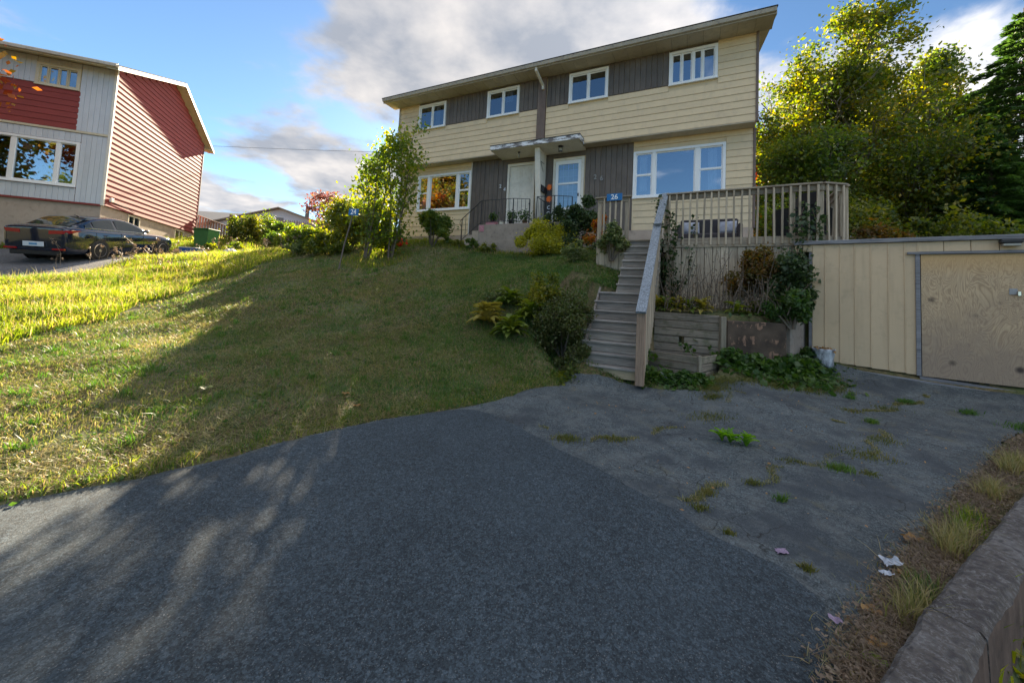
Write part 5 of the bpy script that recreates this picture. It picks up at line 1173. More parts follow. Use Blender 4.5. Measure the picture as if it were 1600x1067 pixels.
# green bin, blue box, bag
def tapered(T, name, x, y, z, w, d, h, k, mat):
    m = MB(); m.add([(x-w*k, y-d*k, z), (x+w*k, y-d*k, z), (x+w*k, y+d*k, z), (x-w*k, y+d*k, z), (x-w, y-d, z+h), (x+w, y-d, z+h), (x+w, y+d, z+h), (x-w, y+d, z+h)], [(0, 3, 2, 1), (4, 5, 6, 7), (0, 1, 5, 4), (1, 2, 6, 5), (2, 3, 7, 6), (3, 0, 4, 7)]); return T.mb(name, m, mat)
bx, by = -13.9, 17.3; bz = gz(bx, by)
T = WF.thing('green_bin', 'green wheeled compost bin by the far corner of the red house', 'bin', (bx, by, bz)); tapered(T, 'body', bx, by, bz, .33, .33, .92, .82, 'bin_green'); T.box('lid', bx-.36, bx+.36, by-.37, by+.37, bz+.92, bz+.98, 'bin_green', .02)
for s in (-1, 1):
    m = MB(); m.lathe([(.001, -.03), (.12, -.03), (.12, .03), (.001, .03)], n=12); o = T.inst('wheel', m.mesh('wheel', 'rubber'), (bx+s*.34, by+.25, bz+.12), rot=(0, PI/2, 0))
bx, by = -13.0, 15.5; bz = gz(bx, by)+.05
T = WF.thing('recycling_box', 'open blue recycling box on the grass in front of the car', 'box', (bx, by, bz)); tapered(T, 'body', bx, by, bz, .34, .22, .26, .85, 'box_blue'); T.box('rim', bx-.36, bx+.36, by-.24, by+.24, bz+.26, bz+.29, 'plastic_white', .01)
bx, by = -12.1, 16.4; bz = gz(bx, by)
m = MB(); m.lathe([(.18, 0), (.28, .08), (.22, .2), (.08, .27), (.02, .28)], (bx, by, bz), 14); rr = random.Random(1); m.v = [(x+rr.gauss(0, .015), y+rr.gauss(0, .015), z+rr.gauss(0, .01)) for x, y, z in m.v]; single('plastic_bag', m, 'plastic_white', 'crumpled white plastic bag lying in the tall weeds right of the green bin', 'bag', smooth=True)
# wooden steps rail behind the red house
T = WF.thing('back_stair_rail', 'brown wooden stair railing behind the red house corner', 'railing', (-17.3, 22.0, 3.7))
for i in range(13):
    t = i/12; x = -18.2+1.75*t; y = 21.9+.2*t; z = 3.75+.1*t; zt = 5.15-.55*t
    T.box('baluster', x-.05, x+.05, y-.02, y+.02, z, zt, 'fence_warm', .01)
m = MB(); m.bar((-18.3, 21.87, 5.20), (-16.4, 22.1, 4.58), .09, .05); T.mb('handrail', m, 'fence_warm'); T.box('post', -16.5, -16.38, 22.04, 22.18, 3.7, 5.35, 'fence_warm', .01)
# picket fence across the back
T = WF.thing('picket_fence', 'long grey picket fence across the back yards', 'fence', (-12, 30, 4.6))
x = -20.5; i = 0
pm = MB(); pm.prism([(-.065, 0), (.065, 0), (.065, 1.52), (0, 1.66), (-.065, 1.52)], -.012, .012, 'y'); pk = pm.mesh('picket', 'fence_z')
rr = random.Random(6)
while x < -4.5:
    y = 28.6+.12*(x+20); T.inst('picket', pk, (x, y, gz(x, y)-.05+rr.gauss(0, .015)), rot=(0, rr.gauss(0, .01), 0), scale=(1, 1, 1.04)); x += .152; i += 1
m = MB()
for zz in (.35, 1.25): m.bar((-20.5, 28.62, gz(-20.5, 28.6)+zz), (-4.5, 30.5, gz(-4.5, 30.5)+zz), .04, .09)
T.mb('rail', m, 'fence_z')
# distant bungalows
def bungalow(name, label, x, y, z0, yaw, w, d, h, rise, wall, roofm, gable_front, extra=None):
    fr = Frame(x, y, yaw); T = fr.thing(name, label, 'house', (0, 0, z0)); m = MB(); m.box(-w/2, w/2, 0, d, z0-1, z0+h)
    if gable_front: m.add([(-w/2, 0, z0+h), (w/2, 0, z0+h), (0, 0, z0+h+rise), (-w/2, d, z0+h), (w/2, d, z0+h), (0, d, z0+h+rise)], [(0, 1, 2), (3, 5, 4)])
    else: m.add([(-w/2, 0, z0+h), (-w/2, d, z0+h), (-w/2, d/2, z0+h+rise), (w/2, 0, z0+h), (w/2, d, z0+h), (w/2, d/2, z0+h+rise)], [(0, 1, 2), (3, 5, 4)])
    T.mb('wall', m, wall); r = MB(); o = .5
    def slab(a, b, c, e, t=.12):
        r.add([a, b, c, e]+[(p[0], p[1], p[2]+t) for p in (a, b, c, e)], [(0, 3, 2, 1), (4, 5, 6, 7), (0, 1, 5, 4), (1, 2, 6, 5), (2, 3, 7, 6), (3, 0, 4, 7)])
    k = rise/(w/2 if gable_front else d/2)
    if gable_front:
        slab((-w/2-o, -o, z0+h-o*k), (0, -o, z0+h+rise), (0, d+o, z0+h+rise), (-w/2-o, d+o, z0+h-o*k)); slab((w/2+o, -o, z0+h-o*k), (0, -o, z0+h+rise), (0, d+o, z0+h+rise), (w/2+o, d+o, z0+h-o*k))
    else:
        slab((-w/2-o, -o, z0+h-o*k), (w/2+o, -o, z0+h-o*k), (w/2+o, d/2, z0+h+rise), (-w/2-o, d/2, z0+h+rise)); slab((-w/2-o, d+o, z0+h-o*k), (w/2+o, d+o, z0+h-o*k), (w/2+o, d/2, z0+h+rise), (-w/2-o, d/2, z0+h+rise))
    T.mb('roof', r, roofm); return T
paint('roof_grey', (.17, .165, .165), .9, .15, 4); paint('roof_brown', (.22, .17, .13), .9, .15, 4); paint('pale_wall', (.52, .52, .55), .6, .05, 2); paint('tan_wall', (.45, .36, .25), .7, .08, 2)
B = bungalow('white_bungalow', 'far white bungalow with a small gable vent behind the picket fence', -25.3, 41, 5.2, R(8), 13.0, 10, 2.3, 2.0, 'pale_wall', 'roof_brown', True)
B.box('gable_vent', -.42, .42, -.06, .0, 5.2+2.35, 5.2+3.35, 'roof_grey', .02)
fl = MB(); fl.tube([(2.2, 1.5, 8.6), (2.2, 1.5, 10.3)], .22, 8); B.mb('flue', fl, 'dark_panel')
B2 = bungalow('grey_roofed_bungalow', 'far bungalow with the long grey roof beyond the red house corner', -36, 43, 5.2, R(4), 15, 11, 2.7, 2.1, 'pale_wall', 'roof_grey', False)
fl = MB(); fl.box(5.2, 5.6, 5, 5.4, 9.5, 10.9); B2.mb('chimney', fl, 'dark_panel')
B3 = bungalow('tan_bungalow', 'far tan bungalow with a brown roof behind the purple-leaved tree', -13.2, 44, 5.3, R(-4), 9, 9, 1.5, 1.35, 'tan_wall', 'roof_brown', False)
# overhead wire sagging between its poles beyond the houses
m = MB(); pts = [(-60+5*i, 46-.12*5*i+.0, 17.6-.13*i*1.35+.012*(i-6)**2) for i in range(16)]; m.tube(pts, .018, 5); single('utility_wire', m, 'iron', 'thin overhead utility wire crossing the sky left of the cream house', 'wire')
# leaning number post in the tall grass
px, py = -4.98, 11.0; z0 = gz(px, py)
T = WF.thing('number_post', 'leaning thin post with a small blue plate reading 24 in front of the yellow-green tree', 'sign', (px, py, z0))
m = MB(); m.tube([(px, py, z0-.1), (px+.10, py+.02, z0+.7), (px+.34, py-.02, z0+1.75)], .02, 6); T.mb('post', m, 'dark_panel')
T.inst('plate', cbox_mesh(.34, .012, .20, 'sign_blue', .004), (px+.34, py-.05, z0+1.68), rot=(0, .06, -.3)); T.inst('number', text_mesh('24', .20, .002, 'sign_white'), (px+.34-.003, py-.062, z0+1.68), rot=(PI/2, 0, -.3))
m = MB(); q = (-4.15, 13.9); z0 = gz(*q)
m.lathe([(.02, .0), (.12, .05), (.16, .16), (.12, .28), (.02, .32)], (q[0], q[1], z0+.02), 14); m.add([(q[0]+.1, q[1]-.1, z0+.12), (q[0]+.35, q[1]-.1, z0+.10), (q[0]+.30, q[1]-.1, z0+.28)], [(0, 1, 2)]); single('red_ornament', m, 'red_decor', 'small bright red garden ornament on the lawn by the left wall of the cream house', 'ornament', smooth=True)
# ---------------------------------------------------------------- vegetation
def grow(rng, base, h, spread, levels, n0, lean=(0, 0), up=.55, taper=.62, r0=.12, start=.25, trunkn=7):
    """returns tubes [(pts, radii)] and tip points"""
    tubes = []; tips = []
    base = np.array(base, float); top = base+np.array([lean[0], lean[1], h])
    pts = [base+(top-base)*t+np.array([math.sin(t*5+base[0])*.05*h*t, math.cos(t*4+base[1])*.04*h*t, 0])*.5 for t in np.linspace(0, 1, trunkn)]
    rad = list(np.linspace(r0, r0*.18, trunkn)); tubes.append((pts, rad, 0))
    def rec(p, d, L, r, lv):
        n = 4; q = [p]; dd = d.copy()
        for i in range(n):
            dd = unit(dd+rng.normal(size=3)*.16+np.array([0, 0, .06])); q.append(q[-1]+dd*L/n)
        tubes.append((q, list(np.linspace(r, r*.35, n+1)), lv))
        if lv >= levels:
            tips.extend(q[1:]); return
        for k in range(rng.integers(3, 6)):
            t = rng.uniform(.3, 1.0); i = int(t*(n-1)); c = q[i+1]; nd = unit(unit(q[i+1]-q[i])*.7+rng.normal(size=3)*.65+np.array([0, 0, .12])); rec(c, nd, L*rng.uniform(.45, .7), r*.5, lv+1)
        tips.append(q[-1])
    for k in range(n0):
        t = start+(1-start)*(k+rng.uniform(0, 1))/n0; i = min(int(t*(trunkn-1)), trunkn-2); f = t*(trunkn-1)-i; p = pts[i]*(1-f)+pts[i+1]*f
        a = k*2.4+rng.uniform(-.4, .4); sp = spread*(math.sin(PI*min(1, (t-start)/(1-start)*.85+.18))**.8); d = unit(np.array([math.cos(a), math.sin(a), up+rng.uniform(-.1, .4)]))
        rec(p, d, max(.3, sp*rng.uniform(.7, 1.1)), r0*(1-t*.7)*.5, 1)
    tips.append(pts[-1]); return tubes, np.array(tips)
def tube_mesh(name, tubes, mat, nmax=8):
    m = MB()
    for p, r, lv in tubes: m.tube(p, r, nmax if lv == 0 else (5 if lv == 1 else 3), cap=False)
    return m.mesh(name, mat, True)
def tree(name, label, cat, base, h, spread, seed, nleaf, lsize, leafm, barkm='bark', levels=2, n0=12, lean=(0, 0), r0=.12, sig=.35, start=.25, up=.55, group=None, drop=0, trunks=1, tspread=.4):
    rng = np.random.default_rng(seed); T = WF.thing(name, label, cat, base, group); b0 = np.array(base, float); alltips = []; tubes_all = []
    for t in range(trunks):
        a = 2*PI*t/trunks+seed; off = np.array([math.cos(a), math.sin(a), 0])*(tspread*.3 if trunks > 1 else 0); ln = (lean[0]+math.cos(a)*tspread*(trunks > 1)*2, lean[1]+math.sin(a)*tspread*(trunks > 1)*2)
        tb, tp = grow(rng, off, h*(1 if t == 0 else rng.uniform(.75, .95)), spread, levels, n0, ln, up, r0=r0, start=start); tubes_all += tb; alltips.append(tp)
    tips = np.concatenate(alltips); T.inst('trunk', tube_mesh('trunk', [q for q in tubes_all if q[2] == 0], barkm), b0); T.inst('branches', tube_mesh('branches', [q for q in tubes_all if q[2] > 0], barkm), b0)
    w = rng.uniform(.3, 1.6, len(tips)); idx = rng.choice(len(tips), nleaf, p=w/w.sum()); C = tips[idx]+rng.normal(size=(nleaf, 3))*sig*np.array([1, 1, .7])
    if drop: C[:, 2] -= np.abs(rng.normal(0, drop, nleaf))
    C = C[C[:, 2] > .15]; V, F = leaves(rng, C, lsize, .4, .62); T.inst('crown', np_mesh('crown', V, F, leafm), b0); return T
def zt(x, y, off=0): return (x, y, gz(x, y)+off)
def shrub(name, label, base, rx, ry, rz_, seed, n, ls, leafm, cat='shrub', group=None, stems=7, cz=None, shell=.55, aspect=.6, lumps=18, barkm='bark', flat=1):
    rng = np.random.default_rng(seed); T = WF.thing(name, label, cat, base, group); cz = rz_*.8 if cz is None else cz*.86
    L = unit(rng.normal(size=(lumps, 3))); L[:, 2] = rng.uniform(-.85, .95, lumps); L[:, :2] *= (1-.45*np.maximum(L[:, 2:3], 0)); L = L*rng.uniform(.35, 1.08, (lumps, 1))*np.array([rx, ry, rz_])+np.array([0, 0, cz])
    idx = rng.integers(0, lumps, n); d = unit(rng.normal(size=(n, 3)))*(rng.uniform(0, 1, (n, 1))**shell)*rng.uniform(.16, .50, (lumps, 1))[idx]*np.array([rx, ry, rz_]).mean()*(1+.55*(rng.uniform(0, 1, (n, 1)) < .12))
    C = L[idx]+d; C = C[C[:, 2] > .02]; V, F = leaves(rng, C, ls, .3, aspect); T.inst('foliage', np_mesh('foliage', V, F, leafm), base)
    m = MB()
    for k in range(stems):
        t = L[k % lumps]; m.tube([(t[0]*.12, t[1]*.12, -.05), (t[0]*.5, t[1]*.5, t[2]*.5), tuple(t)], [.022, .014, .005], 5, False)
    T.mb('stems', MBoff(m, base), barkm, None, True); return T
def MBoff(m, b):
    m.v = [(x+b[0], y+b[1], z+b[2]) for x, y, z in m.v]; return m

# --- big trees at the right
tree('birch_tree', 'tall yellow-green tree closest to the right wall of the cream house', 'tree', zt(12.2, 15.2), 9.6, 3.0, 11, 62000, .062, 'leaf_birch', 'bark_pale', 3, 15, (.9, 0), .17, .24, .12, trunks=3, tspread=.45)
tree('birch_tree', 'broad yellow-green tree left of the dark conifer at the right', 'tree', zt(16.9, 16.2), 8.3, 2.9, 23, 52000, .062, 'leaf_birch', 'bark', 3, 14, (.6, 0), .16, .25, .10, trunks=3, tspread=.5)
tree('alder_tree', 'dark green leafy tree filling the gap behind the deck corner', 'tree', zt(10.4, 14.0), 4.6, 1.9, 31, 20000, .055, 'leaf_alder', 'bark', 3, 12, (.3, 0), .09, .30, .06, trunks=3, tspread=.4)
tree('alder_tree', 'leafy green tree standing behind the shed roof', 'tree', zt(14.0, 13.4), 4.0, 2.1, 37, 24000, .055, 'leaf_birch', 'bark', 3, 12, (.2, 0), .09, .30, .05, trunks=3, tspread=.4)
tree('maple_tree', 'orange and red turning maple just past the right house corner', 'tree', zt(13.6, 22.0), 6.6, 2.4, 41, 16000, .10, 'leaf_maple', 'bark', 3, 11, (-.2, 0), .12, .36, .1)
tree('birch_tree', 'more distant yellowing tree between the maple and the birch', 'tree', zt(19.5, 23.0), 9.0, 3.6, 43, 26000, .11, 'leaf_birch', 'bark', 3, 13, (0, 0), .16, .45, .1)
def conifer(label, x, y, h, r, seed, n):
    b = zt(x, y); rng = np.random.default_rng(seed); T = WF.thing('conifer', label, 'tree', b); m = MB(); m.tube([(b[0], b[1], b[2]-.2), (b[0], b[1], b[2]+h*.5), (b[0], b[1], b[2]+h)], [.16, .09, .015], 8, False); T.mb('trunk', m, 'bark', None, True)
    br = MB(); C = []; Dv = []; nb = 150
    for k in range(nb):
        t = .04+.94*(k/nb); z = h*t; L = r*(1-t)**.8*rng.uniform(.75, 1.12)+.12; a = k*2.399+rng.uniform(-.3, .3); q = []
        for s in np.linspace(0, 1, 6): q.append(np.array([math.cos(a)*L*s, math.sin(a)*L*s, z+L*(.16*s-.42*s*s)+.10*L*s**4]))
        br.tube([tuple(v+np.array(b)) for v in q], [.022, .018, .014, .010, .007, .003], 3, False)
        kk = int(n/nb*(L/r+.12)*1.7)
        s = rng.uniform(.12, 1, kk)**.8; i = np.minimum((s*5).astype(int), 4); f = s*5-i; Q = np.array(q); P = Q[i]*(1-f)[:, None]+Q[i+1]*f[:, None]
        side = np.array([-math.sin(a), math.cos(a), 0]); w = (1-s)*.36*L+.07; o = rng.uniform(-1, 1, kk); P = P+side*(o*w)[:, None]+np.array([0, 0, 1])*(rng.normal(0, .035, kk)-.10*np.abs(o)*w)[:, None]
        C.append(P); Dv.append(unit(np.array([math.cos(a), math.sin(a), -.15])+side*(o*.9)[:, None]+rng.normal(size=(kk, 3))*.22))
    T.mb('branches', br, 'bark'); C = np.concatenate(C); Dv = np.concatenate(Dv); nrm = unit(np.cross(Dv, rng.normal(size=Dv.shape))); s = .085*rng.uniform(.6, 1.3, (len(C), 1))
    V = np.stack([C-Dv*s, C-nrm*s*.26, C+Dv*s, C+nrm*s*.26], 1).reshape(-1, 3); T.inst('needles', np_mesh('needles', V, np.arange(len(V)).reshape(-1, 4), 'needle'), b)
conifer('tall dark green conifer cut off by the right edge of the picture', 16.6, 12.2, 9.0, 3.5, 5, 80000)
conifer('smaller dark conifer beside the tall one, behind the shed', 14.6, 11.6, 4.4, 1.8, 6, 30000)
# undergrowth on the bank behind the shed
for i, (x, y, rx, rz_, m_, lab) in enumerate([(9.6, 9.9, 1.0, .6, 'leaf_rust', 'low rusty green bush on the bank behind the left end of the shed roof'), (11.4, 9.9, 1.2, .7, 'leaf_bush', 'leafy bush on the bank behind the middle of the shed roof'),
        (13.4, 9.6, 1.3, .85, 'leaf_alder', 'dark green bush on the bank below the conifer'), (8.6, 11.6, 1.1, 1.0, 'leaf_alder', 'green thicket right beside the deck railing corner'), (11.0, 12.2, 1.5, 1.3, 'leaf_bush', 'tall thicket behind the shed, right of the deck'), (13.0, 8.3, 1.0, .5, 'leaf_rust', 'straggly rusty bush at the right edge above the shed roof')]):
    shrub('bank_bush', lab, zt(x, y), rx, rx*.8, rz_, 60+i, 6500, .05, m_, 'bush', 'bushes on the bank behind the shed', 8, shell=.5, lumps=18)
# --- shrubs between deck and shed
shrub('bed_bush', 'rusty green twiggy bush in front of the right half of the deck skirting', (*HF.w(-.30, -3.15), 1.60), .58, .40, .48, 71, 6500, .030, 'leaf_rust', group=None, lumps=20, cz=.75)
shrub('ivy_bush', 'dark green leafy bush between the deck and the left end of the shed', (*HF.w(.22, -3.25), 1.30), .40, .38, .70, 72, 11000, .036, 'leaf_dark', lumps=22, cz=.75)
shrub('ivy_bush', 'brighter green tangle of leaves low beside the shed corner', (*HF.w(.15, -3.75), 1.2), .42, .3, .30, 73, 3500, .035, 'leaf_ivy', lumps=14, cz=.4)
def vine(u0, n0, z0, z1, seed, label):
    rng = np.random.default_rng(seed); b = (*HF.w(u0, n0), z0); T = WF.thing('climbing_vine', label, 'vine', b); m = MB(); C = []
    for k in range(5):
        p = np.array([rng.uniform(-.1, .12), rng.uniform(-.06, .03), 0.]); q = [p.copy()]
        while p[2] < (z1-z0)*rng.uniform(.75, 1.0): p = p+np.array([rng.normal(0, .05), rng.normal(0, .015), .14]); q.append(p.copy())
        m.tube([tuple(v+np.array(b)) for v in q], .006, 4, False); C += [v+rng.normal(size=3)*.06 for v in q for _ in range(9)]
    T.mb('stems', m, 'twig'); V, F = leaves(rng, np.array(C), .040, .2, .75); T.inst('foliage', np_mesh('foliage', V, F, 'leaf_dark'), b)
vine(-1.86, -2.84, 1.5, 3.75, 1, 'green vine climbing the left end of the deck balusters')
vine(.55, -2.95, 1.9, 3.5, 2, 'thin vine creeping up the balusters at the right end of the deck')
# dead stalks in the bed
rng = np.random.default_rng(8); T = HF.thing('dead_stalks', 'tall dry brown stalks standing in the bed before the deck skirting', 'plants', (-1.2, -3.3, 1.35)); m = MB(); C = []
for k in range(95):
    u = rng.uniform(-2.0, .1); n_ = rng.uniform(-3.9, -2.95); z = 1.3+.12*(n_+4.2)+.05; h = rng.uniform(.35, 1.25)*(1 if n_ > -3.5 else .6); l = rng.normal(0, .16, 2); c = rng.normal(0, .05, 2)
    pts = [(u, n_, z), (u+l[0]*.4+c[0], n_+l[1]*.2, z+h*.5), (u+l[0], n_+l[1]*.3, z+h)]; m.tube(pts, [.008, .006, .003], 4, False)
    for j in range(10): t = rng.uniform(.2, 1); C.append((u+l[0]*t+rng.normal(0, .03), n_+l[1]*t*.3+rng.normal(0, .03), z+h*t))
T.mb('stalks', m, 'bark')['kind'] = 'stuff'; V, F = leaves(rng, np.array(C)-np.array([-1.2, -3.3, 1.35]), .026, 0, .35); T.inst('dry_leaves', np_mesh('dry_leaves', V, F, 'stalk_dry'), (-1.2, -3.3, 1.35))
# litter of dark leaves over the bed soil
# --- hostas: arching leaves, each a piece
def hosta_leaf(mat, L=.24, W=.085):
    m = MB(); n = 7; vs = []
    for i in range(n+1):
        t = i/n; w = W*math.sin(PI*min(1, t*.93+.05))**.8*(1 if t < .6 else 1.05-t*.1); x = L*t; z = .16*math.sin(t*2.0)*L*2.2-.20*t*t*L*1.8
        vs += [(x, -w/2, z+.012), (x, 0, z-.004), (x, w/2, z+.012)]
    m.add(vs, [(3*i+j, 3*i+3+j, 3*i+4+j, 3*i+1+j) for i in range(n) for j in range(2)]); return m.mesh('leaf', mat, True)
def hosta(label, base, n, mat, seed, s=1.0, group='hostas in the beds'):
    rr = random.Random(seed); T = WF.thing('hosta', label, 'plant', base, group); me = hosta_leaf(mat)
    for i in range(n):
        r = rr.random(); a = i*2.399+rr.uniform(-.3, .3); tilt = -1.15+r*1.25; k = s*rr.uniform(.75, 1.2)
        T.inst('leaf', me, (base[0]+.05*math.cos(a)*r, base[1]+.05*math.sin(a)*r, base[2]+.06+.12*(1-r)*s), rot=(rr.uniform(-.3, .3), tilt*.8+.1, a), scale=(k, k, k))
    return T
hosta('yellowing hosta alone at the left end of the slope planting', zt(-.42, 7.35), 74, 'leaf_hosta_gold', 1, 1.25)
hosta('green hosta low on the slope, front of the planting', zt(.02, 6.95), 66, 'leaf_hosta', 2, 1.2)
hosta('green hosta right behind the front one, touching the dark shrub', zt(.40, 7.35), 60, 'leaf_hosta', 3, 1.2)
hosta('pale green hosta between the yellow one and the shrub', zt(-.02, 7.75), 52, 'leaf_hosta', 4, 1.15)
for i, (px, py) in enumerate([(2.95, 7.80), (3.12, 7.68), (3.30, 7.58), (3.48, 7.46), (3.66, 7.36)]):
    hosta(['leftmost yellow-green hosta along the top of the timber wall', 'second yellow-green hosta from the stairs on the timber wall', 'middle yellow-green hosta along the top of the timber wall', 'second yellow-green hosta from the end post of the timber wall', 'yellow-green hosta next to the end post of the timber wall'][i], (px, py, 1.30), 26, 'leaf_hosta' if i % 2 else 'leaf_hosta_gold', 10+i, .95)
for i, (px, py, m_) in enumerate([(4.25, 7.22, 'leaf_hosta'), (4.65, 7.25, 'leaf_hosta'), (5.1, 7.5, 'leaf_hosta_gold'), (5.4, 7.75, 'leaf_ivy')]):
    hosta(['round-leaved plant at the left end above the stained blocks', 'round-leaved plant above the middle of the stained blocks', 'pale yellow round-leaved plant above the block corner', 'dark broad-leaved plant above the end block by the shed'][i], (px, py, 1.28), 18, m_, 20+i, .95)
# burgundy barberry and neighbours by the stairs
shrub('barberry_shrub', 'dark reddish-brown rounded shrub left of the lower stairs', zt(1.02, 7.25), .62, .55, .66, 81, 42000, .019, 'leaf_barberry', lumps=46, cz=.58, stems=12)
shrub('barberry_shrub', 'small dark shrub sprawling at the stair foot', zt(1.0, 6.85), .34, .24, .24, 82, 6000, .018, 'leaf_barberry', lumps=14, cz=.2, stems=8)
shrub('leafy_shrub', 'mixed green leafy shrub between the hostas and the dark shrub', zt(.62, 7.55), .42, .36, .42, 104, 6000, .026, 'leaf_bush', lumps=24, cz=.42)
shrub('silver_plant', 'grey-leaved clump behind the yellow hosta on the slope', zt(-.25, 8.1), .30, .2, .12, 83, 900, .03, 'leaf_varieg', lumps=10, cz=.1)
# bushes at the house front
shrub('golden_shrub', 'rounded golden-yellow shrub in front of the concrete landing', zt(1.05, 11.5), .98, .6, .52, 84, 30000, .028, 'leaf_gold', lumps=34, cz=.48, stems=9)
shrub('rhododendron', 'dark evergreen shrub between the golden shrub and the deck', zt(1.95, 11.2), .55, .5, .80, 85, 15000, .036, 'leaf_dark', lumps=24, cz=.85)
shrub('rhododendron', 'loose dark shrub with purple berries in front of the landing railing', zt(1.55, 12.0), .55, .35, .55, 86, 5000, .036, 'leaf_dark', lumps=20, cz=1.15)
shrub('variegated_shrub', 'cream-edged green shrub pushing through the left deck balusters', (*HF.w(-3.18, -2.95), 2.45), .36, .26, .40, 87, 4500, .030, 'leaf_varieg', lumps=18, cz=.55)
shrub('variegated_shrub', 'small cream-edged shrub on the lawn left of the deck skirting', zt(1.55, 9.55), .30, .25, .30, 88, 2600, .028, 'leaf_varieg', lumps=14, cz=.28)
shrub('barberry_shrub', 'reddish shrub behind the left deck railing', (*HF.w(-3.75, -1.9), 2.8), .3, .3, .5, 89, 3000, .025, 'leaf_maple', lumps=12, cz=.6)
for i, (u, lab) in enumerate([(-9.6, 'tuft of weeds by the foot of the left house window wall'), (-8.9, 'weeds at the foot of the iron railing'), (-8.3, 'spiky green clump at the left corner of the landing'), (-7.6, 'dark weedy clump before the concrete landing')]):
    x, y = HF.w(u, -.55-.12*i); shrub('wall_weeds', lab, zt(x, y), .3, .2, .22, 90+i, 900, .035, 'leaf_bush' if i % 2 else 'leaf_alder', 'weeds', 'weeds along the house wall', 4, cz=.15, lumps=8)
# --- crab apple and the small trees left of the house
tree('crab_apple_tree', 'slender yellow-green tree with upright shoots just behind the leaning number post', 'tree', zt(-4.75, 12.4), 3.8, .75, 51, 3000, .055, 'leaf_crab', 'bark', 3, 12, (.35, 0), .038, .17, .10, 1.1, drop=.15, trunks=3, tspread=.20)
tree('crab_apple_tree', 'slender green tree with tall dark shoots against the left edge of the cream house', 'tree', zt(-4.0, 12.5), 4.5, .75, 52, 3200, .055, 'leaf_crab', 'bark', 3, 12, (.25, 0), .036, .17, .10, 1.1, drop=.15, trunks=3, tspread=.20)
tree('round_bush_tree', 'dense dark-cored bushy tree behind the slender yellow-green tree', 'tree', zt(-6.1, 14.2), 1.45, .75, 53, 8000, .055, 'leaf_bush', 'bark', 3, 12, (.2, 0), .07, .25, .05, .6, trunks=2, tspread=.3)
shrub('yellow_bush', 'low yellow-lit bush at the left foot of the bushy tree', zt(-7.5, 13.9), .9, .6, .50, 101, 8000, .042, 'leaf_crab', 'bush', lumps=20, cz=.45)
shrub('yellow_bush', 'dark-bottomed bush below the bushy tree, right of the low yellow one', zt(-6.2, 13.0), .7, .5, .40, 102, 6000, .042, 'leaf_bush', 'bush', lumps=18, cz=.40)
shrub('yellow_bush', 'leafy yellow-green bush added to block low sun between the two slender trees', zt(-4.35, 13.0), .42, .35, .75, 105, 4200, .045, 'leaf_crab', 'bush', lumps=20, cz=.9)  # added bush, stops low sun streaking through the gap onto the lawn
shrub('green_bush', 'vase-shaped green bush under the left big window of the cream house', zt(-2.9, 13.6), .78, .5, .52, 103, 7500, .045, 'leaf_alder', lumps=22, cz=.95, stems=12)
tree('purple_tree', 'small purple-leaved tree standing against the sky by the fence', 'tree', zt(-11.3, 22.5), 3.1, 1.1, 55, 1300, .075, 'leaf_purple', 'bark', 2, 8, (.1, 0), .05, .22, .45, .25)
for i, (x, y, r, rz_, m_, lab) in enumerate([(-15.4, 22.0, 1.25, .85, 'leaf_bush', 'big green hedge bush with a yellow crown left of the white bungalow'), (-12.9, 21.5, 1.1, .42, 'leaf_alder', 'dark hedge bush in front of the white bungalow'), (-9.6, 20.6, .9, .42, 'leaf_crab', 'low yellow bush below the purple-leaved tree'), (-8.2, 19.6, 1.0, .5, 'leaf_bush', 'low hedge bush right of the purple-leaved tree'), (-15.3, 24.5, 1.4, .9, 'leaf_alder', 'dark bush by the back stair rail')]):
    shrub('hedge_bush', lab, zt(x, y), r, r*.8, rz_, 110+i, 7000, .06, m_, 'bush', 'bushes along the back fence', 6, lumps=18, cz=rz_*1.0)
# overhanging leaves at the top left corner, and the bush at the left edge
tree('maple_branch_tree', 'orange-leaved tree just outside the picture whose leaves show at the top left corner', 'tree', zt(-15.4, 9.2), 7.2, 1.7, 57, 5000, .09, 'leaf_maple', 'bark', 2, 10, (.0, 0), .10, .30, .55, .3)
shrub('edge_shrub', 'green shrub cut by the left edge, against the red house foundation', zt(-18.4, 13.2), .7, .5, .6, 118, 4000, .05, 'leaf_alder', lumps=14, cz=.9)
# trees across the street behind the camera: the windows mirror them
tree('street_tree', 'tall autumn tree across the street, mirrored in the left windows', 'tree', (-17, -14, -.3), 12.5, 4.6, 61, 22000, .17, 'leaf_birch', 'bark', 3, 13, (0, 0), .3, .6, .15)
tree('side_tree', 'autumn tree left of the picture beyond the neighbouring drive, mirrored in the left windows', 'tree', (-21.5, 5.5, 1.2), 11, 4.2, 62, 32000, .13, 'leaf_side', 'bark', 3, 12, (0, 0), .3, .6, .15)

# ---------------------------------------------------------------- lawn
SHADE_LINE = [(-6.78, 5.2), (-6.92, 6.05), (-7.36, 7.46), (-7.87, 9.51), (-7.85, 11.77), (-7.6, 13.35)]
def tall_mask(x, y):
    lx = np.interp(y, [0, 3.6, 5.2, 6.05, 7.46, 9.5, 11.8, 13.35, 20], [-6.2, -6.6, -6.75, -6.9, -7.3, -7.8, -7.8, -7.4, -6.5])
    return x < lx+.12*np.sin(3*y)
HOUSE_P = [HF.w(-12.8, .4), HF.w(0.1, .4), HF.w(0.1, 8.4), HF.w(-12.8, 8.4)]; LAND_P = [HF.w(-8.9, -.62), HF.w(-4.7, -.62), HF.w(-4.7, .5), HF.w(-8.9, .5)]
STAIR_P = STAIRG; DECK_P = [HF.w(-3.55, -2.8), HF.w(1.2, -2.8), HF.w(1.2, .4), HF.w(-3.55, .4)]
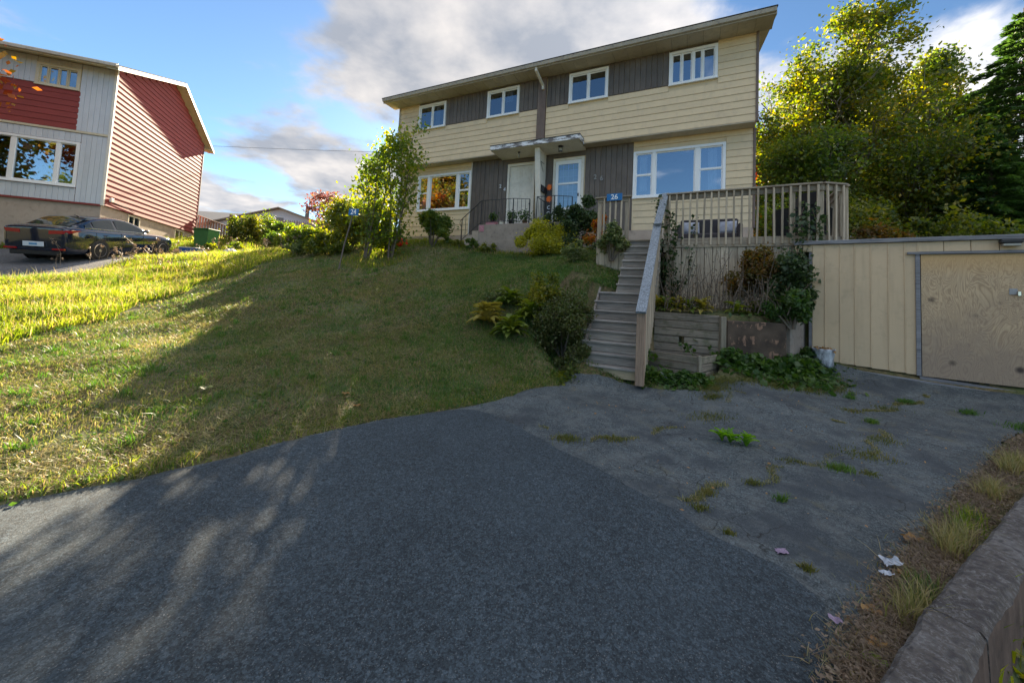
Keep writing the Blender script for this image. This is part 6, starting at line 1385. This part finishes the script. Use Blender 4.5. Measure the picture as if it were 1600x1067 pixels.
SHED_P = [SF.w(-.3, -.05), SF.w(4.5, -.05), SF.w(4.5, 2.4), SF.w(-.3, 2.4)]; REDH_P = [RF.w(-9.1, -.1), RF.w(.05, -.1), RF.w(.05, 8.1), RF.w(-9.1, 8.1)]
def keep(x, y, extra=()):
    k = ~inpoly(x, y, DRIVE)
    for p in (HOUSE_P, LAND_P, STAIR_P, DECK_P, SHED_P, REDH_P, NG, BED, *extra): k &= ~inpoly(x, y, p)
    return k
def pn(x, y, s, ph): return .5+.25*(np.sin(s*x+ph)*np.sin(s*1.3*y+2*ph)+np.sin(s*2.3*x-s*1.1*y+ph*3)*np.cos(s*1.9*y+ph))
def scatter(rng, n, x0, x1, y0, y1, dens=None):
    x = rng.uniform(x0, x1, n); y = rng.uniform(y0, y1, n)
    px = 800+600*x/np.maximum(y, .5); ok = (px > -120) & (px < 1700)
    if dens is not None: ok &= rng.uniform(0, 1, n) < dens(x, y)
    x, y = x[ok], y[ok]; return x, y
rng = np.random.default_rng(77)
def mown(name, label, n, x0, x1, y0, y1, h, w, lean, mat='grass_mown', dens=lambda a, b: .45+.55*pn(a, b, 1.9, .7)):
    x, y = scatter(rng, n, x0, x1, y0, y1, dens); k = keep(x, y) & ~tall_mask(x, y) & ~inpoly(x, y, OUTER) & ~inpoly(x, y, BANKR); x, y = x[k], y[k]
    z = ground_h(x, y)-.004; V, F, T = blades(rng, x, y, z, h*(.6+.8*pn(x, y, 2.7, 1.9)), w, lean); o = link(name, blade_obj(name, V, F, T, mat)); setp(o, label, 'grass', kind='stuff')
mown('mown_lawn', 'short patchy brown-green mown grass on the near slope', 190000, -7.2, 2.4, 2.4, 7.6, .045, .0075, .9)
mown('green_lawn', 'greener mown grass on the right of the slope, by the shrubs', 90000, -2.4, 2.4, 4.6, 12.5, .05, .009, .8, 'grass_green', lambda a, b: np.clip((a+2.4)/1.6, 0, 1)*.9)
mown('mown_lawn_far', 'short mown grass on the upper slope below the house', 120000, -8, 3, 7.6, 16.5, .055, .013, .8)
def tallg(name, label, n, x0, x1, y0, y1, h, w, mat='grass_tall', lean=.4, mask=None, extra=()):
    x, y = scatter(rng, n, x0, x1, y0, y1); k = keep(x, y, extra); k &= (mask or tall_mask)(x, y); x, y = x[k], y[k]
    z = ground_h(x, y)-.01; V, F, T = blades(rng, x, y, z, h*(.55+.9*pn(x, y, 1.3, .4)), w, lean); o = link(name, blade_obj(name, V, F, T, mat)); setp(o, label, 'grass', kind='stuff')
tallg('tall_grass', 'long sunlit yellow-green grass at the left of the lawn', 75000, -14, -6, 4.5, 11, .16, .011, lean=.75)
tallg('tall_grass_far', 'long sunlit grass beyond, up to the bushes and the parked car', 75000, -20, -6, 11, 19, .19, .017, lean=.7)
tallg('dry_grass', 'straw-coloured stems mixed into the long sunlit grass', 9000, -16, -6, 5, 18, .26, .010, 'grass_dry', .35)
tallg('house_grass', 'longer green grass along the house wall and under the small trees', 30000, -7, 3.5, 10.5, 16.5, .13, .013, 'grass_tall', .5, mask=lambda x, y: (edge_dist(x, y, HOUSE_P) < 1.5) | (np.hypot(x+4.4, y-12.4) < 1.1))
tallg('stair_side_grass', 'tangled green grass on the slope beside the upper stairs', 8000, .2, 2.8, 7.2, 9.6, .09, .009, 'grass_green', .8, mask=lambda x, y: (pn(x, y, 2.1, .3)+.25*np.sin(31*x+17*y)) > .42)
tallg('edge_grass', 'green grass fringe along the lawn edge of the drive', 42000, -3.6, 1.3, 2.3, 6.8, .07, .006, 'grass_tall', 1.1, mask=lambda x, y: (edge_dist(x, y, DRIVE) < .22*(.4+pn(x, y, 3.1, 2.))))
tallg('bank_grass', 'rough grass in the ditch outside the kerb and on the bank behind the shed', 60000, 1.6, 14, 1.0, 12, .11, .010, 'grass_tall', .6, mask=lambda x, y: inpoly(x, y, OUTER) | inpoly(x, y, BANKR))
tallg('back_yard_grass', 'rough grass of the back yards beyond the house', 30000, -22, -4, 18, 30, .25, .03, 'grass_tall', .5, mask=lambda x, y: x < 1e9)
cx, cy = scatter(rng, 900, -7.2, 1.8, 2.4, 13); k = keep(cx, cy) & ~tall_mask(cx, cy); cx, cy = cx[k], cy[k]; kk = rng.integers(10, 46, len(cx)); X = np.repeat(cx, kk)+rng.normal(0, .035, kk.sum()); Y = np.repeat(cy, kk)+rng.normal(0, .035, kk.sum())
hh = np.repeat(rng.uniform(.04, .10, len(cx)), kk); V, F, T = blades(rng, X, Y, ground_h(X, Y), hh, .0075, .8); o = link('grass_clumps', blade_obj('grass_clumps', V, F, T, 'grass_green')); setp(o, 'darker green clumps standing out of the mown slope', 'grass', kind='stuff')
# broad weeds and clover scattered through the lawn
x, y = scatter(rng, 5200, -7.2, 1.6, 2.4, 12); k = keep(x, y) & (pn(x, y, 2.3, 5.) > .5); x, y = x[k], y[k]; z = ground_h(x, y)+.012
V, F = leaves(rng, np.repeat(np.stack([x, y, z], 1), 5, 0)+rng.normal(size=(5*len(x), 3))*np.array([.03, .03, .006]), .016, 1.5, .6); setp(link('lawn_weeds', np_mesh('lawn_weeds', V, F, 'leaf_ivy')), 'small broad-leaved weeds in the mown grass', 'weeds', kind='stuff')
# dried cut grass lying on the slope
x, y = scatter(rng, 150000, -7.0, 1.4, 2.6, 11, lambda a, b: np.clip(pn(a, b, 1.4, 3.3)*2.2-.6, 0.02, 1)*np.clip(1.1-(a+1.5)*.35, .15, 1)); k = keep(x, y) & ~tall_mask(x, y); x, y = x[k], y[k]; z = ground_h(x, y)+.018
n = len(x); a = rng.uniform(0, 2*PI, n); L = rng.uniform(.02, .06, n); d = np.stack([np.cos(a)*L, np.sin(a)*L, rng.normal(0, .012, n)], 1); s = np.stack([-np.sin(a), np.cos(a), 0*a], 1)*.0022; C = np.stack([x, y, z], 1)
V = np.stack([C-d-s, C-d+s, C+d+s, C+d-s], 1).reshape(-1, 3); setp(link('hay_clippings', np_mesh('hay_clippings', V, np.arange(len(V)).reshape(-1, 4), 'grass_dry')), 'dry clippings lying over the mown slope', 'clippings', kind='stuff')
# dry flower stalks in the tall strip
T = WF.thing('dry_weed_stalks', 'brown dried flower stalks standing in the sunlit grass before the car', 'weeds', zt(-11, 11.0)); m = MB(); C = []; b0 = np.array(T.b)
for k_ in range(52):
    if k_ < 24: x = rng.uniform(-13.2, -9.0); y = rng.uniform(10.4, 12.6)
    else: x = rng.uniform(-13, -7.5); y = rng.uniform(13, 17)
    z = gz(x, y); h = rng.uniform(.3, .75); l = rng.normal(0, .14, 2); m.tube([(x, y, z), (x+l[0]*.5, y, z+h*.55), (x+l[0], y+l[1], z+h)], [.009, .007, .004], 4, False)
    for j in range(3):
        t = (x+l[0]+rng.normal(0, .06), y+l[1]+rng.normal(0, .05), z+h+rng.normal(0, .05)); m.tube([(x+l[0]*.7, y, z+h*.75), t], [.005, .003], 3, False); C += [np.array(t)+rng.normal(size=3)*.02 for _ in range(14)]
T.mb('stalks', m, 'stalk_dry')['kind'] = 'stuff'; V, F = leaves(rng, np.array(C)-b0, .016, 0, .7); T.inst('seed_heads', np_mesh('seed_heads', V, F, 'stalk_dry'), b0)
for i, (x, y, lab) in enumerate([(-7.4, 13.2, 'pale flowering weed clump at the end of the sunlit grass'), (-13.2, 16.6, 'leafy weeds beside the blue box'), (-12.7, 17.6, 'tall weeds right of the green bin')]):
    shrub('weed_clump', lab, zt(x, y), .45, .3, .28, 130+i, 1500, .035, ['leaf_varieg', 'leaf_crab', 'leaf_crab'][i], 'weeds', 'weed clumps in the sunlit grass', 5, cz=.3, lumps=10)
# --- ivy and weeds along the planters and on the old asphalt
def patch(name, label, pts, n, ls, mat, hgt, seed, aspect=.8, group=None, cat='ground cover'):
    rng = np.random.default_rng(seed); C = []
    for (x, y, r, k) in pts:
        q = rng.normal(size=(int(n*k), 2))*r*.5; z = ground_h(x+q[:, 0], y+q[:, 1]); zz = z if name == 'ditch_leaves' else np.maximum(z, hs(x+q[:, 0], y+q[:, 1])); C.append(np.stack([x+q[:, 0], y+q[:, 1], zz+.02+hgt*rng.uniform(0, 1, len(q))*np.exp(-(q**2).sum(1)/(r*r*.5))], 1))
    C = np.concatenate(C); V, F = leaves(rng, C, ls, 1.4, aspect); o = link(name, np_mesh(name, V, F, mat)); setp(o, label, cat, group, 'stuff'); return o
patch('ivy_ground_cover', 'dense green leafy ground cover at the foot of the stained blocks', [(3.9, 6.65, .35, .8), (4.3, 6.55, .4, 1), (4.75, 6.5, .4, 1), (5.15, 6.7, .4, 1.1), (5.45, 6.95, .3, 1), (4.9, 6.65, .5, 1)], 420, .045, 'leaf_ivy', .26, 1)
patch('stair_foot_cover', 'green leaves at the foot of the stair railing and planter box', [(2.35, 6.5, .2, .5), (2.6, 6.35, .2, .7), (2.85, 6.25, .22, .8), (3.05, 6.15, .2, .6), (2.4, 6.85, .16, .6)], 260, .038, 'leaf_ivy', .12, 2)
patch('stair_left_cover', 'low leaves at the left foot of the stairs', [(1.05, 6.62, .14, .7), (.85, 6.5, .16, .6)], 200, .028, 'leaf_bush', .07, 3)
patch('ditch_leaves', 'green weedy leaves in the ditch outside the near kerb block', [(2.35, 1.62, .22, 1), (2.7, 1.85, .22, 1), (3.1, 2.1, .25, 1), (2.1, 1.4, .2, .8)], 240, .035, 'leaf_bush', .14, 6)
patch('planter_seedling', 'bright green seedling growing in the planter box', [(3.2, 6.95, .12, 1)], 60, .03, 'leaf_ivy', .1, 4)
def tuft(name, label, pts, mat, seed, group=None, h=.06, w=.006, cat='weeds'):
    rng = np.random.default_rng(seed); X = []; Y = []
    for (x, y, r, n) in pts: q = rng.normal(size=(n, 2))*r*.45; X.append(x+q[:, 0]); Y.append(y+q[:, 1]*.7)
    X = np.concatenate(X); Y = np.concatenate(Y); Z = hs(X, Y)+.0; V, F, T = blades(rng, X, Y, Z, np.full(len(X), h), w, .8); o = link(name, blade_obj(name, V, F, T, mat)); setp(o, label, cat, group, 'stuff'); return o
tuft('moss_mound', 'mossy mound of grass at the corner of the planter box', [(3.15, 5.95, .28, 1400), (3.4, 6.15, .25, 900), (3.0, 5.65, .15, 350)], 'moss', 1, h=.05)
tuft('mossy_edge', 'mossy grass strip in front of the leafy ground cover', [(4.2, 6.12, .3, 900), (4.7, 6.15, .35, 1300), (5.2, 6.25, .3, 1000), (5.5, 6.45, .3, 500), (3.8, 6.2, .25, 500)], 'moss', 2, h=.04)
tuft('crack_weeds', 'low moss and weeds growing along the cracks of the old asphalt', [(.65, 4.05, .16, 380), (1.15, 4.1, .14, 160), (2.6, 5.0, .34, 360), (1.45, 2.88, .07, 120), (1.62, 3.1, .07, 120), (3.65, 3.95, .26, 330), (4.2, 4.35, .2, 200), (2.1, 3.3, .07, 130), (2.75, 3.75, .12, 120), (3.3, 3.55, .1, 140), (4.7, 5.3, .14, 160), (5.4, 5.5, .2, 200), (1.5, 2.6, .04, 60), (1.78, 2.3, .05, 90)], 'moss', 3, h=.035, w=.006)
tuft('asphalt_weeds', 'scattered grass tufts on the old asphalt before the shed', [(3.1, 3.62, .12, 420), (4.6, 4.9, .08, 200), (5.9, 5.75, .12, 300), (5.2, 5.9, .1, 160), (6.35, 5.35, .12, 260), (6.5, 4.8, .3, 700), (2.15, 3.05, .05, 90)], 'grass_green', 4, h=.05)
LN = [[(.45, 4.45), (.75, 4.0), (1.4, 4.2), (2.2, 4.75), (3.0, 5.1), (3.3, 5.8)], [(1.3, 3.0), (1.62, 3.12), (2.1, 3.3), (2.8, 3.72), (3.6, 3.95), (4.3, 4.45), (4.9, 5.3)], [(2.4, 4.1), (2.75, 3.75), (3.3, 3.55), (3.7, 3.9)], [(3.3, 5.8), (3.9, 5.2), (4.3, 4.45)], [(4.9, 5.3), (5.6, 5.6), (6.4, 5.9)]]
X = []; Y = []
for ln in LN:
    P_ = np.array(ln); t = rng.uniform(0, len(ln)-1.001, 2600); i = t.astype(int); f = t-i; q = P_[i]*(1-f)[:, None]+P_[i+1]*f[:, None]; q += np.stack([.05*np.sin(9*q[:, 1]+4*q[:, 0]), .05*np.sin(8*q[:, 0])], 1)+rng.normal(0, .022, q.shape); k = (np.sin(7*q[:, 0]+3*q[:, 1])+np.sin(11*q[:, 1]-5*q[:, 0])) > .25; X.append(q[k, 0]); Y.append(q[k, 1])
X = np.concatenate(X); Y = np.concatenate(Y)
for nm, mt, sl, lb in (('crack_moss', 'moss', slice(0, None, 2), 'olive moss following the cracks in the old asphalt'), ('crack_grass', 'grass_dry', slice(1, None, 2), 'dry low grass following the cracks in the old asphalt')):
    V, F, T = blades(rng, X[sl], Y[sl], hs(X[sl], Y[sl]), np.full(len(X[sl]), .022), .005, 1.2); setp(link(nm, blade_obj(nm, V, F, T, mt)), lb, 'weeds', kind='stuff')
T = WF.thing('dandelion_weed', 'leafy bright green weed growing from the old asphalt', 'weed', (2.45, 4.12, .06)); me = hosta_leaf('leaf_bright', .17, .05); rr = random.Random(3)
for cx, cy, k in ((2.40, 4.16, 16), (2.52, 4.08, 16), (2.33, 4.2, 10)):
    for i in range(k): T.inst('leaf', me, (cx, cy, .06), rot=(rr.uniform(-.4, .4), rr.uniform(-1.3, -.3), i*2.4), scale=(rr.uniform(.6, 1),)*3)
# --- verge between asphalt and kerb: dry grass, twigs, leaves, litter
VG = [(1.40, 1.58), (1.75, 1.82), (2.1, 2.05), (2.45, 2.29), (2.8, 2.52), (3.3, 2.84), (3.8, 3.15), (4.2, 3.40), (4.75, 3.72), (5.3, 4.05), (6.0, 4.45)]
def along(rng, n, t0, t1, w):
    t = rng.uniform(t0, t1, n)*(len(VG)-1); i = np.minimum(t.astype(int), len(VG)-2); f = t-i; P = np.array(VG); Q = P[i]*(1-f)[:, None]+P[i+1]*f[:, None]+rng.normal(size=(n, 2))*w; return Q[:, 0], Q[:, 1]
rng = np.random.default_rng(17)
m = MB(); x, y = along(rng, 2300, 0, 1, .06)
for a, b in zip(x, y):
    z = float(0); an = rng.uniform(0, PI); L = rng.uniform(.012, .06); zz = .03+rng.uniform(0, .025); m.bar((a-math.cos(an)*L, b-math.sin(an)*L, zz), (a+math.cos(an)*L, b+math.sin(an)*L, zz+rng.normal(0, .01)), .0016, .0016)
zs_ = hs(np.array([v[0] for v in m.v]), np.array([v[1] for v in m.v])); m.v = [(v[0], v[1], v[2]+float(q)) for v, q in zip(m.v, zs_)]
o = link('dry_twigs', m.mesh('dry_twigs', 'stalk_dry')); setp(o, 'matted dry twigs and stems along the kerb', 'twigs', kind='stuff')
x, y = along(rng, 26000, 0, 1, .065); z = hs(x, y)+.012+.025*rng.uniform(0, 1, len(x)); V, F = leaves(rng, np.stack([x, y, z], 1), .010, 1.2, .5); setp(link('leaf_litter', np_mesh('leaf_litter', V, F, 'stalk_dry')), 'brown crumbled leaf litter along the kerb', 'leaf litter', kind='stuff')
x, y = along(rng, 3600, 0, 1, .075); V, F, T = blades(rng, x, y, hs(x, y)+.005, np.full(len(x), .045), .0035, 1.6); setp(link('dry_straw', blade_obj('dry_straw', V, F, T, 'grass_dry')), 'flattened dry straw strewn along the kerb', 'straw', kind='stuff')
def vtuft(t, n, h, mat, lab, w=.10):
    x, y = along(rng, n, t-.035, t+.035, w*.35); X = x+.02; Y = y-.02; V, F, T = blades(rng, X, Y, hs(X, Y)+.01, np.full(n, h), .0045, .75); o = link('grass_tuft', blade_obj('grass_tuft', V, F, T, mat)); setp(o, lab, 'grass tuft', 'grass tufts along the kerb', 'stuff')
vtuft(.19, 260, .13, 'grass_dry', 'dry grass tuft beside the crack between the two near kerb blocks'); vtuft(.24, 200, .09, 'grass_mown', 'green-yellow tuft just past the white litter'); vtuft(.42, 420, .15, 'grass_dry', 'large straw-coloured tuft leaning over the long kerb block'); vtuft(.50, 260, .11, 'grass_tall', 'greener tuft beyond the large straw-coloured one'); vtuft(.66, 300, .13, 'grass_dry', 'dry tuft farther up the kerb'); vtuft(.82, 420, .15, 'grass_dry', 'straw tuft near the right edge of the picture')
def fallen(x, y, s, mat, lab, rot, dz=.03, cat='leaf', nm='fallen_leaf'):
    m = MB(); n = 20; z = float(hs(x, y))+dz; rr = random.Random(int(x*1000)); vs = [(x, y, z)]
    for i in range(n): a = 2*PI*i/n; r = s*(.55+.40*abs(math.cos(2.5*a))+.06*math.cos(9*a)); vs.append((x+r*math.cos(a+rot), y+.8*r*math.sin(a+rot), z+s*(.35*math.sin(2*a+rot)**2+rr.uniform(-.06, .06))))
    m.add(vs, [(0, i+1, (i+1) % n+1) for i in range(n)]); single(nm, m, mat, lab, cat)
fallen(1.62, 1.72, .05, 'leaf_hosta', 'pale green maple leaf lying in the litter by the crack', .4); fallen(1.70, 1.80, .05, 'leaf_fallen', 'brown leaf beside the pale green one', 1.1); fallen(1.62, 1.92, .035, 'purple_litter', 'mauve curled leaf at the edge of the litter', 2); fallen(1.86, 1.99, .05, 'leaf_fallen', 'rusty leaf just above the mauve one', .2)
fallen(2.72, 2.62, .07, 'leaf_fallen', 'big brown leaf with a long stalk at the asphalt edge', .9, .02); fallen(2.30, 2.26, .045, 'leaf_fallen', 'brown leaf under the white litter', 1.7)
fallen(-1.95, 4.75, .055, 'leaf_fallen', 'brown leaf on the lawn near the drive edge', .3, .05); fallen(-1.72, 4.55, .05, 'leaf_fallen', 'second brown leaf on the lawn, right at the drive edge', 1.2, .04); fallen(-3.3, 4.3, .075, 'leaf_varieg', 'pale green leaf lying on the left lawn', .7, .06)
def scrap(x, y, s, mat, lab, nm='paper_scrap', dz=.05):
    m = MB(); rr = random.Random(int(y*999)); n = 6; z = float(hs(x, y))+dz; vs = [(x+(i/(n-1)-.5)*s+rr.gauss(0, s*.04), y+(j/(n-1)-.5)*s*.6+rr.gauss(0, s*.05), z+rr.gauss(0, s*.10)) for i in range(n) for j in range(n)]
    m.add(vs, [(i*n+j, (i+1)*n+j, (i+1)*n+j+1, i*n+j+1) for i in range(n-1) for j in range(n-1)]); single(nm, m, mat, lab, 'litter')
scrap(2.30, 2.34, .10, 'paper', 'crumpled white paper scrap in the grass by the kerb'); scrap(2.18, 2.24, .06, 'paper', 'smaller white scrap just below the crumpled one'); scrap(1.73, 2.44, .07, 'purple_litter', 'flat mauve scrap where the new asphalt ends', dz=.012)
rngs = np.random.default_rng(3)
x = rngs.uniform(.3, 6, 260); y = rngs.uniform(2.6, 6.4, 260); k = inpoly(x, y, DRIVE) & ~inpoly(x, y, NEW); x, y = x[k], y[k]; V, F = leaves(rngs, np.stack([x, y, hs(x, y)+.018], 1), .011, 3, .6); setp(link('scattered_leaves', np_mesh('scattered_leaves', V, F, 'leaf_fallen')), 'tiny leaf bits scattered over the old asphalt', 'leaf bits', kind='stuff')
